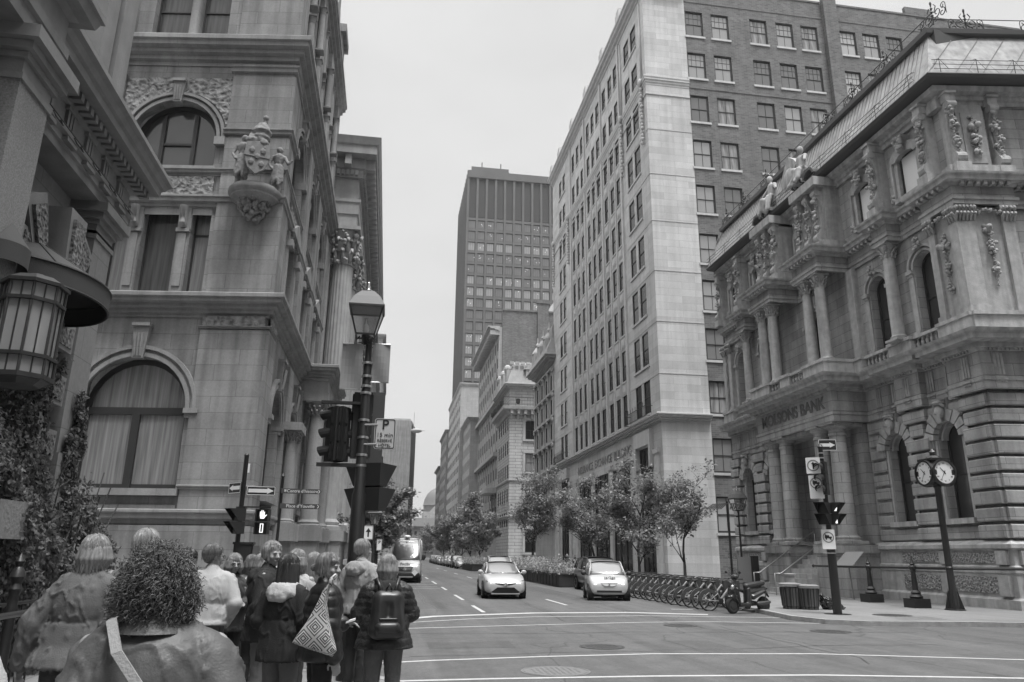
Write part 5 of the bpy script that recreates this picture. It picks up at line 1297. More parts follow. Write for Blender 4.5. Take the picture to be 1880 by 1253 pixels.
for u in (.6, 5.8, 12, 19, 26, 33, 38): mb.box((u, -.5, 53.2), (u+1.3, .35, 54.9)); mb.box((u+.2, -.4, 54.9), (u+1.1, .3, 55.3))
for u in (7.6, 14.25, 21.3, 28.2):       # slim piers between window groups with mullion strips
    mb.box((u-.22, 0, 12.5), (u+.22, .16, 42.2)); mb.box((u-.22, 0, 43.1), (u+.22, .16, 52))
for a, b in ((9.45, 10.2), (11.5, 12.4), (16.4, 17.1), (18.4, 19.2), (23.3, 24.1), (25.4, 26.3)): mb.box(((a+b)/2-.13, 0, 12.5), ((a+b)/2+.13, .09, 42.2))
mb.T = I4; part('cornice', mb, LSM, EXB)
mb = MB(); mb.T = FE         # recessed spandrel panels with round corners
for j, z in enumerate(rows[1:7]):
    for a, b in cols[2:11]: mb.box((a+.08, 0, z-1.15), (b-.08, .05, z-.3)); mb.box((a+.2, .05, z-1.0), (b-.2, .075, z-.45))
mb.T = I4; part('spandrel_panel', mb, LSM, EXB)
mb = MB(); mb.T = FE
for u in (.9, 6.9, 29.3, 37.8):
    mb.ball((u, .25, 42.9), (.35, .2, .4), 10, 6)
    for k in range(16): mb.ball((u+.08*math.sin(k*2.2), .2, 42.2-k*.36), (.22-.006*k, .16, .2), 7, 5)
for u in (.9, 6.9): mb.box((u-.12, 0, 43.4), (u+.12, .12, 51.5))
mb.T = I4; part('garland_drop', mb, LSM, EXB, smooth=True)
mb = MB(); mb.T = FE          # ground storey piers, door surround, frieze
for u in (1.1, 6.4, 13.75, 20.15, 26.9, 30.0, 36): mb.box((u-.45, 0, 0), (u+.45, .18, 9.9)); mb.box((u-.52, 0, 9.5), (u+.52, .26, 9.9)); mb.box((u-.5, 0, 0), (u+.5, .28, 1.2))
mb.box((2.0, 0, 10.4), (6.0, .35, 11.6)); mb.box((30.8, 0, 10.4), (35.2, .35, 11.6)); mb.box((2.0, 0, 8.6), (2.4, .35, 10.4)); mb.box((5.6, 0, 8.6), (6.0, .35, 10.4))
for a, b in big: mb.box((a, -.3, 5.2), (b, -.2, 5.8))
mb.T = I4; part('ground_floor_pier', mb, LSM, EXB)
FT = frame((EX-.02, EY+17, 10.65), (0, -1), (-1, 0)); mb = MB(); text_mb(mb, 'INSURANCE  EXCHANGE  BUILDING', FT, 1.15, .06); part('frieze_lettering', mb, mat('limestone_letter', .25, .8), EXB)
mb = MB(); mb.T = FE
for a, b in ((1.6, 7.2), (30.6, 36.2)):
    for z in (12.6, 13.4): mb.tube([(a, .1, z), (a, .7, z), (b, .7, z), (b, .1, z)], .03, 5)
    n = int((b-a)/.16)
    for k in range(n+1): mb.tube([(a+k*(b-a)/n, .7, 12.5), (a+k*(b-a)/n, .7, 13.4)], .014, 4)
    for k in range(0, n+1, 4): mb.tube([(a+k*(b-a)/n, .7, 13.4), (a+k*(b-a)/n, .7, 13.75)], .025, 4)
mb.T = I4; part('balcony_rail', mb, BLACK, EXB)
# ------------------------------------------------------------------ farther buildings, right side
FS = stone('rusticated_pale_stone', .48, 2.2, .55, .05, .05, .5, .15, .15, .5)
FS2 = stone('far_pale_stone', .42, 1.8, .6, .01, .06, .75, .15, .12, .2); FSM = mat('far_trim', .42, .85, noise_amp=.12, noise_scale=1., streak=.15, bump=.2, bump_scale=12)
t3 = block('ornate_building', 20.6, 34, 93.5, 106, 27.2, FS2, 'narrow ornate building with big eaves next to the tall limestone office', side='R', nb=4, nf=6, z0=6, wr=.42, hr=.62, cor=1.5)
mb = MB(); F3 = frame((20.6, 93.5, 0), (0, 1), (-1, 0)); mb.T = F3
for j in range(6):
    for i in range(5): mb.box((i*3.1-.25, 0, 6+j*3.3), (i*3.1+.25, .2, 8.9+j*3.3)); mb.ball((i*3.1, .2, 8.8+j*3.3), (.4, .25, .3), 6, 5)
    mb.box((0, 0, 9+j*3.3), (12.5, .4, 9.25+j*3.3))
mb.T = I4; part('pilaster', mb, FSM, t3)
mb = MB(); sweep(mb, [(20.6, 106), (20.6, 93.5), (34, 93.5)], [(1.4, 27.2), (.4, 29.6), (.2, 31.5), (-1.5, 32), (-1.5, 27)]); part('mansard_roof', mb, mat('pale_metal_roof', .26, .6, noise_amp=.2, noise_scale=.8), t3)
mb = MB(); mb.T = F3
for i in range(3): u = 2+i*4; mb.box((u-.9, -1, 27.4), (u+.9, .9, 30)); mb.lathe([(1.1, 0), (1.0, .3), (.6, .9), (.05, 1.2)], 10, (u, 0, 30)); mb.lathe([(.1, 0), (.3, .4), (.1, .8), (.05, 1.6)], 8, (u, .2, 31))
mb.T = I4; part('dormer', mb, FSM, t3)
# rusticated block whose end wall faces us, balcony round it, mansard above
t4 = thing('rusticated_building', (20.5, 130, 0), 'banded pale stone block with a wrought iron balcony round its upper corner and dormered roof', 'building')
F4 = frame((20.5, 130, 0), (0, 1), (-1, 0)); F4s = frame((20.5, 130, 0), (1, 0), (0, -1))
ops = [(1.4+i*2.6, 2.6+i*2.6, z, z+2.4) for i in range(5) for z in (6.5, 10.6, 14.8, 19, 23.3)]; ops2 = [(2.9, 4.9, z, z+h, a) for z, h, a in ((2.2, 3.4, 0), (9.6, 3.2, 0), (15.9, 3.2, 0), (21.6, 3.4, .35))]+[(10, 12.4, z, z+3.6) for z in (9.6, 15.7, 21.8)]
mb = MB(); mb.T = F4; wall(mb, 0, 15, 0, 31, ops, .14); mb.T = F4s; wall(mb, 0, 18, 0, 31, ops2, .35); mb.T = F4; mb.box((0, -18, 30.9), (15, 0, 31)); mb.T = I4; part('wall', mb, FS, t4)
for o in ops: window(t4, F4, o[0], o[2], 1.2, 2.4, -.12, 'sash', GLASSK)
for o in ops2: window(t4, F4s, o[0], o[2], o[1]-o[0], o[3]-o[2], -.3, 'sashv', CURT if 10 < o[2] < 17 else GLASSK)
mb = MB(); p4 = [(20.5, 145), (20.5, 130), (38, 130)]; sweep(mb, p4, [(-.02, 25.9), (.3, 25.9), (.5, 26.6), (1.3, 26.8), (1.4, 27.3), (-.02, 27.4)]); sweep(mb, p4, corn(30.6, 31.6, 1.1, 3)); sweep(mb, p4, corn(7.6, 8.3, .5, 2)); sweep(mb, p4, corn(14.0, 14.4, .25, 2))
mb.T = F4s
for o in ops2[:4]: mb.box((o[0]-.5, 0, o[2]-.35), (o[1]+.5, .25, o[2]-.05)); mb.box((o[0]-.45, 0, o[2]), (o[0]-.05, .14, o[3]+.3)); mb.box((o[1]+.05, 0, o[2]), (o[1]+.45, .14, o[3]+.3)); mb.box((o[0]-.45, 0, o[3]+.05), (o[1]+.45, .18, o[3]+.4))
for i in range(14): mb.box((i*1.25, 0, 26.0), (i*1.25+.5, 1.1, 26.8)); mb.box((i*1.25+.1, 0, 25.2), (i*1.25+.4, .5, 26.0))
mb.T = I4; part('cornice', mb, FSM, t4)
mb = MB()
for F_, L in ((F4, 15), (F4s, 17)):
    mb.T = F_; mb.tube([(-1.3, 1.3, 28.9), (L, 1.3, 28.9)], .05, 5); mb.tube([(-1.3, 1.3, 27.6), (L, 1.3, 27.6)], .04, 5)
    for k in range(int(L/.28)): mb.tube([(-1.2+k*.28, 1.3, 27.4), (-1.2+k*.28, 1.3, 28.9)], .022, 4)
    for k in range(4): mb.lathe([(.02, 0), (.4, .15), (.4, .9), (.02, 1.05)], 10, (1.3+k*4, 1.3, 27.65))
mb.T = I4; part('balcony_railing', mb, BLACK, t4)
mb = MB(); sweep(mb, p4, [(.6, 31.6), (-.6, 35.4), (-.9, 35.9), (-4, 36.3), (-4, 31.5)]); part('mansard_roof', mb, MATS['pale_metal_roof'], t4)
mb = MB(); mb.T = F4s
for u in (4.4, 9.5): mb.box((u-1.5, -1.5, 31.6), (u+1.5, .4, 34.3)); mb.prism([(u-1.9, 34.3), (u+1.9, 34.3), (u, 36)], -1.6, .6)
for k in range(17): mb.box((k*1., -.3, 35.3+.07*(k % 2)), (k*1.+.7, .1, 35.8))
mb.T = F4
for u in (2.5, 7, 11.5): mb.box((u-1.2, -1.5, 31.6), (u+1.2, .4, 34.5)); mb.ball((u, .1, 34.8), (1.1, .7, .9), 8, 6)
mb.T = I4; part('dormer', mb, FSM, t4)
# taller block behind with bare brick end wall
t5 = block('tall_block', 20.6, 46, 145.2, 179, 47, FS2, 'tall pale block with a bare dark brick end wall and deep bracketed eaves', side='R', nb=9, nf=10, z0=8, wr=.5, hr=.6, cor=2.4, facecor=False)
mb = MB(); mb.box((21.2, 144.9, 30), (46, 145.15, 50.5)); mb.box((28.5, 144.4, 34), (30.8, 145.1, 52.6)); mb.box((28.2, 144.2, 52.4), (31.1, 145.2, 53)); mb.box((21.2, 144.7, 50.5), (46, 146, 50.9)); part('brick_end_wall', mb, BRK, t5)
mb = MB(); F5 = frame((20.6, 145.2, 0), (0, 1), (-1, 0)); mb.T = F5
for k in range(26): mb.box((k*1.3, 0, 45.3), (k*1.3+.5, 1.9, 46.3))
for i in range(10): mb.box((i*3.75-.4, 0, 8), (i*3.75+.4, .14, 44))
for z in (20.5, 31): mb.box((0, 0, z), (33.8, .9, z+.7))
mb.box((-.2, .0, 13.3), (9, 2.4, 14.2)); mb.box((-.2, 2.2, 14.2), (9, 2.4, 15.3)); mb.T = I4; part('cornice_bracket', mb, FSM, t5)
t5b = thing('penthouse', (35, 152, 47), 'pale sloping rooftop penthouse wall above the brick end wall', 'rooftop structure')
mb = MB(); mb.prism([(32.5, 47), (60, 47), (60, 62), (38.6, 62), (36.6, 60.5), (32.5, 52)], 150, 175); part('penthouse_wall', mb, FS2, t5b)
mb = MB(); mb.box((34.4, 149.9, 51), (35.2, 150.02, 54.5)); part('penthouse_window', mb, GLASS, t5b)
# pale slab tower and blocks at the bend of the street
t6 = block('slab_building', 17.6, 33, 197, 236, 46.5, FS2, 'pale bare-ended office slab beyond the tree-lined right pavement', side='R', nb=8, nf=12, z0=6, wr=.7, hr=.5, cor=.4)
t6b = block('low_block', 18.6, 34, 179.3, 196.8, 34, FS2, 'lower pale block with row of carved brackets before the bare-ended slab', side='R', nb=7, nf=7, z0=6, wr=.4, hr=.6, cor=.9)
t6c = block('slim_building', 17.0, 33, 236.5, 262, 40, stone('tan_stone', .28, 1.8, .6, .01, .06, .75, .15, .12, .2), 'slim grey building behind the bare-ended slab', side='R', nb=5, nf=9, z0=6, wr=.6, hr=.55, cor=.6)
t7 = block('corner_tower_block', 19.5, 32, 300, 325, 35.5, stone('brown_stone', .19, 1.8, .6, .02, .08, .7, .2, .2, .2), 'darker stone block with arched top window and balustrade far down on the right', side='R', nb=5, nf=6, z0=8, wr=.5, hr=.6, fcols=3, cor=1.0)
mb = MB(); mb.box((19.5, 300, 35.5), (20.3, 301, 38.5)); mb.lathe([(.8, 0), (1.0, .3), (.4, 1.1), (.1, 1.5)], 8, (20.2, 300.5, 38.3))
for k in range(14): mb.box((21+k*.8, 299.9, 35.6), (21.35+k*.8, 300.1, 37))
mb.box((20.6, 299.8, 37), (32, 300.2, 37.3)); mb.tube([(20.8, 303, 38), (20.8, 303, 50)], .09, 5); part('roof_balustrade', mb, FSM, t7)
# the dark gridded skyscraper
TX, TY, TH = 24.0, 262., 147.
DK = stone('dark_panel', .09, 3., 4.4, .02, .12, .8, .12, .1, .1, off=0); DKL = mat('dark_panel_light', .105, .6, noise_amp=.12, noise_scale=.2)
TW = thing('skyscraper', (TX, TY, 0), 'dark gridded skyscraper rising over the middle of the street', 'skyscraper')
FTs = frame((TX, TY, 0), (1, 0), (0, -1)); FTl = frame((TX, TY, 0), (0, 1), (-1, 0))
mb = MB(); mb.box((TX, TY, 0), (TX+40, TY+40, TH)); part('wall', mb, DK, TW)
mb = MB(); mb.T = FTs; bayw = 3.62; nb = 11
for i in range(nb+1): mb.box((i*bayw-.42, 0, 0), (i*bayw+.42, .6, TH-.01))
for j in range(34):
    z = TH-20.2-j*4.55
    if z > 2: mb.box((0, 0, z-1.0), (40, .45, z))
mb.T = FTl
for i in range(12): mb.box((i*bayw-.5, 0, 0), (i*bayw+.5, .5, TH-.01))
mb.T = I4; part('grid', mb, DKL, TW)
mb = MB(); q = random.Random(3); lit = MB(); pale = MB()
for j in range(33):
    z = TH-20.2-j*4.55; base = q.random()
    for i in range(nb):
        m_ = pale if (j in (2, 5, 6, 7, 10, 11, 12, 13) or j > 15 and q.random() < .5) and q.random() < .9 else mb
        for k in range(3):
            a = i*bayw+.6+k*.82; m_.T = FTs; m_.box((a, .04, z-4.3), (a+.74, .12, z-1.25))
        if q.random() < .5:
            for k in range(q.randint(1, 3)): a = i*bayw+.7+q.random()*2.2; lit.T = FTs; zz = z-1.7-q.random()*1.6; lit.box((a, .12, zz), (a+.28, .14, zz+.18))
mb.T = pale.T = lit.T = I4
o = part('window_bands', mb, glassy('tower_glass', .12, .06), TW); o['kind'] = 'stuff'
o = part('pale_window_bands', pale, glassy('tower_glass_pale', .27, .10), TW); o['kind'] = 'stuff'
o = part('ceiling_lights', lit, mat('lit_ceiling', .6, .5, emit=.45), TW); o['kind'] = 'stuff'
mb = MB(); mb.T = FTs
for i in range(nb): mb.box((i*bayw+.55, .02, TH-19.8), (i*bayw+bayw-.55, .14, TH-3.5))
mb.T = I4; part('louvre', mb, mat('dark_louvre', .035, .7), TW)
mb = MB(); mb.T = FTs; mb.box((0, -.3, TH-3.2), (40, .8, TH)); 
for i in range(40): mb.box((i, .8, TH-3.0), (i+.85, .9, TH-.2))
mb.box((1, -2, TH), (16, .5, TH+.5)); mb.box((1, .2, TH+.5), (15.8, .5, TH+1.8))
for u in (5, 12.5): mb.box((u, -.3, TH), (u+.35, .3, TH+4))
mb.T = I4; part('roof_parapet', mb, DKL, TW)
# left far tower, dome and the block that closes the view
CT = thing('concrete_tower', (6.2, 262, 0), 'pale concrete tower with a bare side far down the left of the street', 'building')
mb = MB(); mb.add([(-26, 262, 0), (6.4, 262, 0), (6.4, 262, 47), (-26, 262, 47), (-26, 300, 0), (8.6, 282, 0), (8.6, 282, 47), (-26, 300, 47)], [(0, 1, 2, 3), (1, 5, 6, 2), (3, 2, 6, 7), (4, 5, 6, 7)]); part('wall', mb, stone('weathered_concrete', .30, 6, 3.2, .04, .05, .85, .25, .3, .1), CT)
mb = MB()
for z in range(4, 46, 1): mb.quad((6.6, 262.8, z), (8.65, 281.6, z), (8.65, 281.6, z+.75), (6.6, 262.8, z+.75))
part('side_louvre', mb, mat('dark_louvre', .035, .7), CT)
mb = MB(); mb.ball((8.2, 262, 43.5), (2.0, 1.6, .8), 10, 6); mb.tube([(6.3, 262.5, 43.5), (11.2, 262, 43.6)], .1, 5); mb.tube([(7.2, 262.5, 44), (7.2, 262.5, 50)], .1, 5); mb.box((0, 263, 47), (6, 263.2, 47.8)); part('rooftop_antenna', mb, FSM, CT)
L5 = block('street_block', -18, -3.2, 165.5, 215, 22, LDm, 'dark cornice-topped block on the left beyond the trees', side='L', nb=10, nf=5, z0=5, cor=1.4)
VS = thing('hanging_sign', (-2.4, 96, 9), 'tall dark vertical sign panel hung from the left facades', 'sign')
mb = MB(); mb.box((-2.9, 92, 11), (-1.15, 92.5, 21)); part('sign_panel', mb, mat('dark_sign', .05, .5), VS)
mb = MB(); mb.box((-2.2, 91.95, 16.2), (-1.35, 91.99, 16.9)); part('sign_plate', mb, SIGNW, VS)
DM = thing('domed_building', (27, 420, 0), 'hazy domed market hall far away at the end of the street', 'building')
mb = MB(); mb.box((19, 415, 0), (60, 440, 24)); mb.prism([(22, 24), (48, 24), (38, 28.5), (26, 28.5)], 415, 430); part('hall', mb, FS2, DM)
mb = MB(); mb.lathe([(9, 22), (9, 27.5), (9.4, 27.7), (9.2, 28), (8.6, 31), (7.2, 34), (5, 36.2), (2.5, 37.4), (2.3, 37.6)], 28, (28, 424, 0)); part('dome', mb, mat('lead_dome', .16, .6), DM, smooth=35)
mb = MB(); mb.lathe([(2.3, 0), (2.2, 2.6), (2.6, 2.8), (1.6, 3.8), (.2, 4.6), (.1, 11)], 12, (28, 424, 37.4)); part('lantern_cupola', mb, FSM, DM)
END = block('closing_block', 10, 45, 380, 400, 15, stone('end_brown', .2, 1.8, .6, .02, .08, .7, .2, .2, .2), 'long low building closing the view at the far end of the street', side='R', nb=4, nf=3, z0=3, wr=.5, hr=.6, fcols=14, cor=1.0)
mb = MB(); mb.prism([(9, 15.1), (46, 15.1), (42, 19), (13, 19)], 380.5, 399); part('roof', mb, mat('pale_far_roof', .3, .7), END)
block('side_shade_block', 21.5, 45, -60, 6.5, 34, FS2, 'unseen stone block behind the viewer on the right, added to shade the facing walls', side='R', nb=14, nf=8, z0=5)  # out of view, added to shade the walls that face the camera
block('rear_shade_block', -45, -6, -70, -4.2, 34, FS2, 'unseen stone block behind the viewer on the left, added to shade the facing walls', side='L', nb=14, nf=8, z0=5)  # unseen as well, put in to darken the camera-facing walls
# ------------------------------------------------------------------ trees, ivy, planters
BARK = mat('bark', .06, .9, noise_amp=.3, noise_scale=12, bump=.5, bump_scale=30)
def leafmat(name, c, tr=.25):
    m = bpy.data.materials.new(name); MATS[name] = m; m.use_nodes = True; nt = m.node_tree; b = nt.nodes['Principled BSDF']
    b.inputs['Roughness'].default_value = .5; b.inputs['Specular IOR Level'].default_value = .35
    oi = N(nt, 'ShaderNodeTexCoord'); a = N(nt, 'ShaderNodeTexNoise', Scale=3.5, Detail=4.); nt.links.new(oi.outputs['Object'], a.inputs['Vector'])
    r = N(nt, 'ShaderNodeMapRange'); r.inputs['From Min'].default_value = .3; r.inputs['From Max'].default_value = .7; r.inputs['To Min'].default_value = c*.55; r.inputs['To Max'].default_value = c*1.6
    nt.links.new(a.outputs['Fac'], r.inputs['Value']); nt.links.new(r.outputs[0], b.inputs['Base Color'])
    t = N(nt, 'ShaderNodeBsdfTranslucent'); nt.links.new(r.outputs[0], t.inputs['Color']); mx = N(nt, 'ShaderNodeMixShader'); mx.inputs[0].default_value = tr
    nt.links.new(b.outputs[0], mx.inputs[1]); nt.links.new(t.outputs[0], mx.inputs[2]); nt.links.new(mx.outputs[0], nt.nodes['Material Output'].inputs['Surface']); return m
LEAF = leafmat('leaf', .26); LEAFD = leafmat('leaf_dark', .26); IVY = leafmat('ivy_leaf', .115, .12)
def leaves_np(C, Nn, size, rs, droop=.3):
    """one small folded leaf (two quads) at each centre C, facing roughly Nn"""
    n = len(C); a = rs.normal(size=(n, 3)); Nn = Nn+rs.normal(size=(n, 3))*.55; Nn /= np.linalg.norm(Nn, axis=1)[:, None]+1e-9
    t = np.cross(Nn, a); t /= np.linalg.norm(t, axis=1)[:, None]+1e-9; b = np.cross(Nn, t); s = size*rs.uniform(.6, 1.3, (n, 1))
    mid = C+Nn*s*.12
    V = np.stack([C-t*s, C-b*s*.62+t*s*.1-Nn*s*.1, mid, C+b*s*.62+t*s*.1-Nn*s*.1, C+t*s*1.05], 1).reshape(-1, 3)
    i = np.arange(n)[:, None]*5; F = np.concatenate([i+np.array([[0, 1, 4, 2]]), i+np.array([[0, 2, 4, 3]])]); return V, F
def npobj(name, V, F, m, parent=None, W=None):
    me = bpy.data.meshes.new(name); me.vertices.add(len(V)); k = F.shape[1]
    W = W or (_W(parent) if parent else Matrix.Identity(4)); Wi = np.array(W.inverted()); V = V@Wi[:3, :3].T+Wi[:3, 3]
    me.vertices.foreach_set('co', V.astype(np.float32).ravel()); me.loops.add(F.size); me.polygons.add(len(F))
    me.loops.foreach_set('vertex_index', F.astype(np.int32).ravel()); me.polygons.foreach_set('loop_start', np.arange(0, F.size, k, dtype=np.int32))
    me.update(calc_edges=True); me.validate(); me.materials.append(m); return put(name, me, W, parent)
def tree(loc, h, spread, seed, label, trunk_h=1.9, nleaf=9000, lsize=.085, group='young street trees on the right pavement', m=None, density=1., lean=0, name='street_tree'):
    q = random.Random(seed); rs = np.random.default_rng(seed)
    t = thing(name, loc, label, 'tree', group); mb = MB(); tips = []
    x, y, z = loc
    def grow(p, d, L, r, lv):
        pts = [p.copy()]; n = 4
        for i in range(n):
            d = (d+Vector((q.gauss(0, .13), q.gauss(0, .13), q.gauss(.03, .08)))).normalized(); p = p+d*L/n; pts.append(p.copy())
            if lv >= 1: tips.append((p.copy(), d.copy(), lv))
        mb.tube(pts, 0, 7 if lv == 0 else 4, True, [r*(1-.13*i) for i in range(n+1)])
        if lv < 3:
            for k in range(q.randint(3, 4) if lv else q.randint(9, 11)):
                i = q.randint(1 if lv else 0, n); a = q.uniform(0, 2*math.pi); sp_ = .85 if lv else 1.0
                nd = (d*.55+Vector((math.cos(a)*sp_*spread/h*2, math.sin(a)*sp_*spread/h*2, q.uniform(.0, .5)))).normalized()
                grow(pts[i], nd, L*q.uniform(.52, .74), r*.52, lv+1)
    top = Vector((x+lean, y, z+trunk_h)); mb.tube([(x, y, z), (x+lean*.3, y, z+trunk_h*.5), top], 0, 9, True, [h*.017, h*.0135, h*.012])
    grow(top, Vector((lean*.1, 0, 1)), (h-trunk_h)*.53, h*.011, 0)
    part('trunk', mb, BARK, t, smooth=True)
    T = np.array([tuple(a) for a, d, l in tips]); D = np.array([tuple(d) for a, d, l in tips]); lv = np.array([l for a, d, l in tips], float)
    pr = lv**1.5; pr /= pr.sum(); idx = rs.choice(len(T), nleaf, p=pr); jit = rs.normal(size=(nleaf, 3))*np.array([.2, .2, .1])*h/6.
    cl = rs.uniform(0, 1, len(T)); keep = cl[idx] < .5*density+.2
    C = (T[idx]+jit)[keep]; C = C[C[:, 2] > z+trunk_h*.7]
    V, F = leaves_np(C, np.tile([0, 0, 1.], (len(C), 1)), lsize, rs); npobj('crown', V, F, m or LEAF, t); return t
tree((14.6, 36.5, SW), 5.9, 2.0, 3, 'slim young tree standing alone against the blank limestone wall', 1.25, 8500, .078, density=.7)
tree((12.6, 37.5, SW), 6.2, 2.3, 8, 'bushy young tree behind the small white two-seater and the first bikes', 1.15, 11000, .078)
tree((12.8, 46.5, SW), 6.6, 2.6, 12, 'bushy young tree in front of the big ground floor windows', 1.2, 10500, .082)
None and tree((12.9, 56, SW), 7.2, 2.6, 15, 'young tree at the far corner of the limestone office', 1.3, 9000, .11)
tree((12.2, 64, SW), 8.8, 3.2, 18, 'taller forked tree standing over the planters behind the white sedan', 2.0, 14000, .098)
None and tree((11.9, 78, SW), 8.2, 3.4, 21, 'dense tree just left of the tall forked tree', 1.8, 10000, .14)
for k, (x, y, h) in enumerate(((12.5, 104, 9), (12.5, 116, 9.5), (12.6, 130, 9), (13, 146, 9.5), (13.5, 165, 10), (14, 190, 10))):
    tree((x, y, SW), h, 3.8, 30+k, ['first', 'second', 'third', 'fourth', 'fifth', 'sixth'][k]+' of the six distant dark trees along the parked cars', 1.5, 5200, .22, 'distant trees on the right', LEAFD)
for k, (x, y, h, n_, lb) in enumerate(((-.7, 49, 6.3, 9000, 'big leafy tree behind the lamp with the arrow sign'), (-.7, 59, 7.6, 10000, 'tall leafy tree above the white van'), (-.9, 71, 8.2, 7000, 'third leafy tree behind the van'), (-1.0, 86, 8.6, 5000, 'farthest leafy tree on the left pavement'))):
    tree((x, y, SW), h, 3.4, 50+k, lb, 1.6, n_, .13, 'leafy trees on the left pavement', LEAFD)
for k, (x, y, h) in enumerate(((17, 340, 12), (20, 350, 13), (15, 356, 11))):
    tree((x, y, 0), h, 5, 70+k, ['left', 'middle', 'right'][[1, 2, 0][k]]+' pale tree of the three at the very end of the street', 2, 1500, .5, 'trees closing the street')
# ivy on the near building's foot and hedge-like mass behind the iron fence
def ivy_points():
    rs = np.random.default_rng(5); P = []; Nn = []
    def surf(u, z):       # bulging front of the growth: u is distance from Y=13.9 towards the camera
        b = .2+.12*np.sin(u*1.7+z*1.3)+.18*np.sin(u*4.1-z*2.7)+.1*np.sin(u*9+z*7)
        top = 2.45+1.05*np.clip((u-1.9)/1.6, 0, 1)+.25*np.sin(u*3.3)
        return b, top
    n = 60000; u = rs.uniform(-.2, 9.5, n); z = rs.uniform(.1, 4.3, n); b, top = surf(u, z); ok = z < top+rs.normal(size=n)*.12
    u, z, b = u[ok], z[ok], b[ok]; fz = np.clip((top[ok]-z)/.8, .15, 1)
    y = 13.9-u; x = -5.0+b*fz*1.0+rs.normal(size=len(u))*.05+.1*np.clip((2.0-z)/2, 0, 1); P.append(np.stack([x, y, z], 1)); Nn.append(np.tile([1, -.3, .35], (len(u), 1)))
    # on the block beyond the corner, facing the side street
    m = 7000; x = rs.uniform(-5.6, -4.75, m); z = rs.uniform(.1, 3.0, m); y = 13.9+.15+.15*np.sin(x*5+z*4)+rs.normal(size=m)*.04; pass
    # climbing strands on the last pilaster
    for k in range(9):
        a = rs.uniform(0, 1, 420); yy = 13.3+.15*np.sin(a*9+k)-.12*k*.3+rs.normal(size=420)*.06; zz = 2.4+a*(1.1+.25*(k % 4)); P.append(np.stack([-5.12+rs.normal(size=420)*.03, yy, zz], 1)); Nn.append(np.tile([1, 0, .2], (420, 1)))
    for k in range(6):
        a = rs.uniform(0, 1, 300); yy = 12.0-.7*k*.4+.15*np.sin(a*8+k); zz = 2.6+a*2.0; P.append(np.stack([-5.1+rs.normal(size=300)*.04, yy, zz], 1)); Nn.append(np.tile([1, 0, .2], (300, 1)))
    return np.concatenate(P), np.concatenate(Nn)
P_, N_ = ivy_points(); V, F = leaves_np(P_, N_.astype(float), .04, np.random.default_rng(2)); iv = npobj('ivy', V, F, IVY); tag(iv, 'thick ivy climbing the foot of the nearest building behind the iron fence', 'ivy', kind='stuff')
mb = MB(); rs = random.Random(8)
for k in range(90):
    u = rs.uniform(0, 9); p = [Vector((-5.05, 13.9-u, rs.uniform(0, 1.5)))]
    for i in range(6): p.append(p[-1]+Vector((rs.uniform(-.02, .07), rs.uniform(-.25, .25), rs.uniform(.1, .5))))
    mb.tube(p, .012, 4)
part('ivy_stem', mb, BARK, None); tag(bpy.data.objects['ivy_stem'], 'bare brown ivy stems winding under the leaves at the left', 'ivy stem', kind='stuff')
# street planters brimming with flowers
PLM = mat('dark_planter', .035, .6, noise_amp=.2, noise_scale=5); FLW = leafmat('pale_flower', .42, .1)
def planter(x0, x1, y0, y1, seed, label, dens=2400, h=.75):
    t = thing('street_planter', ((x0+x1)/2, y0, 0), label, 'planter', 'dark planters of flowers along the parking lane'); mb = MB(); mb.box((x0, y0, .04), (x1, y1, h)); mb.box((x0-.05, y0-.05, h-.08), (x1+.05, y1+.05, h))
    n = int((y1-y0)/.9)
    for k in range(n+1): mb.box((x0-.03, y0+k*(y1-y0)/n-.03, .04), (x0, y0+k*(y1-y0)/n+.03, h))
    for k in range(3): mb.box((x0+.1+k*(x1-x0-.3)/2, y0-.03, .04), (x0+.16+k*(x1-x0-.3)/2, y0, h))
    part('box', mb, PLM, t); rs = np.random.default_rng(seed); n = int(dens*(y1-y0)/5)
    C = np.stack([rs.uniform(x0-.12, x1+.1, n), rs.uniform(y0-.12, y1, n), rs.uniform(0, 1, n)], 1); top = .35+.22*np.sin(C[:, 1]*2.3+seed)+.16*np.sin(C[:, 1]*5.1+C[:, 0]*4)+.12*np.sin(C[:, 0]*9)
    C[:, 2] = h-.12+C[:, 2]**.7*(top+.25); V, F = leaves_np(C, np.tile([-.3, -.5, .8], (n, 1)), .06, rs); npobj('foliage', V, F, LEAF, t)
    m = n//6; i = rs.integers(0, n, m); C2 = C[i]+rs.normal(size=(m, 3))*.04; C2[:, 2] += .05; V, F = leaves_np(C2, np.tile([-.3, -.6, .6], (m, 1)), .05, rs); npobj('flowers', V, F, FLW, t); return t
planter(9.75, 11.3, 43, 49.5, 1, 'nearest dark planter overflowing with flowers beside the small white two-seater'); planter(9.75, 11.3, 50.2, 57, 2, 'second dark planter of flowers, behind the white sedan')
planter(9.75, 11.3, 58, 66, 3, 'third planter, half hidden by the white sedan'); planter(9.3, 11, 84, 95, 4, 'far planter in front of the row of parked cars')
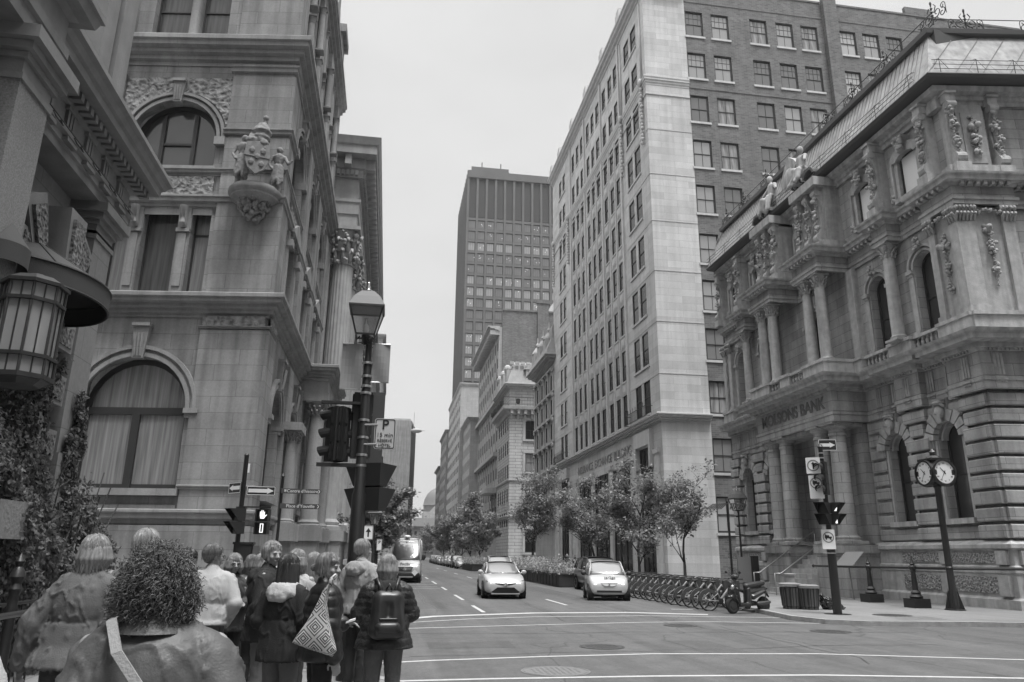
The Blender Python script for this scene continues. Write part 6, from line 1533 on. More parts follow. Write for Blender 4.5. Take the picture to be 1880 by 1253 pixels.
# ------------------------------------------------------------------ vehicles
def carpaint(name, c, r=.28):
    m = mat(name, c, r, noise_amp=.03, noise_scale=2, coat=.8); return m
PWHITE = carpaint('white_car_paint', .44); PSIL = carpaint('silver_car_paint', .38); PDRK = carpaint('dark_car_paint', .03); PGRY = carpaint('grey_car_paint', .14)
TYRE = mat('tyre', .018, .85); ARCH = mat('wheel_arch', .008, .9); TRIM = mat('dark_trim', .02, .5); CHROME = mat('chrome', .6, .2, metal=1.); PLATE = mat('licence_plate', .6, .5)
CGL = glassy('car_glass', .03, .30, .02, wobble=.0); CGLW = glassy('windscreen_glass', .13, .04, .03); HEADL = mat('lit_headlamp', .8, .2, emit=1.0); HEADG = glassy('headlamp_glass', .25, .25, .05); RIM = mat('alloy_rim', .4, .35, metal=.6)
def loft(mb, st, closed_ends=True):
    """st: list of (y, [(x, z) half profile from bottom centre to top centre])"""
    k = len(st[0][1]); full = lambda pr: [(x, z) for x, z in pr]+[(-x, z) for x, z in pr[::-1][1:-1]]
    n = 2*k-2; vs = []; fs = []
    for y, pr in st: vs += [(x, y, z) for x, z in full(pr)]
    for i in range(len(st)-1):
        for a in range(n): fs.append((i*n+a, i*n+(a+1) % n, (i+1)*n+(a+1) % n, (i+1)*n+a))
    if closed_ends: fs += [tuple(range(n-1, -1, -1)), tuple((len(st)-1)*n+a for a in range(n))]
    mb.add(vs, fs)
def subsurf(o, lv=2):
    s = o.modifiers.new('s', 'SUBSURF'); s.levels = lv; s.render_levels = lv; o.data.polygons.foreach_set('use_smooth', [True]*len(o.data.polygons)); return o
def body_prof(w_, zb, zt, sh=.0, cr=.03): return [(0, zb), (w_*.75, zb), (w_*.96, zb+.06), (w_, zb+.2), (w_*1.0, (zb+zt)/2+.03), (w_*.965-sh, zt-.06), (w_*.86-sh, zt), (w_*.45, zt+cr*.7), (0, zt+cr)]
def wheel(par, x, y, r, wd, spokes=8, side=1):
    mb = MB(); n = 24
    prof = [(r*.62, -wd/2), (r*.95, -wd/2), (r, -wd*.35), (r, wd*.35), (r*.95, wd/2), (r*.62, wd/2)]
    mb.T = Matrix.Translation((x, y, r)) @ Matrix.Rotation(math.pi/2, 4, 'Y'); mb.lathe(prof, n); mb.T = I4
    o = part('wheel', mb, TYRE, par, smooth=40, local=True)
    mb = MB(); mb.T = Matrix.Translation((x, y, r)) @ Matrix.Rotation(math.pi/2*side, 4, 'Y'); z = wd/2
    mb.lathe([(r*.66, z-.03), (r*.66, z+.005), (r*.6, z+.005), (r*.56, z-.05), (.01, z-.06)], n); mb.lathe([(r*.14, z-.05), (r*.12, z-.005), (.01, z)], 10)
    for k in range(spokes): a = 2*math.pi*k/spokes; mb.cap((r*.1*math.cos(a), r*.1*math.sin(a), z-.02), (r*.58*math.cos(a), r*.58*math.sin(a), z-.015), r*.05, r*.06, 5)
    mb.T = I4; put('rim', mesh('rim', mb, RIM, 30), _W(par), o)
def vehicle(name, loc, rz, kind, paint, label, cat='car', group=None, lit=True):
    t = thing(name, loc, label, cat, group, rz=rz)
    B = body_prof
    if kind == 'sedan':
        st = [(-2.32, B(.60, .40, .82)), (-2.26, B(.76, .32, .98)), (-1.95, B(.85, .24, 1.04)), (-1.4, B(.885, .2, 1.0)), (-.4, B(.89, .19, .97)), (.5, B(.89, .19, .96)), (.95, B(.885, .2, .98, 0, .05)), (1.5, B(.88, .2, .91, 0, .06)), (1.95, B(.84, .2, .80, 0, .05)), (2.2, B(.76, .2, .68)), (2.32, B(.60, .24, .58))]
        gh = [(-1.85, .66, .98, .66, 1.0), (-1.05, .76, .95, .60, 1.37), (-.4, .78, .94, .62, 1.45), (.15, .78, .94, .61, 1.43), (.55, .77, .94, .62, 1.26), (1.12, .74, .94, .70, .99)]
        wr, wy, L = .32, (1.42, -1.28), 2.32
    elif kind == 'mini':
        st = [(-1.33, B(.62, .34, .80)), (-1.28, B(.76, .26, .98)), (-1.0, B(.82, .22, 1.02)), (-.4, B(.83, .2, .98)), (.3, B(.83, .2, .98)), (.62, B(.83, .2, 1.0, 0, .03)), (.95, B(.82, .22, .92, 0, .05)), (1.18, B(.79, .22, .80, 0, .04)), (1.30, B(.70, .23, .66)), (1.345, B(.55, .3, .55))]
        gh = [(-1.2, .70, .98, .62, 1.05), (-.95, .76, .96, .62, 1.47), (-.3, .77, .95, .63, 1.55), (.12, .77, .95, .63, 1.5), (.4, .77, .95, .65, 1.3), (.74, .75, .95, .70, 1.02)]
        wr, wy, L = .30, (.93, -.93), 1.345
    elif kind == 'van':
        st = [(-3.4, B(.85, .5, 1.4)), (-3.3, B(.97, .35, 1.45)), (-2.5, B(1., .32, 1.45)), (.5, B(1., .32, 1.4)), (1.5, B(1., .32, 1.38)), (1.95, B(.98, .32, 1.36, 0, .05)), (2.35, B(.95, .32, 1.15, 0, .08)), (2.5, B(.86, .32, .98)), (2.56, B(.7, .36, .85))]
        gh = [(-3.38, .92, 1.4, .80, 2.62), (-3.25, .98, 1.4, .85, 2.72), (.2, .98, 1.38, .85, 2.74), (1.0, .98, 1.38, .82, 2.66), (1.3, .97, 1.38, .82, 2.2), (2.0, .92, 1.33, .88, 1.4)]
        wr, wy, L = .35, (1.75, -1.9), 2.56
    elif kind == 'suv':
        st = [(-2.25, B(.70, .45, 1.0)), (-2.2, B(.84, .38, 1.1)), (-1.6, B(.9, .3, 1.08)), (.5, B(.92, .28, 1.05)), (.95, B(.91, .28, 1.08, 0, .05)), (1.6, B(.9, .3, 1.02, 0, .05)), (2.05, B(.86, .3, .9)), (2.25, B(.7, .34, .7))]
        gh = [(-2.1, .78, 1.04, .66, 1.15), (-1.9, .8, 1.03, .66, 1.62), (-.6, .82, 1.03, .68, 1.7), (.2, .82, 1.03, .67, 1.66), (.6, .81, 1.03, .68, 1.42), (1.1, .78, 1.03, .72, 1.08)]
        wr, wy, L = .36, (1.4, -1.35), 2.25
    # nose details sit on the loft; local +y is forward
    mb = MB(); loft(mb, st); subsurf(part('body', mb, paint, t, local=True), 2)
    mb = MB(); loft(mb, [(y, [(0, zb-.02), (wb*.5, zb-.02), (wb, zb), (wb*.985, zb+.04), (wb+(wt-wb)*.5, (zb+zt)/2), (wt, zt-.07), (wt*.9, zt-.015), (wt*.5, zt+.01), (0, zt+.02)]) for y, wb, zb, wt, zt in gh])
    g = part('windows', mb, CGL, t, local=True); subsurf(g, 2)
    g.data.materials.append(CGLW)
    for p in g.data.polygons:
        if p.center.y > gh[3][0] and p.normal.y > .25: p.material_index = 1
    # roof skin and pillars in body colour
    i0 = 1; i1 = 3; mb = MB(); rs_ = [g_ for g_ in gh[i0:i1+1]]
    if kind == 'van':
        loft(mb, [(y, [(0, zb), (wb*.6, zb), (wb+.012, zb+.02), (wb+.012, zb+.3), (wb+.014+(wt-wb)*.55, (zb+zt)/2), (wt+.014, zt-.12), (wt*.9, zt), (wt*.5, zt+.03), (0, zt+.04)]) for y, wb, zb, wt, zt in gh[:3]+[(1.0, .98, 1.38, .83, 2.68)]])
        mb.box((-.8, .9, 2.2), (.8, 1.16, 2.6))
        o = part('cargo_box', mb, paint, t, local=True); subsurf(o, 2)
    else:
        vs = []; fs = []
        for y, wb, zb, wt, zt in rs_: vs += [(-wt*.96, y, zt-.035), (-wt*.8, y, zt+.006), (-wt*.4, y, zt+.025), (wt*.4, y, zt+.025), (wt*.8, y, zt+.006), (wt*.96, y, zt-.035)]
        for i in range(len(rs_)-1): fs += [(i*6+k, i*6+k+1, i*6+7+k, i*6+6+k) for k in range(5)]
        mb.add(vs, fs); subsurf(part('roof', mb, paint, t, local=True), 2)
    mb = MB()
    for s in (-1, 1):
        P = [(s*(wt+.0), y, zt-.05) for y, wb, zb, wt, zt in gh[1:4]]; a = gh[5]; b_ = gh[4]; z_ = gh[0]
        mb.tube([P[2], (s*(b_[3]+.015), b_[0]+.0, b_[4]-.06), (s*(a[1]-.01), a[0]-.06, a[2]+.03)], .035, 6)
        mb.tube(P, .03, 6); mb.tube([P[0], (s*(z_[1]+.04), z_[0]+.15, z_[2]+.05)], .05, 6)
        if kind != 'van': y, wb, zb, wt, zt = gh[2]; mb.tube([(s*(wt), y+.1, zt-.05), (s*(wb+.0), y+.05, zb)], .03, 6)
    part('pillar', mb, paint, t, local=True, smooth=True)
    for s in (-1, 1):
        for y in wy:
            mb = MB(); mb.T = Matrix.Translation((s*(st[5][1][3][0]-.10), y, wr)) @ Matrix.Rotation(math.pi/2, 4, 'Y'); mb.lathe([(wr*1.16, -.115), (wr*1.16, .115), (.01, .115)], 24); mb.T = I4
            part('wheel_arch', mb, ARCH, t, local=True); wheel(t, s*(st[5][1][3][0]-.09), y, wr, .21, 7, s)
        m = MB(); a = gh[5]; x = a[1]+.13; m.ball((s*(x+.06), a[0]-.35, a[2]+.09+(.12 if kind == 'van' else 0)), (.12, .06, .09 if kind != 'van' else .2), 10, 8); m.tube([(s*(x-.1), a[0]-.32, a[2]+.04), (s*x, a[0]-.34, a[2]+.07)], .025, 5)
        part('mirror', m, TRIM if kind in ('mini', 'van') else paint, t, local=True, smooth=True)
    mb = MB(); mb.box((-.3, L-.35, .12), (.3, L-.2, .2)); mb.box((-st[4][1][3][0]+.1, -L+.3, .14), (st[4][1][3][0]-.1, L-.3, .3)); part('underbody', mb, ARCH, t, local=True)
    def poly(name, pts, m, th=.02, par=t):
        if kind in ('sedan',): pts = [(x, y+.045, z) for x, y, z in pts]
        mb = MB(); n = len(pts); mb.add([(x, y, z) for x, y, z in pts]+[(x, y-th-.1, z) for x, y, z in pts], [tuple(range(n)), tuple(range(2*n-1, n-1, -1))]+[(i, (i+1) % n, n+(i+1) % n, n+i) for i in range(n)]); return part(name, mb, m, par, local=True)
    if kind == 'sedan':
        poly('grille', [(-.34, 2.315, .46), (.34, 2.315, .46), (.58, 2.25, .28), (.46, 2.24, .22), (-.46, 2.24, .22), (-.58, 2.25, .28)], TRIM)
        poly('upper_grille', [(-.42, 2.245, .625), (0, 2.30, .60), (.42, 2.245, .625), (.4, 2.25, .59), (0, 2.31, .56), (-.4, 2.25, .59)], TRIM)
        for s in (-1, 1):
            h = poly('headlight', [(s*.40, 2.235, .63), (s*.44, 2.24, .575), (s*.66, 2.17, .60), (s*.79, 2.0, .70), (s*.74, 2.03, .74)], HEADG); m = MB(); m.ball((s*.58, 2.215, .61), (.06, .03, .04), 8, 6); put('lamp', mesh('lamp', m, HEADL if lit else HEADG, True), _W(t), h)
            poly('fog_lamp', [(s*.64, 2.2, .40), (s*.66, 2.2, .30), (s*.74, 2.12, .32), (s*.70, 2.16, .36)], TRIM)
        mb = MB(); mb.lathe([(.01, -.01), (.09, -.01), (.09, .01), (.01, .02)], 16); mb.v = [(x, 2.325+z, .57+y*.75) for x, y, z in mb.v]; part('badge', mb, CHROME, t, local=True)
        mb = MB(); mb.box((-.58, 2.2, .195), (.58, 2.29, .235)); part('splitter', mb, paint, t, local=True); mb = MB(); mb.tube([(-.62, 1.17, .985), (-.3, 1.2, 1.0), (.0, 1.2, .995)], .014, 5); mb.tube([(.05, 1.21, 1.0), (.5, 1.17, .985)], .014, 5); part('wiper', mb, TRIM, t, local=True)
    elif kind == 'mini':
        poly('grille', [(-.34, 1.29, .70), (.34, 1.29, .70), (.30, 1.34, .61), (.18, 1.37, .57), (-.18, 1.37, .57), (-.30, 1.34, .61)], mat('grey_grille', .16, .4)); mb = MB(); mb.ball((0, 1.38, .645), (.04, .02, .04), 8, 6); part('badge', mb, CHROME, t, local=True)
        poly('lower_grille', [(-.5, 1.345, .40), (.5, 1.345, .40), (.5, 1.34, .32), (-.5, 1.34, .32)], TRIM)
        for s in (-1, 1): h = poly('headlight', [(s*.44, 1.27, .71), (s*.44, 1.30, .63), (s*.56, 1.27, .59), (s*.68, 1.17, .63), (s*.72, 1.07, .78), (s*.66, 1.10, .80)], HEADG); m = MB(); m.ball((s*.54, 1.285, .63), (.09, .03, .03), 8, 6); put('lamp', mesh('lamp', m, HEADL, True), _W(t), h)
        mb = MB(); text_mb(mb, 'car2go', _W(t) @ Matrix(((-1, 0, 0, -.04), (0, .55, -.75, 1.16), (0, .75, .66, .885), (0, 0, 0, 1))), .17, .02); part('bonnet_lettering', mb, TRIM, t)
        mb = MB(); s = 1
        for sx in (-1, 1):
            for a0 in range(0, 260, 20): a = R(a0); b2 = R(a0+21); mb.quad((sx*.84, .12+.17*math.cos(a), .58+.17*math.sin(a)), (sx*.84, .12+.17*math.cos(b2), .58+.17*math.sin(b2)), (sx*.842, .12+.08*math.cos(b2), .58+.08*math.sin(b2)), (sx*.842, .12+.08*math.cos(a), .58+.08*math.sin(a)))
            mb.quad((sx*.845, .02, .75), (sx*.845, .16, .95), (sx*.845, .05, .97), (sx*.845, -.1, .78))
        part('door_logo', mb, mat('logo_grey', .2, .5), t, local=True)
    elif kind == 'van':
        poly('grille', [(-.5, 2.545, .95), (.5, 2.545, .95), (.42, 2.60, .72), (-.42, 2.60, .72)], TRIM)
        for z in (.78, .85): mb = MB(); mb.tube([(-.43, 2.6, z), (0, 2.62, z), (.43, 2.6, z)], .012, 5); part('grille_bar', mb, CHROME, t, local=True)
        mb = MB(); mb.lathe([(.01, -.01), (.1, -.01), (.1, .01), (.085, .01), (.085, 0)], 18); mb.v = [(x, 2.615+z, .84+y) for x, y, z in mb.v]; mb.tube([(0, 2.62, .84), (0, 2.62, .93)], .01, 4); mb.tube([(0, 2.62, .84), (.08, 2.62, .79)], .01, 4); mb.tube([(0, 2.62, .84), (-.08, 2.62, .79)], .01, 4); part('badge', mb, CHROME, t, local=True)
        mb = MB(); loft(mb, [(2.3, B(1.0, .3, .66)), (2.52, B(.93, .3, .66)), (2.63, B(.7, .32, .64))]); subsurf(part('bumper', mb, TRIM, t, local=True), 1); mb = MB(); mb.box((-.5, 2.6, .33), (.35, 2.66, .40)); part('step', mb, SIGNG, t, local=True)
        for s in (-1, 1): h = poly('headlight', [(s*.62, 2.51, 1.0), (s*.58, 2.55, .74), (s*.88, 2.42, .80), (s*.93, 2.28, 1.1), (s*.86, 2.33, 1.12)], HEADG)
        mb = MB(); mb.add([(-.42, 2.66, .62), (-.62, 2.66, .42), (-.82, 2.66, .62), (-.62, 2.66, .82)], [(0, 1, 2, 3)]); part('placard', mb, SIGNW, t, local=True)
        mb = MB(); text_mb(mb, 'FedEx', _W(t) @ Matrix(((-1, 0, 0, 0), (0, .6, -.5, 2.44), (0, .75, .8, 1.12), (0, 0, 0, 1))), .26, .02, bold=True); part('bonnet_lettering', mb, mat('logo_grey', .2, .5), t)
        mb = MB(); mb.ball((0, .6, 2.82), (.22, .22, .1), 10, 6); mb.box((-.03, 1.03, 2.47), (.03, 1.2, 2.55)); part('roof_vent', mb, SIGNW, t, local=True)
    else:
        poly('grille', [(-.5, L-.02, .72), (.5, L-.02, .72), (.42, L+.02, .5), (-.42, L+.02, .5)], TRIM)
        for s in (-1, 1): poly('headlight', [(s*.6, L-.05, .85), (s*.6, L, .7), (s*.82, L-.2, .74), (s*.82, L-.25, .9)], HEADL if lit else HEADG)
    mb = MB(); mb.box((-.26, L-.02, .38 if kind != 'van' else .45), (.26, L+.02, .49 if kind != 'van' else .56))
    if kind in ('suv',): part('licence_plate', mb, PLATE, t, local=True)
    return t
PI = math.pi
def facing(px_x, y): return PI
vehicle('parked_car', (4.98, 33.7, 0), PI-.05, 'sedan', PWHITE, 'white saloon car with lit headlamps driving towards the camera in the middle lane').name = 'white_sedan'
vehicle('compact_car', (9.12, 31.6, 0), PI-.17, 'mini', PWHITE, 'tiny white two-seat rental car with a hoop logo on its door, next to the bicycles')
vehicle('delivery_van', (1.35, 51.3, 0), PI-.06, 'van', PWHITE, 'white high-roofed delivery van with a hanging diamond placard on its bumper', 'van')
tx = vehicle('white_taxi', (7.2, 49.5, 0), PI-.02, 'suv', PWHITE, 'second white car right behind the saloon, only its roof and windscreen showing', lit=False)
vehicle('delivery_van', (3.0, 112, 0), PI, 'van', PWHITE, 'small distant white van in the road behind the delivery van', 'van')
vehicle('parked_car', (11.05, 39.5, 0), PI, 'suv', PDRK, 'dark parked car between the flower planter and the small white two-seater')
vehicle('parked_car', (12.0, 62, 0.02), PI, 'suv', PWHITE, 'pale parked car half hidden behind the flower planters')
protos = {}
for k, (y, p_, kd) in enumerate(((99, PSIL, 'sedan'), (106, PDRK, 'suv'), (113, PWHITE, 'suv'), (120, PSIL, 'suv'), (127, PGRY, 'sedan'), (134, PWHITE, 'sedan'), (141, PDRK, 'sedan'), (149, PSIL, 'suv'), (158, PWHITE, 'suv'), (168, PGRY, 'suv'))):
    nm = ['silver saloon', 'black SUV', 'white SUV', 'silver SUV', 'grey saloon', 'white saloon', 'black saloon', 'silver SUV', 'white SUV', 'grey SUV'][k]; pos = ['nearest', 'second', 'third', 'fourth', 'fifth', 'sixth', 'seventh', 'eighth', 'ninth', 'last'][k]
    vehicle('parked_car', (9.7+max(0, y-140)*.02, y, 0), PI, kd, p_, '%s parked under the distant trees, %s in the row from the camera' % (nm, pos), group='cars parked along the right kerb', lit=False)
vehicle('distant_car', (5.5, 165, 0), PI, 'sedan', PWHITE, 'far white car driving in the road beyond the distant van', lit=True)

# ------------------------------------------------------------------ hire bicycles in their docks
BFR = mat('bike_frame_silver', .26, .35, metal=.5); BGD = mat('bike_guard', .055, .45, noise_amp=.1, noise_scale=20); BBL = mat('bike_black', .02, .5)
def bicycle(loc, rz, label):
    t = thing('hire_bicycle', loc, label, 'bicycle', 'hire bicycles locked in the row of docks', rz=rz); r = .33; X0, X1 = 0., 1.1     # rear hub at X0, front hub at X1 (local x)
    for x in (X0, X1):
        mb = MB(); P = [(x+r*math.cos(a*PI/14), 0, r+r*math.sin(a*PI/14)) for a in range(29)]; mb.tube(P, .024, 7, False); o = part('wheel', mb, TYRE, t, local=True, smooth=True)
        mb = MB(); q = r-.035; mb.tube([(x+q*math.cos(a*PI/14), 0, r+q*math.sin(a*PI/14)) for a in range(29)], .017, 5, False)
        for k in range(16): a = k*PI/8; mb.tube([(x, 0, r), (x+q*math.cos(a), 0, r+q*math.sin(a))], .0035, 3)
        mb.tube([(x, -.06, r), (x, .06, r)], .03, 8); put('rim', mesh('rim', mb, BFR, True), _W(t), o)
        mb = MB(); a0, a1 = (20, 185) if x == X0 else (-5, 150); n = 12; Pg = [(x+(r+.045)*math.cos(R(a0+(a1-a0)*k/n)), r+(r+.045)*math.sin(R(a0+(a1-a0)*k/n))) for k in range(n+1)]
        Pi = [(x+(r-.07 if x == X0 else r+.0)*math.cos(R(a0+(a1-a0)*k/n)), r+(r-.07 if x == X0 else r+.0)*math.sin(R(a0+(a1-a0)*k/n))) for k in range(n+1)]
        for s in (-.035, .035):
            for k in range(n): mb.quad((Pg[k][0], s, Pg[k][1]), (Pg[k+1][0], s, Pg[k+1][1]), (Pi[k+1][0], s*1.2, Pi[k+1][1]), (Pi[k][0], s*1.2, Pi[k][1]))
        for k in range(n): mb.quad((Pg[k][0], -.035, Pg[k][1]), (Pg[k+1][0], -.035, Pg[k+1][1]), (Pg[k+1][0], .035, Pg[k+1][1]), (Pg[k][0], .035, Pg[k][1]))
        part('mudguard', mb, BGD, t, local=True)
    mb = MB(); mb.cap((X1-.28, 0, .78), (.42, 0, .33), .045, .05, 8); mb.cap((.42, 0, .33), (.24, 0, .82), .03, .026, 8); mb.cap((.4, .05, .31), (X0, .07, r), .022, .018, 6); mb.cap((.4, -.05, .31), (X0, -.07, r), .022, .018, 6)
    mb.cap((.32, .05, .55), (X0, .07, r), .014, .014, 6); mb.cap((.32, -.05, .55), (X0, -.07, r), .014, .014, 6); mb.cap((X1-.28, 0, .80), (X1-.3, 0, .98), .03, .03, 8)
    for s in (-.07, .07): mb.cap((X1-.26, s*.6, .75), (X1, s, r), .018, .016, 6)
    part('frame', mb, BFR, t, local=True, smooth=True)
    mb = MB(); mb.cap((X1-.33, -.28, 1.02), (X1-.33, .28, 1.02), .017, .017, 6); mb.cap((X1-.33, -.27, 1.02), (X1-.42, -.3, 1.0), .02, .02, 6); mb.cap((X1-.33, .27, 1.02), (X1-.42, .3, 1.0), .02, .02, 6); part('handlebar', mb, BBL, t, local=True, smooth=True)
    mb = MB(); mb.ball((.2, 0, .92), (.13, .08, .035), 10, 6); mb.cap((.22, 0, .82), (.21, 0, .9), .014, .014, 6); part('saddle', mb, BBL, t, local=True, smooth=True)
    mb = MB(); mb.prism([(X1-.26, .62), (X1+.02, .66), (X1+.0, .98), (X1-.24, .95)], -.11, .11); part('front_rack', mb, BGD, t, local=True)
    mb = MB(); mb.cap((.42, -.1, .31), (.5, -.12, .2), .012, .012, 5); mb.cap((.42, .1, .31), (.34, .12, .42), .012, .012, 5); mb.box((.46, -.2, .17), (.56, -.1, .2)); mb.box((.28, .1, .41), (.38, .2, .44)); mb.lathe([(.085, -.008), (.085, .008)], 16, (0, 0, 0)); mb.v = mb.v[:-32]+[(.42+x, -.07+z, .32+y) for x, y, z in mb.v[-32:]]; part('crank', mb, BBL, t, local=True)
    return t
b0 = bicycle((10.72, 24.85, 0), R(3), 'hire bicycle nearest the scooter, first in the docked row, with its whole rear wheel showing')
ords = ['second', 'third', 'fourth', 'fifth', 'sixth', 'seventh', 'eighth', 'ninth', 'tenth', 'eleventh', 'twelfth', 'thirteenth', 'fourteenth', 'fifteenth']
for k in range(1, 16):
    if k < 15: clone(b0, Matrix.Translation((10.72+rnd.uniform(-.03, .03), 24.85+k*.78+rnd.uniform(-.05, .05), 0)) @ Matrix.Rotation(R(3+rnd.uniform(-4, 4)), 4, 'Z'), 'hire bicycle in the docked row, %s from the scooter' % ords[k-1])
DK_ = thing('dock_rail', (12.1, 24.5, 0), 'long low docking rail holding the row of hire bicycles', 'bike dock'); mb = MB()
for k in range(17): y = 24.75+k*.78; mb.box((11.98, y-.08, .0), (12.12, y+.08, .82)); mb.prism([(11.95, .82), (12.15, .82), (12.13, .92), (11.99, .92)], y-.09, y+.09)
part('dock_post', mb, BBL, DK_); mb = MB(); mb.box((11.9, 24.2, .0), (12.19, 38.2, .07)); mb.box((12.0, 24.3, .86), (12.08, 38, .9)); part('dock_plate', mb, mat('dock_plate', .09, .6), DK_)

# ------------------------------------------------------------------ scooter
SC = thing('motor_scooter', (10.98, 23.62, 0), 'dark motor scooter parked at the near end of the bicycle row', 'scooter', rz=R(16))
for x, nm in ((0, 'front'), (1.28, 'rear')):
    mb = MB(); mb.tube([(x+.2*math.cos(a*PI/12), 0, .255+.2*math.sin(a*PI/12)) for a in range(25)], .062, 9, False); o = part('wheel', mb, TYRE, SC, local=True, smooth=True)
    mb = MB(); mb.T = Matrix.Translation((x, 0, .255)) @ Matrix.Rotation(PI/2, 4, 'X'); mb.lathe([(.15, -.04), (.15, .04), (.02, .05)], 18); mb.lathe([(.1, .05), (.1, .06), (.01, .06)], 14); mb.T = I4; put('rim', mesh('rim', mb, mat('dark_rim', .06, .4, metal=.4), 30), _W(SC), o)
mb = MB(); c = mb.cap
c((.12, 0, .82), (.06, 0, .42), .11, .07); c((.14, -.12, .75), (.2, -.14, .3), .05, .04); c((.14, .12, .75), (.2, .14, .3), .05, .04); c((.12, 0, .9), (.15, 0, 1.02), .08, .06)
c((.22, -.1, .27), (.62, -.1, .27), .06, .06); c((.22, .1, .27), (.62, .1, .27), .06, .06); c((.62, 0, .3), (.66, 0, .7), .13, .14); c((.66, 0, .66), (1.35, 0, .74), .14, .08); c((.8, .09, .5), (1.3, .1, .68), .09, .05); c((.8, -.09, .5), (1.3, -.1, .68), .09, .05); c((-.02, 0, .5), (.1, 0, .46), .08, .06); c((-.12, 0, .5), (.08, 0, .5), .055, .07)
remesh_obj('body', mb, mat('scooter_black', .015, .3, coat=.7), SC, .014, 3, W=_W(SC))
mb = MB(); c = mb.cap; c((.62, 0, .82), (1.0, 0, .86), .11, .12); c((1.0, 0, .86), (1.32, 0, .92), .12, .07); remesh_obj('seat', mb, mat('scooter_seat', .02, .5), SC, .014, 3, W=_W(SC))
mb = MB(); mb.cap((.2, -.3, 1.06), (.14, -.05, 1.04), .016, .016, 6); mb.cap((.2, .3, 1.06), (.14, .05, 1.04), .016, .016, 6); mb.cap((.2, -.32, 1.06), (.21, -.22, 1.06), .024, .024, 6); mb.cap((.2, .32, 1.06), (.21, .22, 1.06), .024, .024, 6); part('handlebar', mb, BBL, SC, local=True, smooth=True)
mb = MB()
for s in (-1, 1): mb.cap((.15, s*.15, 1.08), (.12, s*.3, 1.24), .007, .007, 5); mb.ball((.1, s*.32, 1.26), (.02, .07, .045), 8, 6)
part('mirror', mb, BBL, SC, local=True, smooth=True)
mb = MB(); mb.ball((-.0, 0, .8), (.07, .12, .1), 10, 8); part('headlight', mb, HEADG, SC, local=True, smooth=True); mb = MB(); mb.ball((1.42, 0, .76), (.05, .09, .05), 8, 6); mb.cap((1.38, 0, .66), (1.52, 0, .5), .05, .03, 6); part('tail_light', mb, TRIM, SC, local=True, smooth=True)
mb = MB(); mb.cap((.9, .12, .3), (1.3, .13, .27), .09, .05, 8); mb.cap((.95, -.14, .3), (1.4, -.16, .34), .06, .05, 8); mb.cap((1.28, -.1, .3), (1.3, -.12, .62), .022, .022, 6); part('engine', mb, mat('engine_alloy', .10, .4, metal=.5, noise_amp=.4, noise_scale=25), SC, local=True, smooth=True)
mb = MB(); mb.ball((.15, 0, 1.12), (.1, .13, .08), 10, 8); c = mb.cap; c((.0, .02, .95), (.04, .05, .72), .1, .13); remesh_obj('grey_cover', mb, mat('grey_plastic_cover', .05, .5), SC, .016, 2, .02, .06, W=_W(SC))

# ------------------------------------------------------------------ street furniture
def lampbox(par, x, y, z, s=1.):
    """four-sided tapering street lantern, z at its base"""
    mb = MB(); a, b = .17*s, .31*s; h = .52*s
    for k in range(4):
        c1, s1 = ((-1, -1), (1, -1), (1, 1), (-1, 1))[k]; c2, s2 = ((-1, -1), (1, -1), (1, 1), (-1, 1))[(k+1) % 4]
        mb.tube([(x+c1*a, y+s1*a, z), (x+c1*b, y+s1*b, z+h)], .017*s, 4); mb.tube([(x+c1*b, y+s1*b, z+h), (x+c2*b, y+s2*b, z+h)], .028*s, 4); mb.tube([(x+c1*a, y+s1*a, z), (x+c2*a, y+s2*a, z)], .022*s, 4)
    o = part('lantern_frame', mb, BLACK, par)
    mb = MB(); P = [(-1, -1), (1, -1), (1, 1), (-1, 1)]; mb.add([(x+c*a, y+d*a, z) for c, d in P]+[(x+c*b, y+d*b, z+h) for c, d in P], [(k, (k+1) % 4, 4+(k+1) % 4, 4+k) for k in range(4)])
    lg2 = MATS.get('lamp_pane')
    if not lg2:
        lg2 = bpy.data.materials.new('lamp_pane'); MATS['lamp_pane'] = lg2; lg2.use_nodes = True; q = lg2.node_tree.nodes['Principled BSDF']; q.inputs['Base Color'].default_value = g3(.8); q.inputs['Roughness'].default_value = .15; q.inputs['Transmission Weight'].default_value = .9; q.inputs['IOR'].default_value = 1.08
    part('pane', mb, lg2, par)
    mb = MB(); r = .34*s; mb.lathe([(r*1.38, z+h), (r*1.4, z+h+.03*s), (r*1.0, z+h+.22*s), (r*.5, z+h+.36*s), (r*.25, z+h+.38*s)], 4, (x, y, 0), PI/4); part('roof', mb, mat('lantern_roof', .09, .55), par)
    mb = MB(); mb.lathe([(.09*s, 0), (.1*s, .02*s), (.03*s, .06*s), (.05*s, .1*s), (.02*s, .14*s), (.03*s, .18*s), (.002, .22*s)], 10, (x, y, z+h+.37*s)); part('finial', mb, CHROME, par, smooth=True)
    mb = MB(); mb.lathe([(.04*s, 0), (.055*s, .08*s), (.05*s, .16*s), (.015*s, .22*s), (.01*s, .3*s)], 10, (x, y, z+.03)); part('bulb', mb, mat('frosted_bulb', .7, .3), par, smooth=True)
def band_rings(mb, x, y, zs, r):
    for z in zs: mb.lathe([(r, 0), (r+.012, .005), (r+.012, .035), (r, .04)], 14, (x, y, z))
def visor(mb, F_, x, z, r=.11, L=.24, up_=1):
    """a hooded signal lens, frame F_ faces out along y"""
    T = mb.T; mb.T = F_; n = 10; P = [(x+r*math.cos(R(-20)+R(220)*k/n), z+r*math.sin(R(-20)+R(220)*k/n)) for k in range(n+1)]
    for k in range(n): mb.quad((P[k][0], 0, P[k][1]), (P[k+1][0], 0, P[k+1][1]), (P[k+1][0], L*(.55+.45*math.sin(PI*(k+1)/n)), P[k+1][1]-.02), (P[k][0], L*(.55+.45*math.sin(PI*k/n)), P[k][1]-.02))
    mb.T = T
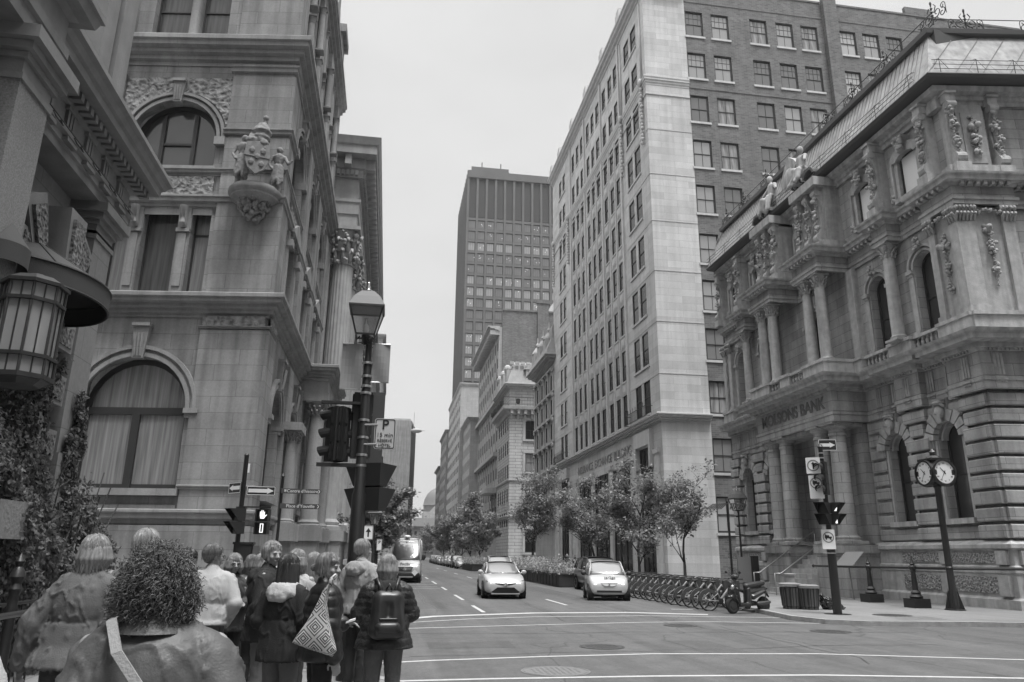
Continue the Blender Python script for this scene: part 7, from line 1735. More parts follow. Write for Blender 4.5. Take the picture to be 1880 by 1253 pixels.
def signal_head(par, F_, n=3, h=.9, w_=.34, back=True, lit=None, name='signal_head'):
    """n stacked lenses; F_ origin at the bottom centre of the front face"""
    mb = MB(); mb.T = F_; mb.box((-w_/2+.02, -.2, 0), (w_/2-.02, 0, h)); 
    for k in range(n): mb.box((-w_/2, -.16, h*k/n+.02), (w_/2, -.02, h*(k+1)/n-.02))
    if back: mb.box((-w_/2-.12, -.06, -.12), (w_/2+.12, -.045, h+.12))
    mb.T = I4
    for k in range(n): visor(mb, F_, 0, h*(k+.5)/n, min(.13, h/n*.45))
    o = part(name, mb, BLACKM, par); m = MB(); m.T = F_
    for k in range(n):
        q = 14; m.add([(.11*math.cos(2*PI*i/q), .005, h*(k+.5)/n+.11*math.sin(2*PI*i/q)) for i in range(q)], [tuple(range(q))])
    m.T = I4; put('lens', mesh('lens', (lambda a: (setattr(a, 'v', [tuple(_W(par).inverted() @ Vector(p)) for p in a.v]), a)[1])(m), mat('signal_lens', .05, .15), False, False), _W(par), o)
    return o
LITW = mat('lit_symbol', .8, .4, emit=.9)
def ped_head(par, F_, hand=True, digit='0', wedge=True):
    mb = MB(); mb.T = F_
    for z in (0, .34):
        mb.box((-.17, -.18, z), (.17, 0, z+.32))
        if wedge:
            for s in (-1, 1): mb.add([(s*.17, 0, z+.32), (s*.17, .28, z+.32), (s*.17, .02, z+.02), (s*.17, 0, z)], [(0, 1, 2, 3)])
            mb.quad((-.17, 0, z+.32), (.17, 0, z+.32), (.17, .28, z+.32), (-.17, .28, z+.32))
        else:
            mb.box((-.17, 0, z+.3), (.17, .12, z+.32))
            for s in (-.17, .155): mb.box((s, 0, z), (s+.015, .12, z+.32))
    mb.T = I4; o = part('pedestrian_signal', mb, BLACKM, par); m = MB()
    m.T = F_
    if hand:
        c = m.cap; z = .36; m.prism([(-.055, z+.05), (.05, z+.05), (.065, z+.15), (-.07, z+.16)], .002, .02)
        for x, l in ((-.058, .23), (-.026, .265), (.008, .26), (.04, .225)): c((x, .01, z+.12), (x*1.15, .01, z+l), .015, .011, 6)
        c((.05, .01, z+.09), (.105, .01, z+.15), .014, .011, 6)
    if digit:
        x = .045; a, b, w_ = .04, .28, .016
        m.box((-x, .002, a), (-x+w_*1.3, .02, b)); m.box((x-w_*1.3, .002, a), (x, .02, b)); m.box((-x+.02, .002, a), (x-.02, .02, a+w_*1.3)); m.box((-x+.02, .002, b-w_*1.3), (x-.02, .02, b))
    m.T = I4; Wi = _W(par).inverted(); m.v = [tuple(Wi @ Vector(p)) for p in m.v]; put('lit_symbol', mesh('lit_symbol', m, LITW), _W(par), o); return o
def F2(o, ang):
    """frame at o facing the horizontal direction ang (degrees, 0 = +X); local x runs to the reader's right"""
    n = Vector((math.cos(R(ang)), math.sin(R(ang)), 0)); u = Vector((-n.y, n.x, 0)); return frame(o, u, n)
# -- the big lamp and signal pole on the near corner
px, py = -.42, 10.85
LP = thing('lamp_and_signal_pole', (px, py, SW), 'tall black lamp post with traffic signals, two blank banners and a parking sign', 'lamp post')
mb = MB(); mb.lathe([(.15, 0), (.15, .1), (.115, .2), (.11, .6), (.10, 2.4), (.08, 2.45), (.06, 4.3), (.05, 4.35), (.045, 4.62), (.065, 4.66), (.03, 4.72)], 20, (px, py, SW)); 
mb.T = Matrix.Translation((0, 0, 0)); o = part('pole', mb, BLACK, LP, smooth=35)
mb = MB(); band_rings(mb, px, py, (2.9, 3.05, 3.3, 3.55, 3.95, 4.05, 4.2, 4.4), .068); part('clamp_band', mb, STEEL, LP)
lampbox(LP, px-.06, py, 4.84, .78)
mb = MB()
for k in range(4): a = PI/4+k*PI/2; mb.tube([(px-.06+.04*math.cos(a), py+.04*math.sin(a), 4.74), (px-.06+.2*math.cos(a), py+.2*math.sin(a), 4.68), (px-.06+.19*math.cos(a), py+.19*math.sin(a), 4.82), (px-.06+.12*math.cos(a), py+.12*math.sin(a), 4.86)], .01, 5)
mb.tube([(px-.03, py, 4.7), (px-.06, py, 4.86)], .06, 8); part('lantern_bracket', mb, BLACK, LP)
BAN = mat('banner_cloth', .24, .8, noise_amp=.06, noise_scale=4)
for s, x0, x1, z0, z1 in ((-1, -.80, -.50, 4.02, 4.70), (1, -.36, -.10, 4.14, 4.72)):
    mb = MB(); n = 6
    for i in range(n):
        for j in range(6):
            f = lambda u, v: (x0+(x1-x0)*u, py-.03+.02*math.sin(u*4+v*3+s), z0+(z1-z0)*v)
            mb.quad(f(i/n, j/6), f((i+1)/n, j/6), f((i+1)/n, (j+1)/6), f(i/n, (j+1)/6))
    part('banner', mb, BAN, LP, smooth=True)
    mb = MB()
    for z in (z0, z1): mb.tube([(px, py, z), (x0 if s < 0 else x1, py-.03, z)], .012, 5)
    part('banner_arm', mb, STEEL, LP)
signal_head(LP, F2((px-.05, py+.28, 3.05), 95), 3, .95, .30, False); signal_head(LP, F2((px-.42, py+.12, 2.98), 150), 3, .78, .25, False); signal_head(LP, F2((px-.30, py+.15, 2.98), 35), 3, .78, .3, False)
mb = MB(); mb.box((px-.62, py-.02, 2.9), (px, py+.05, 2.95)); mb.box((px-.62, py-.02, 3.8), (px, py+.05, 3.84)); part('signal_bracket', mb, BLACKM, LP)
ped_head(LP, F2((px+.22, py+.1, 2.3), 60), False, None); ped_head(LP, F2((px+.05, py+.22, 2.3), 120), False, None)
mb = MB(); FP = F2((px+.31, py-.12, 3.37), -92); mb.T = FP
def rrect(w_, h_, r, n=4):
    P = []
    for cx, cz, a0 in ((w_/2-r, h_/2-r, 0), (-w_/2+r, h_/2-r, 90), (-w_/2+r, -h_/2+r, 180), (w_/2-r, -h_/2+r, 270)):
        for k in range(n+1): a = R(a0+90*k/n); P.append((cx+r*math.cos(a), cz+r*math.sin(a)))
    return P
def sign(par, F_, w_, h_, m=SIGNW, r=.03, rimw=.012, name='sign_plate', edge=True):
    mb = MB(); mb.T = F_; mb.prism(rrect(w_, h_, r), -.01, 0); mb.T = I4; o = part(name, mb, m, par)
    if edge:
        O = rrect(w_-.02, h_-.02, r*.8); I = rrect(w_-.02-2*rimw, h_-.02-2*rimw, r*.6); n = len(O); m2 = MB(); m2.T = F_; m2.add([(a, .004, b) for a, b in O]+[(a, .004, b) for a, b in I], [(k, (k+1) % n, n+(k+1) % n, n+k) for k in range(n)]); sub(o, 'border', m2, BLACKM)
    return o
def sub(o, name, m2, mt):
    m2.T = I4; Wi = _W(o).inverted(); m2.v = [tuple(Wi @ Vector(p)) for p in m2.v]; return put(name, mesh(name, m2, mt, False, False), _W(o), o)
mb.T = I4
o = sign(LP, FP, .30, .44, mat('sign_pale_grey', .5, .5), .035)
m2 = MB(); text_mb(m2, 'P', FP @ Matrix.Translation((0, .004, .125)), .19, .004, bold=True); text_mb(m2, '15 min', FP @ Matrix.Translation((0, .004, -.02)), .085, .004); text_mb(m2, 'RÉSERVÉ', FP @ Matrix.Translation((0, .004, -.1)), .056, .004); text_mb(m2, 'HÔTEL', FP @ Matrix.Translation((0, .004, -.165)), .056, .004); sub(o, 'lettering', m2, BLACKM)
mb = MB(); mb.tube([(px, py-.05, 3.5), (px+.2, py-.12, 3.5)], .015, 5); mb.tube([(px, py-.05, 3.22), (px+.2, py-.12, 3.22)], .015, 5); part('sign_bracket', mb, STEEL, LP)
# -- pedestrian signal and one-way signs across the side street
qx, qy = -4.0, 21.8
PS_ = thing('signal_post', (qx, qy, SW), 'black post across the side street with one-way arrows, red hand signal and countdown', 'traffic signal')
mb = MB(); mb.lathe([(.09, 0), (.07, .3), (.062, 4.2), (.07, 4.22), (.05, 4.26)], 12, (qx, qy, SW)); part('pole', mb, BLACK, PS_, smooth=35)
ped_head(PS_, F2((qx+.62, qy-.2, 2.2), -96), True, '0', False); ped_head(PS_, F2((qx-.05, qy-.25, 2.2), 215), False, None)
mb = MB(); mb.box((qx, qy-.1, 2.9), (qx+.8, qy-.06, 2.94)); mb.box((qx-.1, qy-.2, 2.86), (qx+.15, qy, 2.92)); part('signal_bracket', mb, BLACK, PS_)
mb = MB(); mb.box((qx-.05, qy-.2, .6), (qx+.42, qy+.15, 1.95)); mb.box((qx-.08, qy-.22, 1.93), (qx+.45, qy+.17, 1.99)); part('control_cabinet', mb, BLACKM, PS_); mb = MB(); mb.box((qx+.44, qy-.15, .9), (qx+.6, qy+.1, 1.9)); part('cabinet_side', mb, mat('cabinet_grey', .12, .5), PS_)
mb = MB(); mb.box((qx+.08, qy-.08, 3.85), (qx+.13, qy-.07, 4.1)); part('sticker', mb, SIGNW, PS_)
def oneway(par, F_, w_=.76, h_=.24, flip=1):
    o = sign(par, F_, w_, h_, BLACKM, .02, .012, edge=False); m2 = MB(); m2.T = F_
    O = rrect(w_-.015, h_-.015, .018); I = rrect(w_-.045, h_-.045, .012); n = len(O); m2.add([(a, .004, b) for a, b in O]+[(a, .004, b) for a, b in I], [(k, (k+1) % n, n+(k+1) % n, n+k) for k in range(n)])
    s = flip; a = w_/2-.045; m2.add([(-s*a, .005, -.05), (s*(a-.16), .005, -.05), (s*(a-.18), .005, -.088), (s*a, .005, 0), (s*(a-.18), .005, .088), (s*(a-.16), .005, .05), (-s*a, .005, .05)], [(0, 1, 2, 3, 4, 5, 6)]); sub(o, 'arrow', m2, SIGNW)
oneway(PS_, F2((qx+.5, qy-.12, 3.36), -88), .76, .25); oneway(PS_, F2((qx-.2, qy-.14, 3.42), 222), .60, .30, -1)
FPn = thing('fingerpost', (-3.05, 22.4, SW), 'thin fingerpost with two dark direction signs pointing right', 'sign post'); fx, fy = -3.05, 22.4
mb = MB(); mb.lathe([(.045, 0), (.04, 3.7), (.05, 3.72), (.0, 3.82)], 10, (fx, fy, SW)); part('pole', mb, BLACK, FPn, smooth=35)
for z, s in ((3.42, 'Centre d’histoire'), (3.0, 'Place d’Youville')):
    Ff_ = F2((fx+.56, fy-.06, z), -86); mb = MB(); mb.T = Ff_; mb.prism([(-.56, -.07), (.50, -.07), (.56, 0), (.50, .07), (-.56, .07)], -.02, 0); mb.T = I4; o = part('direction_sign', mb, mat('sign_dark_grey', .06, .5), FPn)
    m2 = MB(); text_mb(m2, s, Ff_ @ Matrix.Translation((.03 if z > 3.2 else 0, .004, 0)), .125, .004); m2.T = Ff_; m2.prism([(.46, .05), (.48, .05), (.52, 0), (.48, -.05), (.46, -.05), (.5, 0)], .002, .005)
    if z > 3.2: m2.box((-.47, .002, -.03), (-.455, .005, .045)); m2.box((-.44, .002, -.03), (-.425, .005, .045)); m2.box((-.475, .002, 0), (-.45, .005, .03)); m2.box((-.445, .002, 0), (-.42, .005, .03))
    sub(o, 'lettering', m2, SIGNW)
# -- smaller lamps: left pavement and bank front
def smalllamp(x, y, h, label, s=1.):
    t = thing('street_lamp', (x, y, SW), label, 'street lamp', 'black lantern street lamps'); mb = MB(); mb.lathe([(.16, 0), (.16, .25), (.1, .35), (.09, .9), (.06, 1.0), (.045, h-.3), (.07, h-.28), (.04, h-.22), (.06, h-.05), (.03, h)], 12, (x, y, SW)); part('pole', mb, BLACK, t, smooth=35); lampbox(t, x, y, SW+h, s); return t
a = smalllamp(-.5, 30, 2.68, 'small lantern lamp on the left pavement carrying a straight-ahead arrow sign', .8)
o = sign(a, F2((-.72, 29.85, 2.5), -90), .36, .52, SIGNW, .02); m2 = MB(); m2.T = F2((-.72, 29.85, 2.5), -90); m2.add([(-.03, .006, -.16), (.03, .006, -.16), (.03, .006, .02), (.1, .006, .02), (0, .006, .17), (-.1, .006, .02), (-.03, .006, .02)], [tuple(range(7))]); sub(o, 'arrow', m2, BLACKM)
o = sign(a, F2((-.28, 29.85, 2.05), -90), .2, .42, SIGNW, .02); m2 = MB(); text_mb(m2, 'P', F2((-.28, 29.85, 2.14), -90) @ Matrix.Translation((0, .006, 0)), .17, .004, bold=True); sub(o, 'lettering', m2, BLACKM)
smalllamp(18.35, 38, 4.0, 'lantern lamp standing before the far end of the pillared bank', 1.15)
smalllamp(13.2, 50.5, 3.6, 'lantern lamp half hidden by the young trees', 1.1)
SO = thing('solar_post', (17.3, 37, SW), 'slim post with two striped solar panels over the bicycle station', 'solar post'); mb = MB(); mb.tube([(17.3, 37, SW), (17.3, 37, 4.5)], .06, 8); part('pole', mb, BLACK, SO)
for s in (-1, 1):
    mb = MB()
    for k in range(8): mb.add([(17.3+s*.08+s*k*.11, 36.7, 4.42-k*.01), (17.3+s*.08+s*(k+.7)*.11, 36.7, 4.42-k*.01), (17.3+s*.08+s*(k+.7)*.11+s*.15, 37.3, 4.12), (17.3+s*.08+s*k*.11+s*.15, 37.3, 4.12)], [(0, 1, 2, 3)])
    part('solar_panel', mb, mat('solar_grey', .16, .3), SO)
KP = thing('station_panel', (17.9, 36.6, SW), 'tall grey panel of the bicycle station beside the lantern lamp', 'kiosk'); mb = MB(); mb.box((17.45, 36.6, SW), (18.15, 36.68, 1.75)); part('panel', mb, mat('panel_grey', .22, .5), KP); mb = MB(); mb.box((18.2, 36.45, SW), (18.5, 36.75, 1.8)); part('terminal', mb, BLACKM, KP)
# -- right signal pole
sx, sy = 13.43, 21.74
RS = thing('signal_pole', (sx, sy, SW), 'black signal pole on the right pavement with hooded lights and prohibition signs', 'traffic signal')
mb = MB(); mb.lathe([(.13, 0), (.125, 2.4), (.08, 2.45), (.07, 4.95), (.09, 5.0), (.03, 5.1)], 16, (sx, sy, SW)); mb.lathe([(.4, 0), (.38, .012)], 14, (sx, sy, SW-.004)); part('pole', mb, BLACK, RS, smooth=35)
mb = MB(); band_rings(mb, sx, sy, (4.75, 4.9, 4.62), .072); part('clamp_band', mb, STEEL, RS)
signal_head(RS, F2((sx-.16, sy-.12, 3.62), 205), 3, 1.02, .3, False)
oneway(RS, F2((sx+.22, sy-.06, 5.18), -105), .56, .36)
ped_head(RS, F2((sx+.2, sy-.12, 2.72), -60), True, '0'); ped_head(RS, F2((sx-.2, sy-.12, 2.72), 215), False, None)
def round_sign(par, F_, w_, h_, kind, zc=0):
    o = sign(par, F_, w_, h_, SIGNW, .02, .01, edge=False); m2 = MB(); m2.T = F_; n = 28; r = w_*.42
    P = [(r*math.cos(2*PI*k/n), zc+r*math.sin(2*PI*k/n)) for k in range(n)]; Q = [(r*.82*math.cos(2*PI*k/n), zc+r*.82*math.sin(2*PI*k/n)) for k in range(n)]
    m2.add([(a, .006, b) for a, b in P]+[(a, .006, b) for a, b in Q], [(k, (k+1) % n, n+(k+1) % n, n+k) for k in range(n)])
    if kind != 'go': m2.add([(-r*.7, .007, zc+r*.58), (-r*.58, .007, zc+r*.7), (r*.7, .007, zc-r*.58), (r*.58, .007, zc-r*.7)], [(0, 1, 2, 3)])
    sub(o, 'ring', m2, mat('sign_mid_grey', .18, .5)); m3 = MB(); m3.T = F_
    if kind == 'go':
        m3.add([(-.02, .008, zc-r*.6), (.02, .008, zc-r*.6), (.02, .008, zc+r*.25), (.06, .008, zc+r*.25), (0, .008, zc+r*.65), (-.06, .008, zc+r*.25), (-.02, .008, zc+r*.25)], [tuple(range(7))]); m3.add([(.01, .009, zc-r*.1), (.1, .009, zc+r*.12), (.08, .009, zc+r*.22), (.17, .009, zc+r*.2), (.14, .009, zc-.0), (.12, .009, zc+r*.06), (.02, .009, zc-r*.28)], [tuple(range(7))])
    else:
        m3.box((-.1, .004, zc-.03), (.03, .008, zc+.06)); m3.box((.03, .004, zc-.03), (.1, .008, zc+.02)); m3.ball((-.06, .006, zc-.05), (.025, .004, .025), 8, 4); m3.ball((.06, .006, zc-.05), (.025, .004, .025), 8, 4)
    sub(o, 'symbol', m3, BLACKM); return o
round_sign(RS, F2((sx-.34, sy-.05, 4.52), 238), .42, .50, 'go'); round_sign(RS, F2((sx-.30, sy-.05, 3.86), 238), .42, .72, 'no', .12); round_sign(RS, F2((sx-.14, sy-.15, 2.28), -115), .38, .58, 'no', .06)
mb = MB(); mb.T = F2((sx-.2, sy-.2, 1.92), -115); mb.box((-.17, -.02, -.05), (.17, .2, -.04)); mb.T = I4; part('sign_shelf', mb, SIGNW, RS)
# -- the clock
cx, cy = 18.62, 23.3
CL = thing('street_clock', (cx, cy, SW), 'black four-faced street clock on a tall pole beside the bank corner', 'clock')
mb = MB(); mb.lathe([(.32, 0), (.32, .03), (.17, .05), (.14, .5), (.11, .62), (.10, 3.95), (.13, 4.0), (.12, 4.1)], 18, (cx, cy, SW))
for k in range(4): a = PI/4+k*PI/2; mb.prism([(cx+.1*math.cos(a), 0), (cx, 0)], 0, 0) if False else mb.add([(cx+.12*math.cos(a), cy+.12*math.sin(a), SW), (cx+.29*math.cos(a), cy+.29*math.sin(a), SW+.02), (cx+.12*math.cos(a), cy+.12*math.sin(a), SW+.7)], [(0, 1, 2)])
part('pole', mb, BLACK, CL, smooth=35)
hz = 4.58; mb = MB(); mb.box((cx-.3, cy-.3, hz-.42), (cx+.3, cy+.3, hz+.42)); mb.box((cx-.36, cy-.36, hz+.42), (cx+.36, cy+.36, hz+.5)); mb.lathe([(.3, hz+.5), (.18, hz+.6), (.1, hz+.62), (.1, hz+.72), (.13, hz+.73), (.02, hz+.85), (.0, hz+.9)], 8, (cx, cy, 0)); part('clock_head', mb, BLACK, CL)
def clockface(ang):
    F_ = F2((cx+.42*math.cos(R(ang)), cy+.42*math.sin(R(ang)), hz), ang); n = 36; r = .44; mb = MB(); mb.T = F_
    P = [(r*math.cos(2*PI*k/n), r*math.sin(2*PI*k/n)) for k in range(n)]; Q = [(r*.88*a/r*1.0*r/r*.0+a*.87, b*.87) for a, b in P]
    mb.add([(a, .05, b) for a, b in P]+[(a*.87, .05, b*.87) for a, b in P]+[(a, -.14, b) for a, b in P]+[(a*.87, .0, b*.87) for a, b in P], [(k, (k+1) % n, n+(k+1) % n, n+k) for k in range(n)]+[(k, (k+1) % n, 2*n+(k+1) % n, 2*n+k) for k in range(n)]+[(n+k, n+(k+1) % n, 3*n+(k+1) % n, 3*n+k) for k in range(n)]); mb.T = I4
    o = part('clock_rim', mb, BLACK, CL, smooth=35); m2 = MB(); m2.T = F_; m2.add([(a*.88, .01, b*.88) for a, b in P], [tuple(range(n))]); sub(o, 'dial', m2, mat('clock_dial', .75, .4))
    m3 = MB(); num = ['XII', 'I', 'II', 'III', 'IIII', 'V', 'VI', 'VII', 'VIII', 'IX', 'X', 'XI']
    for k in range(12): a = PI/2-k*PI/6; text_mb(m3, num[k], F_ @ Matrix.Translation((.30*math.cos(a), .014, .30*math.sin(a))), .075, .004)
    m3.T = F_
    def hand(hr, L, w_): a = PI/2-hr; c_, s_ = math.cos(a), math.sin(a); m3.add([(-.07*c_-w_*s_, .018, -.07*s_+w_*c_), (-.07*c_+w_*s_, .018, -.07*s_-w_*c_), (L*c_+w_*.4*s_, .018, L*s_-w_*.4*c_), (L*c_-w_*.4*s_, .018, L*s_+w_*.4*c_)], [(0, 1, 2, 3)])
    hand(2*PI*(10.58/12), .22, .02); hand(2*PI*35/60, .3, .014); m3.T = I4; sub(o, 'hands_and_numerals', m3, BLACKM)
for a in (180, 270, 0, 90): clockface(a)
# -- railing, cast posts, info panel
RA = thing('iron_railing', (18.3, 25, SW), 'black iron railing with finial posts along the bank, joined to the clock pole', 'railing')
pts = [(20.9, 22.5, 1.44), (cx, cy, 1.43), (18.15, 24.5, 1.43), (18.55, 27.6, 1.41), (18.6, 31.6, 1.40)]; mb = MB(); mb.tube(pts, .045, 8); mb.ball(pts[0], .08, 8, 6); mb.ball(pts[-1], .07, 8, 6)
for p in pts[1:4]: mb.lathe([(.07, -.1), (.12, -.03), (.13, .04), (.08, .1)], 10, p)
part('rail', mb, BLACK, RA, smooth=35)
for x, y in ((18.15, 24.5), (18.55, 27.6)):
    mb = MB(); mb.box((x-.3, y-.3, SW), (x+.3, y+.3, SW+.3)); mb.lathe([(.2, .3), (.22, .36), (.14, .45), (.17, .5), (.1, .58), (.095, .8), (.075, 1.15), (.1, 1.2), (.06, 1.25), (.06, 1.4), (.1, 1.44), (.05, 1.5), (.0, 1.72)], 14, (x, y, SW)); part('cast_post', mb, BLACK, RA, smooth=35)
mb = MB(); mb.tube([(18.6, 29.9, SW), (18.6, 29.9, 1.4)], .05, 8); part('plain_post', mb, BLACK, RA)
IP = thing('info_panel', (18.9, 29.3, SW), 'sloping grey information panel mounted on the railing', 'panel'); mb = MB(); mb.add([(18.55, 29.9, 1.45), (18.6, 28.7, 1.45), (19.05, 28.5, 2.0), (19.0, 29.7, 2.0)], [(0, 1, 2, 3)]); mb.tube([(18.9, 29.3, SW), (18.8, 29.3, 1.7)], .03, 6); part('panel', mb, mat('panel_grey', .22, .5), IP)
# -- bins and rubbish bag
BINM = stone('bin_slats', .10, .16, 5., .02, .12, .35, .2, .1, .4, off=0)
def bin_(x, y, r, h, label, lid):
    t = thing('litter_bin', (x, y, SW), label, 'bin', 'round slatted litter bins'); mb = MB(); mb.lathe([(r*.86, 0), (r*.86, .08), (r*.92, .1), (r, h-.08)], 24, (x, y, SW)); part('tub', mb, BINM, t, smooth=35)
    mb = MB()
    for k in range(20): a = 2*PI*k/20; mb.tube([(x+(r*.9)*math.cos(a), y+(r*.9)*math.sin(a), SW+.1), (x+(r+.01)*math.cos(a), y+(r+.01)*math.sin(a), SW+h-.1)], .012, 4)
    part('slat_gap', mb, BLACKM, t); mb = MB(); mb.lathe([(r*1.04, h-.08), (r*1.06, h), (r*.8, h+.03), (.1, h+.03)] if not lid else [(r*1.1, h-.02), (r*1.12, h+.02), (.2, h+.06), (.17, h+.07), (.17, h+.28), (.2, h+.29), (.2, h+.34), (.05, h+.36)], 24, (x, y, SW)); part('lid', mb, mat('bin_lid', .25, .5), t, smooth=35)
bin_(13.25, 24.05, .33, .76, 'slatted bin with a pale capped lid, the left of the two bins', True); bin_(13.7, 23.75, .33, .74, 'open slatted bin beside the black rubbish bag, the right of the two', False)
mb = MB(); q = random.Random(2); mb.cap((14.3, 23.7, .3), (14.5, 23.75, .22), .22, .2); mb.cap((14.2, 23.7, .35), (14.15, 23.7, .62), .16, .03); mb.cap((14.5, 23.7, .2), (14.85, 23.6, .17), .17, .05); remesh_obj('rubbish_bag', mb, mat('bin_bag_plastic', .012, .18, coat=.5), None, .02, 2, .06, .1)
bpy.data.objects['rubbish_bag']['label'] = 'shiny black rubbish bag slumped against the right-hand bin'; bpy.data.objects['rubbish_bag']['category'] = 'rubbish bag'
# -- iron fence with the rail at the left foreground
FN_ = thing('iron_fence', (-3.5, 7.9, SW), 'black wrought iron fence with finialed posts and round handrail in front of the ivy', 'fence')
mb = MB(); fx0 = -3.55
for k in range(44): y = 1.5+k*.17+.05; mb.tube([(fx0, y, SW), (fx0, y, 1.02)], .011, 5); mb.ball((fx0, y, 1.3), (.018, .018, .03), 6, 4); mb.tube([(fx0, y, 1.02), (fx0, y, 1.3)], .008, 4)
part('picket', mb, BLACK, FN_); mb = MB(); 
for z in (.2, 1.0, 1.22): mb.tube([(fx0, 1.5, z), (fx0, 9, z)], .018, 6)
for k in range(60):
    y = 1.55+k*.125
    mb.tube([(fx0, y+.05*math.cos(a*PI/4), 1.11+.05*math.sin(a*PI/4)) for a in range(9)], .009, 4)
    if k % 3 == 0: mb.tube([(fx0, y+.06*math.cos(a*PI/4), .55+.12*math.sin(a*PI/4)) for a in range(9)], .009, 4)
part('fence_scrollwork', mb, BLACK, FN_)
mb = MB(); mb.tube([(-3.25, 1., 1.16), (-3.3, 9.0, 1.16)], .028, 8); part('handrail', mb, mat('worn_rail', .08, .3, metal=.5), FN_, smooth=True)
for y in (8.0, 5.6):
    mb = MB(); mb.lathe([(.09, 0), (.09, .15), (.05, .2), (.048, .5), (.07, .52), (.05, .56), (.045, 1.0), (.06, 1.05), (.045, 1.1), (.045, 1.2), (.06, 1.25), (.04, 1.3), (.07, 1.36), (.05, 1.42), (.03, 1.45), (.045, 1.5), (.0, 1.58)], 12, (-3.42, y, SW)); part('fence_post', mb, BLACK, FN_, smooth=35)
# ------------------------------------------------------------------ people
SKIN = mat('skin', .29, .5, noise_amp=.06, noise_scale=8); EYE = mat('eye_dark', .02, .3); LIP = mat('lips', .17, .5); SHOE = mat('shoe_dark', .03, .5)
def cloth(name, c, amp=.10, sc_=7, r=.85, b=.25): return mat(name, c, r, noise_amp=amp, noise_scale=sc_, bump=b, bump_scale=120)
def hairmat(name, c, lo=.7, hi=1.3):
    if name in MATS: return MATS[name]
    m = bpy.data.materials.new(name); MATS[name] = m; m.use_nodes = True; nt = m.node_tree; b = nt.nodes['Principled BSDF']; b.inputs['Roughness'].default_value = .42
    tc = N(nt, 'ShaderNodeTexCoord'); mp = N(nt, 'ShaderNodeMapping'); mp.inputs['Scale'].default_value = (60, 60, 9); nt.links.new(tc.outputs['Object'], mp.inputs[0])
    a = N(nt, 'ShaderNodeTexNoise', Scale=1., Detail=3.); nt.links.new(mp.outputs[0], a.inputs['Vector']); r = N(nt, 'ShaderNodeMapRange'); r.inputs['From Min'].default_value = .3; r.inputs['From Max'].default_value = .7; r.inputs['To Min'].default_value = c*lo; r.inputs['To Max'].default_value = c*hi
    nt.links.new(a.outputs['Fac'], r.inputs['Value']); nt.links.new(r.outputs[0], b.inputs['Base Color']); bp = N(nt, 'ShaderNodeBump', Strength=.7, Distance=.006); nt.links.new(a.outputs['Fac'], bp.inputs['Height']); nt.links.new(bp.outputs[0], b.inputs['Normal']); return m
HB = hairmat('blonde_hair', .21); HG = hairmat('grey_hair', .24); HD = hairmat('dark_hair', .035); HM = hairmat('brown_hair', .12)
def folds(amp, sc_=.16, quilt=0):
    def f(co, no):
        d = np.zeros(len(co), np.float32)
        for i, c in enumerate(co):
            if quilt: d[i] = amp*(abs(math.sin(c[2]*math.pi/quilt+.6*noise.noise(Vector((c[0]*6, c[1]*6, c[2]*3)))))**.6-.6)+.25*amp*noise.noise(Vector(c)/.04)
            else:
                v = Vector((c[0]/sc_, c[1]/sc_, c[2]/(sc_*2.2))); n1 = noise.noise(v+Vector((noise.noise(v*1.3)*1.6, 0, noise.noise(v*.9)*1.4))); n2 = noise.noise(v*2.6)
                d[i] = amp*((max(0, 1-abs(n1)*5.5))**1.3*.8+n2*.18)
        return d
    return f
def hand(mb, w, d, palm_n, s=1., curl=.5, side=1):
    """palm, four unequal bent fingers and a thumb; w wrist, d direction of the hand, palm_n palm normal"""
    w = Vector(w); d = Vector(d).normalized(); n = Vector(palm_n); n = (n-d*n.dot(d)).normalized(); x = d.cross(n)*side; c = mb.cap
    for k in (-.028, -.009, .010, .028): c(w+x*k*s*.6, w+d*.085*s+x*k*s, .014*s, .013*s, 7)
    for k, L in ((-.029, .066), (-.010, .078), (.010, .074), (.028, .058)):
        b = w+d*.088*s+x*k*s; d1 = (d*math.cos(curl*.7)+n*math.sin(curl*.7)); d2 = (d*math.cos(curl*1.7)+n*math.sin(curl*1.7)); p1 = b+d1*L*.45*s; p2 = p1+d2*L*.55*s; c(b, p1, .0095*s, .009*s, 7); c(p1, p2, .009*s, .0075*s, 7)
    t0 = w+d*.025*s-x*.03*s; t1 = t0+(d*.6-x*.7+n*.35).normalized()*.038*s; c(w+d*.01*s, t0, .014*s, .013*s, 7); c(t0, t1, .012*s, .0105*s, 7); c(t1, t1+(d*.9-x*.1+n*.4).normalized()*.03*s, .0105*s, .009*s, 7)
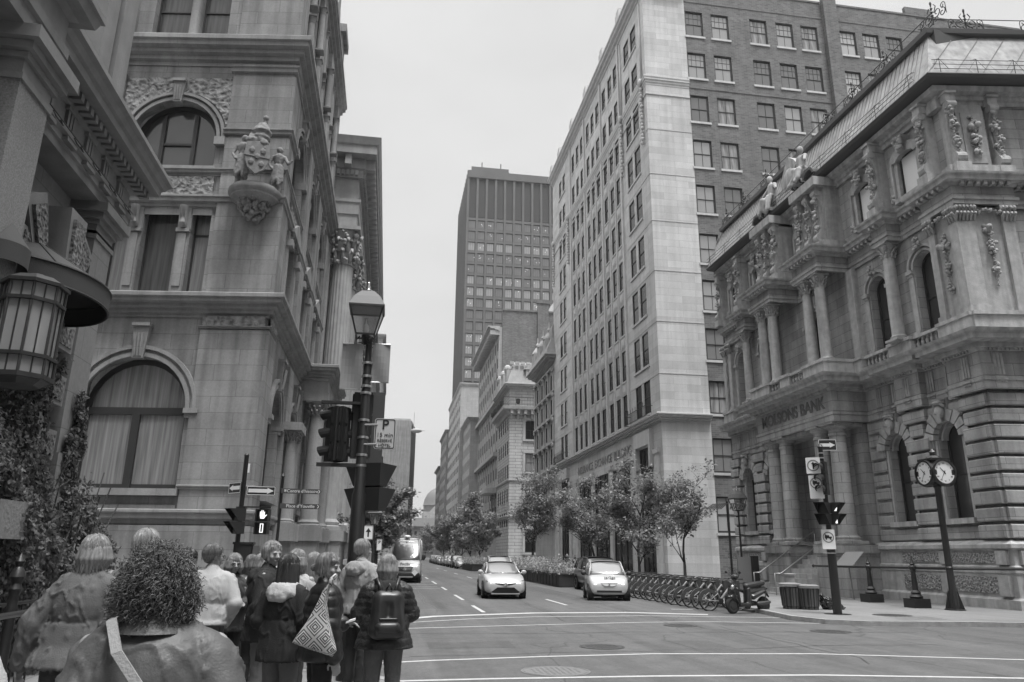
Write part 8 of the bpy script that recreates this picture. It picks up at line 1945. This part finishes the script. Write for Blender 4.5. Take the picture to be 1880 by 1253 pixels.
def person(pxh, pyt, D, rz, label, H=None, male=False, head=0., tilt=0., hair='short', hm=None, jacket=None, hem=.82, bulk=.02, trou=None, pose='down', skirt=0, quilt=0, fold=.012, lean=(0, 0), fine=.009, hood=None, legs=True, group='crowd waiting at the corner', skin=None, glasses=False, wide=1., face=True, stance=.09, collar=True):
    top = CAM+ray(pxh, pyt)*D; Hh = top.z-SW if H is None else H; s = Hh/1.70
    _l = Matrix.Rotation(R(rz), 3, 'Z') @ Vector((lean[0], lean[1]+.02, 0)); t = thing('person', (top.x-_l.x, top.y-_l.y, SW), label, 'person', group, rz=R(rz)); W = _W(t); lx, ly = lean
    sw = (.195 if male else .175)*wide; hw = (.105 if male else .115)*wide
    def P(x, y, z):           # lean shifts with height
        f = max(0, z-.9)/.8; return ((x+lx*f)*s, (y+ly*f)*s, z*s)
    m = MB(); c = lambda a, b, ra, rb, n=10, mm=None: (mm or m).cap(P(*a), P(*b), ra*s, rb*s, n)
    # arms: shoulder, elbow, wrist, hand direction, palm normal
    arms = {'down': [((.01, -.02, 1.12), (.03, .03, .87), (0, .15, -1), (-1, 0, 0))]*2, 'pocket': [((.06, -.07, 1.13), (-.03, .10, .93), (-.5, .7, -.5), (-1, 0, 0))]*2,
            'front': [((.06, -.03, 1.12), (-.08, .19, 1.14), (-.8, .5, .2), (0, -.5, -1))]*2, 'fold': [((.07, .02, 1.12), (-.12, .2, 1.12), (-1, .1, .05), (0, -1, 0))]*2,
            'phone': [((.07, .03, 1.13), (-.06, .24, 1.22), (-.3, .6, .7), (-.6, -.7, 0))]*2, 'raise': [((.08, .10, 1.24), (-.05, .20, 1.50), (-.5, -.2, .8), (0, -1, 0)), ((.06, -.03, 1.12), (-.08, .19, 1.14), (-.8, .5, .2), (0, -.5, -1))],
            'out': [((.05, .0, 1.12), (-.02, .12, .93), (-.3, .7, -.5), (-1, 0, 0)), ((.10, -.06, 1.12), (.15, -.02, .86), (.15, .2, -1), (-1, 0, 0))],
            'bag': [((.03, .01, 1.12), (.05, .06, .86), (.1, .3, -1), (-1, 0, .1)), ((.06, -.03, 1.12), (-.04, .22, 1.10), (-.4, .8, .1), (0, -.5, -1))]}[pose]
    A = []
    for side, (e, w_, hd, pn) in zip((1, -1), arms):
        sh = (side*sw, 0, 1.385); el = (side*(sw+e[0]), e[1], e[2]); wr = (side*(sw+w_[0]), w_[1], w_[2]); A.append((sh, el, wr, (hd[0]*side, hd[1], hd[2]), (pn[0]*side, pn[1], pn[2]), side))
    # head
    hy = .02; Hd = Matrix.Translation(Vector(P(0, hy, 1.50))) @ Matrix.Rotation(R(head), 4, 'Z') @ Matrix.Rotation(R(tilt), 4, 'X'); hs = s*.98
    def HP(x, y, z): return tuple(Hd @ Vector((x*hs, y*hs, z*hs)))
    def hb(x, y, z, r, mm=None, n=10, k=8):
        mm = mm or m; T = mm.T; mm.T = T @ Hd; mm.ball((x*hs, y*hs, z*hs), tuple(q*hs for q in r) if isinstance(r, tuple) else r*hs, n, k); mm.T = T
    hc = lambda a, b, ra, rb, mm=None, n=8: (mm or m).cap(HP(*a), HP(*b), ra*hs, rb*hs, n)
    hb(0, -.008, .118, (.074, .094, .088), n=14, k=10); hb(0, .022, .075, (.064, .074, .08), n=12, k=9); hb(0, .045, .012, (.036, .036, .026)); hc((-.045, .02, .035), (0, .055, .0), .022, .02); hc((.045, .02, .035), (0, .055, .0), .022, .02)
    hc((0, .088, .098), (0, .110, .060), .010, .015); hb(.014, .102, .057, .010, n=7, k=5); hb(-.014, .102, .057, .010, n=7, k=5); hc((-.034, .084, .106), (.034, .084, .106), .011, .011); hc((-.018, .090, .026), (.018, .090, .026), .008, .008)
    for q in (-1, 1): hc((q*.074, -.004, .085), (q*.077, -.012, .052), .016, .01); hb(q*.045, .066, .062, (.02, .02, .022), n=7, k=6)
    c((0, -.005, 1.38), (0, .005, 1.50), .058, .052)
    if not (fine > .011): pass
    c((-.12*wide, 0, 1.3), (.12*wide, 0, 1.3), .09, .09); c((0, 0, 1.3), (0, 0, 1.0), .12, .11)
    for sh, el, wr, hd, pn, side in A: c((side*.1, 0, 1.36), sh, .05, .045); c(sh, el, .042, .034); c(el, wr, .034, .022); hand(m, P(*wr), hd, pn, s, .55, side)
    for q in (-1, 1): c((q*hw*.7, 0, .95), (q*hw*.75, .01, .5), .075, .048); c((q*hw*.75, .01, .5), (q*stance, -.02, .1), .05, .034); c((q*stance, -.03, .045), (q*(stance+.015), .12, .035), .035, .03)
    remesh_obj('body', m, skin or SKIN, t, fine*s, 2, W=W)
    if face:
        for q in (-1, 1):
            e = MB(); T_ = Hd; e.ball((0, 0, 0), (.011*hs, .005*hs, .0065*hs), 8, 5); e.v = [tuple(T_ @ (Vector(v)+Vector((q*.031*hs, .0925*hs, .088*hs)))) for v in e.v]; put('eye', mesh('eye', e, EYE, True), W, t)
            e = MB(); e.cap(HP(q*.017, .0965, .108), HP(q*.048, .085, .106), .0042*hs, .0032*hs, 5); put('eyebrow', mesh('eyebrow', e, hm or HM, True), W, t)
        e = MB(); e.cap(HP(-.02, .094, .026), HP(.02, .094, .026), .0055*hs, .0055*hs, 6); put('mouth', mesh('mouth', e, LIP, True), W, t)
    if glasses:
        e = MB()
        for q in (-1, 1): e.tube([HP(q*.032+.024*math.cos(a*PI/6), .106, .088+.019*math.sin(a*PI/6)) for a in range(13)], .0025, 4); e.tube([HP(q*.056, .104, .09), HP(q*.078, .0, .09)], .0025, 4)
        put('glasses', mesh('glasses', e, BLACKM), W, t)
    # hair
    h = MB(); q_ = random.Random(int(pxh)); hm = hm or HM
    if hair == 'short':
        hb(0, -.016, .128, (.083, .096, .092), h, 16, 12); hb(0, -.06, .09, (.07, .05, .07), h); hc((-.04, .048, .160), (.04, .048, .160), .026, .026, h)
    elif hair == 'bob':
        hb(0, -.016, .126, (.090, .104, .098), h, 16, 12)
        for a in range(-11, 12):
            an = R(a*12.5-90); r_ = .078; w1 = q_.uniform(.95, 1.1); hc((r_*math.cos(an), r_*1.12*math.sin(an)-.012, .12), (r_*1.18*w1*math.cos(an), r_*1.32*w1*math.sin(an)-.012, .05), .028, .027, h); hc((r_*1.18*w1*math.cos(an), r_*1.32*w1*math.sin(an)-.012, .05), (r_*.98*math.cos(an), r_*1.1*math.sin(an)-.012, -.02-.025*math.cos(R(a*12.5))+q_.uniform(-.015, .015)), .027, .013, h)
        hc((-.035, .05, .165), (.05, .052, .152), .028, .026, h)
    elif hair == 'long':
        hb(0, -.016, .126, (.088, .102, .096), h, 16, 12)
        for a in range(-10, 11): an = R(a*12.5-90); r_ = .078; hc((r_*math.cos(an), r_*1.1*math.sin(an)-.01, .12), (r_*1.2*math.cos(an), r_*1.25*math.sin(an)-.01, -.14+q_.uniform(-.02, .02)), .027, .02, h)
        hc((-.035, .05, .165), (.05, .052, .152), .028, .026, h)
    elif hair == 'pony':
        hb(0, -.014, .126, (.082, .100, .092), h, 16, 12); hc((-.05, .06, .160), (.05, .065, .150), .026, .026, h); hc((0, -.09, .12), (0, -.15, .09), .035, .035, h); hb(0, -.075, .07, (.065, .045, .06), h)
    def strands(co, no):
        a = np.arctan2(co[:, 1]-Hd.translation.y, co[:, 0]-Hd.translation.x); return np.array([.0045*noise.noise(Vector((math.cos(x)*6, math.sin(x)*6, z_*5)))+.003*noise.noise(Vector((math.cos(x)*19, math.sin(x)*19, z_*7))) for x, z_ in zip(a, co[:, 2])])
    if hair != 'curly':
        remesh_obj('hair', h, hm, t, .008*s, 2, strands, W=W)
        ns = 620 if D < 12 else 60; r2 = np.random.default_rng(int(pxh)+5); a = r2.uniform(0, 2*PI, ns); front = np.cos(a-PI/2); L = {'short': .05, 'bob': .16, 'long': .30, 'pony': .09}[hair]
        v0 = r2.uniform(.05, 1.25, ns); m_ = 8; tt = np.linspace(0, 1, m_)[None, :]; ln = (L*r2.uniform(.75, 1.1, ns)+.06)*np.where(front > .45, .32, 1)
        arc = v0[:, None]+tt*ln[:, None]/.098; lim = 1.75; vv = np.minimum(arc, lim); drop = np.maximum(arc-lim, 0)*.098; rr = 1+r2.normal(size=ns)*.035+.05
        A2 = a[:, None]+tt*r2.normal(size=(ns, 1))*.22; X = np.sin(vv)*np.cos(A2)*.086*rr[:, None]*(1+drop*.6); Y = np.sin(vv)*np.sin(A2)*.101*rr[:, None]*(1+drop*.5)-.016; Z = .126+np.cos(vv)*.097*rr[:, None]-drop
        C_ = np.stack([X, Y, Z], 2)*hs; Hm = np.array(Hd); C_ = C_@Hm[:3, :3].T+Hm[:3, 3]; w2 = .0032*s*(1-.6*tt[..., None]); nx = np.stack([-np.sin(A2), np.cos(A2), 0*A2], 2)@Hm[:3, :3].T; ny = np.stack([np.cos(A2), np.sin(A2), 0*A2], 2)@Hm[:3, :3].T
        Vv = np.stack([C_+nx*w2, C_+ny*w2*.8, C_-nx*w2], 2).reshape(-1, 3); b0_ = (np.arange(ns)[:, None]*m_+np.arange(m_-1)[None, :]).reshape(-1, 1)*3
        Ff = np.concatenate([b0_+np.array([[0, 1, 4, 3]]), b0_+np.array([[1, 2, 5, 4]])]); me = bpy.data.meshes.new('hair_strands'); me.from_pydata(Vv.tolist(), [], Ff.tolist()); me.materials.append(hm); put('hair_strands', me, W, t)
    # trousers and shoes
    if legs and trou:
        g = MB(); cc = lambda a, b, ra, rb, n=12: g.cap(P(*a), P(*b), ra*s, rb*s, n)
        cc((-hw*.5, 0, .95), (hw*.5, 0, .95), .125*wide, .125*wide); fl = .062 if male else .055
        for q in (-1, 1): cc((q*hw*.75, 0, .88), (q*hw*.8, .01, .5), .100*wide, .068*wide); cc((q*hw*.8, .01, .5), (q*stance, -.02, .12), .068*wide, fl)
        remesh_obj('trousers', g, trou, t, .012*s, 3, folds(.009, .09), W=W)
        for q in (-1, 1):
            g = MB(); g.cap(P(q*stance, -.05, .05), P(q*(stance+.02), .13, .042), .048*s, .042*s, 10); g.cap(P(q*stance, -.04, .06), P(q*stance, -.03, .12), .05*s, .05*s, 8); part('shoe', g, SHOE, t, smooth=True, local=True)
    # jacket
    if jacket:
        g = MB(); b = bulk; cc = lambda a, bb, ra, rb, n=14: g.cap(P(*a), P(*bb), (ra)*s, (rb)*s, n)
        g.ball(P(0, 0, 1.24), ((sw*.93+b)*s, (.125+b)*s, .24*s), 18, 12); cc((-sw*.5, -.005, 1.375), (sw*.5, -.005, 1.375), .06+b*.6, .06+b*.6); cc((0, -.01, 1.43), (sw*.85, -.005, 1.365), .05+b*.4, .05+b*.6); cc((0, -.01, 1.43), (-sw*.85, -.005, 1.365), .05+b*.4, .05+b*.6); cc((-sw*.5, 0, 1.02), (sw*.5, 0, 1.02), .105+b, .105+b)
        zz = 1.05; n = 22; lv = [(1.12, .155*wide+b, .115+b), (.98, .175*wide+b, .13+b), ((hem+.98)/2, .19*wide+b+skirt*.5, .145+b+skirt*.5), (hem, .195*wide+b+skirt, .15+b+skirt)]
        vs = [P(rx*math.cos(2*PI*k/n), ry*math.sin(2*PI*k/n), z) for z, rx, ry in lv for k in range(n)]; g.add(vs, [(i*n+k, i*n+(k+1) % n, (i+1)*n+(k+1) % n, (i+1)*n+k) for i in range(3) for k in range(n)]+[tuple(range(n-1, -1, -1)), tuple(3*n+k for k in range(n))])
        for sh, el, wr, hd, pn, side in A:
            w2 = Vector(wr); e2 = Vector(el); w3 = e2.lerp(w2, .97); cc((side*sw*.7, 0, 1.355), (side*(sw-.02), 0, 1.34), .055+b*.8, .055+b*.8); cc((side*(sw-.015), 0, 1.335), el, .056+b*.8, .048+b*.8); cc(el, tuple(w3), .052+b*.9, .038+b*.7)
        if collar: cc((0, -.02, 1.40), (0, -.005, 1.455), .085, .072)
        remesh_obj('jacket', g, jacket, t, .0115*s, 3, folds(fold, .11, quilt), W=W)
    if hood:
        g = MB(); 
        for k in range(9): a = R(180+22.5*k); g.cap(P(.105*math.cos(a), -.015+.115*math.sin(a), 1.425), P(.125*math.cos(a), -.025+.14*math.sin(a), 1.36), .035*s, .04*s, 8)
        g.ball(P(0, -.125, 1.375), (.135*s, .06*s, .085*s), 14, 10); g.cap(P(-.06, -.15, 1.33), P(.06, -.15, 1.33), .04*s, .04*s)
        for q in (-1, 1): g.cap(P(q*.1, -.0, 1.43), P(q*.05, .1, 1.38), .035*s, .03*s, 8)
        remesh_obj('hood', g, hood, t, .011*s, 3, folds(.008, .07), W=W)
    return t, P, W, Hd, s, A
J_ = cloth
# the crowd, back row first
person(463, 1021, 9.6, 20, 'brown-haired person deep in the crowd, only the crown of the head showing', hair='bob', hm=HM, jacket=J_('mid_grey_coat', .12), trou=J_('dark_trousers', .04), face=False)
person(483, 1019, 9.0, -20, 'person with wavy grey-brown hair and pale coat behind the folded-arms man', hair='bob', hm=hairmat('mousy_hair', .18), jacket=J_('pale_grey_coat', .26), trou=J_('dark_trousers', .04), face=False)
person(577, 1017, 8.7, 10, 'woman with long fair hair seen between the raised hand and the tote bag woman', hair='long', hm=HB, jacket=J_('dark_coat', .05), trou=J_('dark_trousers', .04))
person(350, 1010, 8.3, -20, 'dark-haired person in a dark coat half hidden behind the big curly hair', hair='short', hm=HD, jacket=J_('dark_coat', .05), trou=J_('dark_trousers', .04), face=False)
person(432, 1019, 8.5, 215, 'woman with glasses and fair hair looking back beside the white sweater', hair='bob', hm=HB, jacket=J_('dark_coat', .05), trou=J_('black_trousers', .02), glasses=True, head=-10, pose='front')
person(545, 1012, 8.0, 170, 'fair curly-haired woman lifting a hand to her face, behind the girl with the white hood', hair='bob', hm=HB, jacket=J_('pale_scarf_coat', .4), trou=J_('dark_trousers', .04), pose='raise', head=-30)
person(272, 976, 5.6, 0, 'tall white-haired person whose crown rises just above the big curly hair', hair='short', hm=HG, jacket=J_('mid_grey_coat', .12), trou=J_('dark_trousers', .04), face=False, male=True)
t_, P, W, Hd, s, A = person(668, 993, 9.5, -35, 'grey-haired man in a pale hooded top partly hidden by the lamp post', male=True, hair='short', hm=HG, jacket=J_('pale_hoodie', .30, .05), trou=J_('black_trousers', .02), hood=J_('pale_hoodie', .30), head=-25, hem=.86, bulk=.03, pose='front')
t_, P, W, Hd, s, A = person(395, 1002, 7.6, 8, 'man in a white sweatshirt with hands in pockets, short dark hair and glasses', male=True, hair='short', hm=HM, jacket=J_('white_sweatshirt', .42, .04, 5), trou=J_('grey_trousers', .10), head=-62, hem=.93, bulk=.03, pose='pocket', glasses=True, fold=.008)
t_, P, W, Hd, s, A = person(502, 997, 7.35, -95, 'grey-haired man in a black hooded jacket with folded arms looking right', male=True, hair='short', hm=HG, jacket=J_('black_parka', .018, .2), trou=J_('khaki_trousers', .14, .12, 5), hood=J_('black_parka', .018), head=-42, hem=.80, bulk=.045, pose='fold', fold=.016)
m2 = MB(); b = Vector(P(*A[0][1])).lerp(Vector(P(*A[0][0])), .45)
t_, P, W, Hd, s, A = person(534, 1021, 6.6, -25, 'dark-haired girl seen from behind with a white hood over her black coat', hair='long', hm=HD, jacket=J_('black_coat', .014, .2), trou=J_('grey_jeans', .12, .15), hood=J_('white_hood', .42, .04), face=False, hem=.78, bulk=.04, head=-15, pose='front', fold=.014)
# tote bag woman
PUF = mat('black_puffer', .014, .38, noise_amp=.2, noise_scale=5, bump=.15, bump_scale=60)
t_, P, W, Hd, s, A = person(606, 1019, 6.25, -72, 'woman in a black puffer jacket with a patterned tote bag, looking back over the road', hair='pony', hm=hairmat('tied_hair', .16), jacket=PUF, trou=J_('black_leggings', .012), head=-42, hem=.82, bulk=.045, pose='bag', quilt=.085, fold=.009, fine=.0075, collar=True)
tm = bpy.data.materials.new('patterned_tote'); MATS['patterned_tote'] = tm; tm.use_nodes = True; nt = tm.node_tree; b = nt.nodes['Principled BSDF']; b.inputs['Roughness'].default_value = .8
tc = N(nt, 'ShaderNodeTexCoord'); mp = N(nt, 'ShaderNodeMapping'); mp.inputs['Rotation'].default_value = (0, 0, R(45)); mp.inputs['Scale'].default_value = (8.5, 8.5, 8.5); nt.links.new(tc.outputs['UV'], mp.inputs[0])
vf = N(nt, 'ShaderNodeVectorMath', operation='FRACTION'); nt.links.new(mp.outputs[0], vf.inputs[0]); vs_ = N(nt, 'ShaderNodeVectorMath', operation='SUBTRACT'); vs_.inputs[1].default_value = (.5, .5, 0); nt.links.new(vf.outputs[0], vs_.inputs[0]); va = N(nt, 'ShaderNodeVectorMath', operation='ABSOLUTE'); nt.links.new(vs_.outputs[0], va.inputs[0])
sp = N(nt, 'ShaderNodeSeparateXYZ'); nt.links.new(va.outputs[0], sp.inputs[0]); mxx = N(nt, 'ShaderNodeMath', operation='MAXIMUM'); nt.links.new(sp.outputs[0], mxx.inputs[0]); nt.links.new(sp.outputs[1], mxx.inputs[1])
rp = N(nt, 'ShaderNodeValToRGB'); rp.color_ramp.interpolation = 'CONSTANT'; e = rp.color_ramp.elements; e[0].position = 0; e[0].color = g3(.5); e[1].position = .08; e[1].color = g3(.06)
for p_, v_ in ((.16, .5), (.20, .08), (.28, .6), (.34, .07), (.42, .45)): k = e.new(p_); k.color = g3(v_)
nt.links.new(mxx.outputs[0], rp.inputs[0]); nt.links.new(rp.outputs[0], b.inputs['Base Color'])
bagc = CAM+ray(600, 1150)*5.72; rv = (rt-Vector((0, 0, rt.z))).normalized(); uv_ = Vector((0, 0, 1)); fv = -(fwd-Vector((0, 0, fwd.z))).normalized()
g = MB(); k_ = 5.72/FPX
def bp(x, y): return ((x-600)*k_, (1150-y)*k_)
O = [bp(600, 1072), bp(598, 1090), bp(596, 1108), bp(605, 1147), bp(617, 1180), bp(621, 1192), bp(614, 1202), bp(597, 1197), bp(568, 1189), bp(539, 1179), bp(545, 1168), bp(561, 1145), bp(577, 1115), bp(588, 1088)]
cxx = sum(a for a, b_ in O)/len(O); czz = sum(b_ for a, b_ in O)/len(O); L = []
for fy_, sc_ in ((-.06, .55), (-.045, .9), (0, 1.0), (.05, .88), (.07, .5)): L.append([bagc+rv*(cxx+(a-cxx)*sc_)+uv_*(czz+(b_-czz)*sc_)+fv*fy_ for a, b_ in O])
n = len(O); g.add([tuple(v) for r_ in L for v in r_], [(i*n+k, i*n+(k+1) % n, (i+1)*n+(k+1) % n, (i+1)*n+k) for i in range(4) for k in range(n)]+[tuple(range(n)), tuple(4*n+k for k in range(n))])
TB = thing('tote_bag', tuple(bagc), 'cloth tote bag with a pale diamond pattern hanging at the puffer-jacket woman’s side', 'bag'); part('bag', g, tm, TB, smooth=40)
g = MB(); a = bagc+rv*bp(600, 1075)[0]+uv_*bp(600, 1075)[1]; pts = [a-uv_*.02, a+rv*.008+uv_*.03, a+rv*.03+uv_*.06-fv*.05]; g.tube(pts, .016, 6); part('strap', g, tm, TB, smooth=True)
g = MB(); w_ = W @ Vector(P(*A[1][2])); g.box((w_.x-.01, w_.y-.05, w_.z+.0), (w_.x+.1, w_.y+.05, w_.z+.015)); g.v = [(x, y, z+.3*(x-w_.x)) for x, y, z in g.v]; solo('folded_paper', g, SIGNW, 'small folded white paper in the puffer-jacket woman’s hand', 'paper')
# backpack woman
QJ = mat('quilted_jacket', .022, .45, noise_amp=.3, noise_scale=30, bump=.5, bump_scale=45)
t_, P, W, Hd, s, A = person(713, 1021, 7.3, 5, 'fair-haired woman in a dark quilted jacket and grey jeans with a black backpack', hair='bob', hm=HB, jacket=QJ, trou=J_('grey_jeans', .12, .15), hem=.80, bulk=.05, skirt=.035, pose='phone', quilt=.07, fold=.007, face=False, hood=J_('black_parka', .018), wide=1.12, stance=.13)
BP = thing('backpack', tuple(W @ Vector(P(0, -.25, 1.1))), 'black leather backpack with a front pocket on the fair-haired woman’s back', 'backpack'); g = MB(); g.T = W
g.cap(P(-.07, -.24, 1.28), P(.07, -.24, 1.28), .09*s, .09*s); g.cap(P(-.08, -.25, 1.05), P(.08, -.25, 1.05), .1*s, .1*s); g.cap(P(-.07, -.24, 1.28), P(-.08, -.25, 1.05), .09*s, .1*s); g.cap(P(.07, -.24, 1.28), P(.08, -.25, 1.05), .09*s, .1*s); g.cap(P(-.09, -.25, 1.0), P(.09, -.25, 1.0), .1*s, .1*s); g.T = I4
bm_ = mat('backpack_leather', .028, .35, noise_amp=.15, noise_scale=8); remesh_obj('bag', g, bm_, BP, .013, 3, .005, .08); g = MB(); g.T = W; g.cap(P(-.07, -.32, 1.02), P(.07, -.32, 1.02), .06*s, .06*s); g.cap(P(-.08, -.345, 1.10), P(.08, -.345, 1.10), .012*s, .012*s, 6); g.T = I4; part('pocket', g, bm_, BP, smooth=True)
g = MB(); g.T = W
for q in (-1, 1): g.tube([P(q*.07, -.2, 1.36), P(q*.11, -.1, 1.47), P(q*.13, .04, 1.45)], .018, 6)
g.tube([P(-.03, -.27, 1.37), P(0, -.29, 1.43), P(.03, -.27, 1.37)], .01, 5); g.T = I4; part('strap', g, bm_, BP, smooth=True)
# leaning fair-haired woman at the left
person(186, 987, 5.4, -12, 'woman with straight fair hair leaning in a crumpled grey anorak beside the fence', hair='bob', hm=HB, jacket=J_('grey_anorak', .11, .12, 4), trou=J_('dark_trousers', .04), hem=.84, bulk=.04, skirt=.03, pose='out', fold=.018, lean=(.05, .05), face=False, wide=1.02)
# the sleeve at the very edge
g = MB(); a = CAM+ray(-65, 1160)*2.2; b = CAM+ray(-32, 1275)*2.15; d_ = CAM+ray(10, 1500)*2.1
te = thing('person', (a.x, a.y, SW), 'person cut off by the left edge, only a pale coat sleeve showing', 'person', 'crowd waiting at the corner'); g.cap(a, b, .07, .06); g.cap(b, d_, .06, .05); g.cap(a-rv*.12+uv_*.05, a-rv*.2-uv_*.6, .16, .17); g.cap(a-rv*.2-uv_*.6, a-rv*.2-uv_*1.2, .12, .08)
remesh_obj('coat', g, J_('pale_coat', .45, .05), te, .015, 3, folds(.01, .1)); g = MB(); g.ball(tuple(a-rv*.2+uv_*.28), (.09, .1, .12), 12, 10); g.cap(a-rv*.2+uv_*.1, a-rv*.2+uv_*.2, .05, .05); part('head', g, SKIN, te, smooth=True)
g = MB(); g.cap(a-rv*.2-uv_*1.2, (a.x-.15, a.y, SW+.08), .08, .05); g.cap((a.x-.15, a.y, SW+.05), (a.x-.1, a.y+.15, SW+.05), .05, .045); part('trousers', g, J_('dark_trousers', .04), te, smooth=True)
# the curly-haired woman right in front
CUJ = J_('grey_raincoat', .085, .08, 3, .5, .12)
t_, P, W, Hd, s, A = person(283, 1004, 2.42, 2, 'nearest woman, seen from behind, with a great mass of curly hair and a grey raincoat', hair='curly', hm=HM, jacket=CUJ, trou=J_('dark_trousers', .04), hem=.75, bulk=.04, pose='pocket', fold=.014, lean=(-.11, 0), face=False, wide=1.08, fine=.01, skirt=.02)
CH = hairmat('curly_hair', .10, .4, 2.2); rs = np.random.default_rng(11); cc_ = Hd.translation; V = []; F = []; off = 0
for k in range(5200):
    u = rs.uniform(0, 2*PI); v = math.acos(rs.uniform(-.97, 1)); r_ = rs.uniform(.55, 1)**.4
    dx, dy, dz = math.sin(v)*math.cos(u), math.sin(v)*math.sin(u), math.cos(v)
    if dy > .55 and dz < .45: continue
    wx = .150+.028*max(0, -dz); lump = 1+.05*math.sin(5*u+2)*math.sin(4*v)+rs.normal()*.045; zf = dz; cx_, cy_, cz_ = .112*lump*dx*(1.0+.30*math.exp(-((zf+.35)/.45)**2)), .118*lump*dy-.03, .122*lump*dz+.085-.085*max(0, -dz)
    bx = np.array([cx_*r_, cy_*r_, cz_*r_])*s; ax_ = np.array([dx*.6, dy*.6, dz-.9+rs.normal()*.4])+rs.normal(size=3)*.25; ax_ /= np.linalg.norm(ax_); e1 = np.cross(ax_, rs.normal(size=3)); e1 /= np.linalg.norm(e1); e2 = np.cross(ax_, e1)
    L_ = rs.uniform(.03, .065); cr_ = rs.uniform(.003, .0065); tn = rs.uniform(1.3, 2.6); ph = rs.uniform(0, 6.28); m_ = 11; tt = np.linspace(0, 1, m_); ang = ph+tt*tn*6.283
    c_ = bx+ax_*(tt[:, None]-.5)*L_+(e1*np.cos(ang)[:, None]+e2*np.sin(ang)[:, None])*cr_; wv = ax_*.0014; sd = (e1*np.cos(ang)[:, None]+e2*np.sin(ang)[:, None])*.0011
    ring = np.stack([c_+wv, c_+sd*1.2, c_-wv, c_-sd], 1).reshape(-1, 3); V.append(ring); i = np.arange(m_-1)[:, None]*4
    F.append(np.concatenate([i+np.array([[a, (a+1) % 4, 4+(a+1) % 4, 4+a]]) for a in range(4)])+off); off += m_*4
V = np.concatenate(V)+np.array(cc_); F = np.concatenate(F); me = bpy.data.meshes.new('hair'); me.from_pydata(V.tolist(), [], F.tolist()); me.materials.append(CH); me.polygons.foreach_set('use_smooth', [True]*len(me.polygons)); put('curls', me, W, t_)
g = MB(); g.T = Matrix.Translation(cc_); g.ball((0, -.03*s, .09*s), (.098*s, .098*s, .11*s), 18, 12); g.ball((0, -.03*s, -.03*s), (.11*s, .085*s, .075*s), 16, 10); g.T = I4; part('hair', g, hairmat('dark_curly_hair', .03, .4, 1.8), t_, smooth=True, local=True)
SB_ = thing('shoulder_strap', tuple(W @ Vector(P(0, -.18, 1.3))), 'pale webbing strap slung across the nearest woman’s back', 'strap'); g = MB(); g.T = W
pts = [P(-.10, .02, 1.50), P(-.10, -.11, 1.475), P(-.06, -.195, 1.39), P(.02, -.24, 1.29), P(.10, -.25, 1.15), P(.16, -.21, .98)]
for i in range(5):
    a, b = Vector(pts[i]), Vector(pts[i+1]); wv = Vector((.014, -.002, .005)); o_ = Vector((0, -.008, 0)); g.add([tuple(a-wv), tuple(a+wv), tuple(b+wv), tuple(b-wv)]+[tuple(a-wv+o_), tuple(a+wv+o_), tuple(b+wv+o_), tuple(b-wv+o_)], [(4, 5, 6, 7), (0, 1, 5, 4), (2, 3, 7, 6), (0, 3, 7, 4), (1, 2, 6, 5)])
g.T = I4; part('webbing', g, J_('pale_webbing', .30, .05, 40), SB_)
CSM = J_('raincoat_seam', .07)
g = MB(); g.T = W
def back(x, z): return P(x, -(.222-.35*x*x-.10*abs(z-1.25)), z)
g.tube([back(-.24+.06*k, 1.235+.01*math.sin(k*1.3)) for k in range(9)], .0045, 5); g.tube([back(-.2+.05*k, 1.225+.01*math.sin(k*1.3)) for k in range(9)], .003, 5); g.tube([back(.0, 1.23-.05*k) for k in range(9)], .0035, 5); g.T = I4; part('yoke_seam', g, CSM, t_, smooth=True)
g = MB(); n = 16
for k in range(n+1):
    a = R(180+180*k/n); 
g.T = W
for k in range(n): 
    a, b = R(170+200*k/n), R(170+200*(k+1)/n); g.quad(P(.085*math.cos(a), -.01+.085*math.sin(a), 1.485), P(.085*math.cos(b), -.01+.085*math.sin(b), 1.485), P(.118*math.cos(b), -.015+.11*math.sin(b), 1.43), P(.118*math.cos(a), -.015+.11*math.sin(a), 1.43))
g.T = I4; part('coat_collar', g, CUJ, t_, smooth=True)
# two people walking far away by the limestone office
for k, (x_, y_, lb) in enumerate(((1041, 1020, 'far pedestrian with fair hair walking by the limestone office, the left of two'), (1056, 1018, 'far pedestrian in dark clothes by the limestone office, the right of two'))):
    person(x_, y_, 52, 150, lb, H=1.7, hair='bob' if k == 0 else 'short', hm=HB if k == 0 else HM, jacket=J_('dark_coat', .05), trou=J_('dark_trousers', .04), group='far pedestrians', fine=.02)
# ------------------------------------------------------------------ air
hz = bpy.data.materials.new('haze_air'); hz.use_nodes = True; nt = hz.node_tree; nt.nodes.clear(); o_ = nt.nodes.new('ShaderNodeOutputMaterial'); v_ = nt.nodes.new('ShaderNodeVolumePrincipled')
v_.inputs['Color'].default_value = g3(.95); v_.inputs['Density'].default_value = .00022; v_.inputs['Anisotropy'].default_value = .2; nt.links.new(v_.outputs[0], o_.inputs['Volume'])
mb = MB(); mb.box((-920, -320, -1), (920, 1520, 175)); solo('haze', mb, hz, kind='stuff')
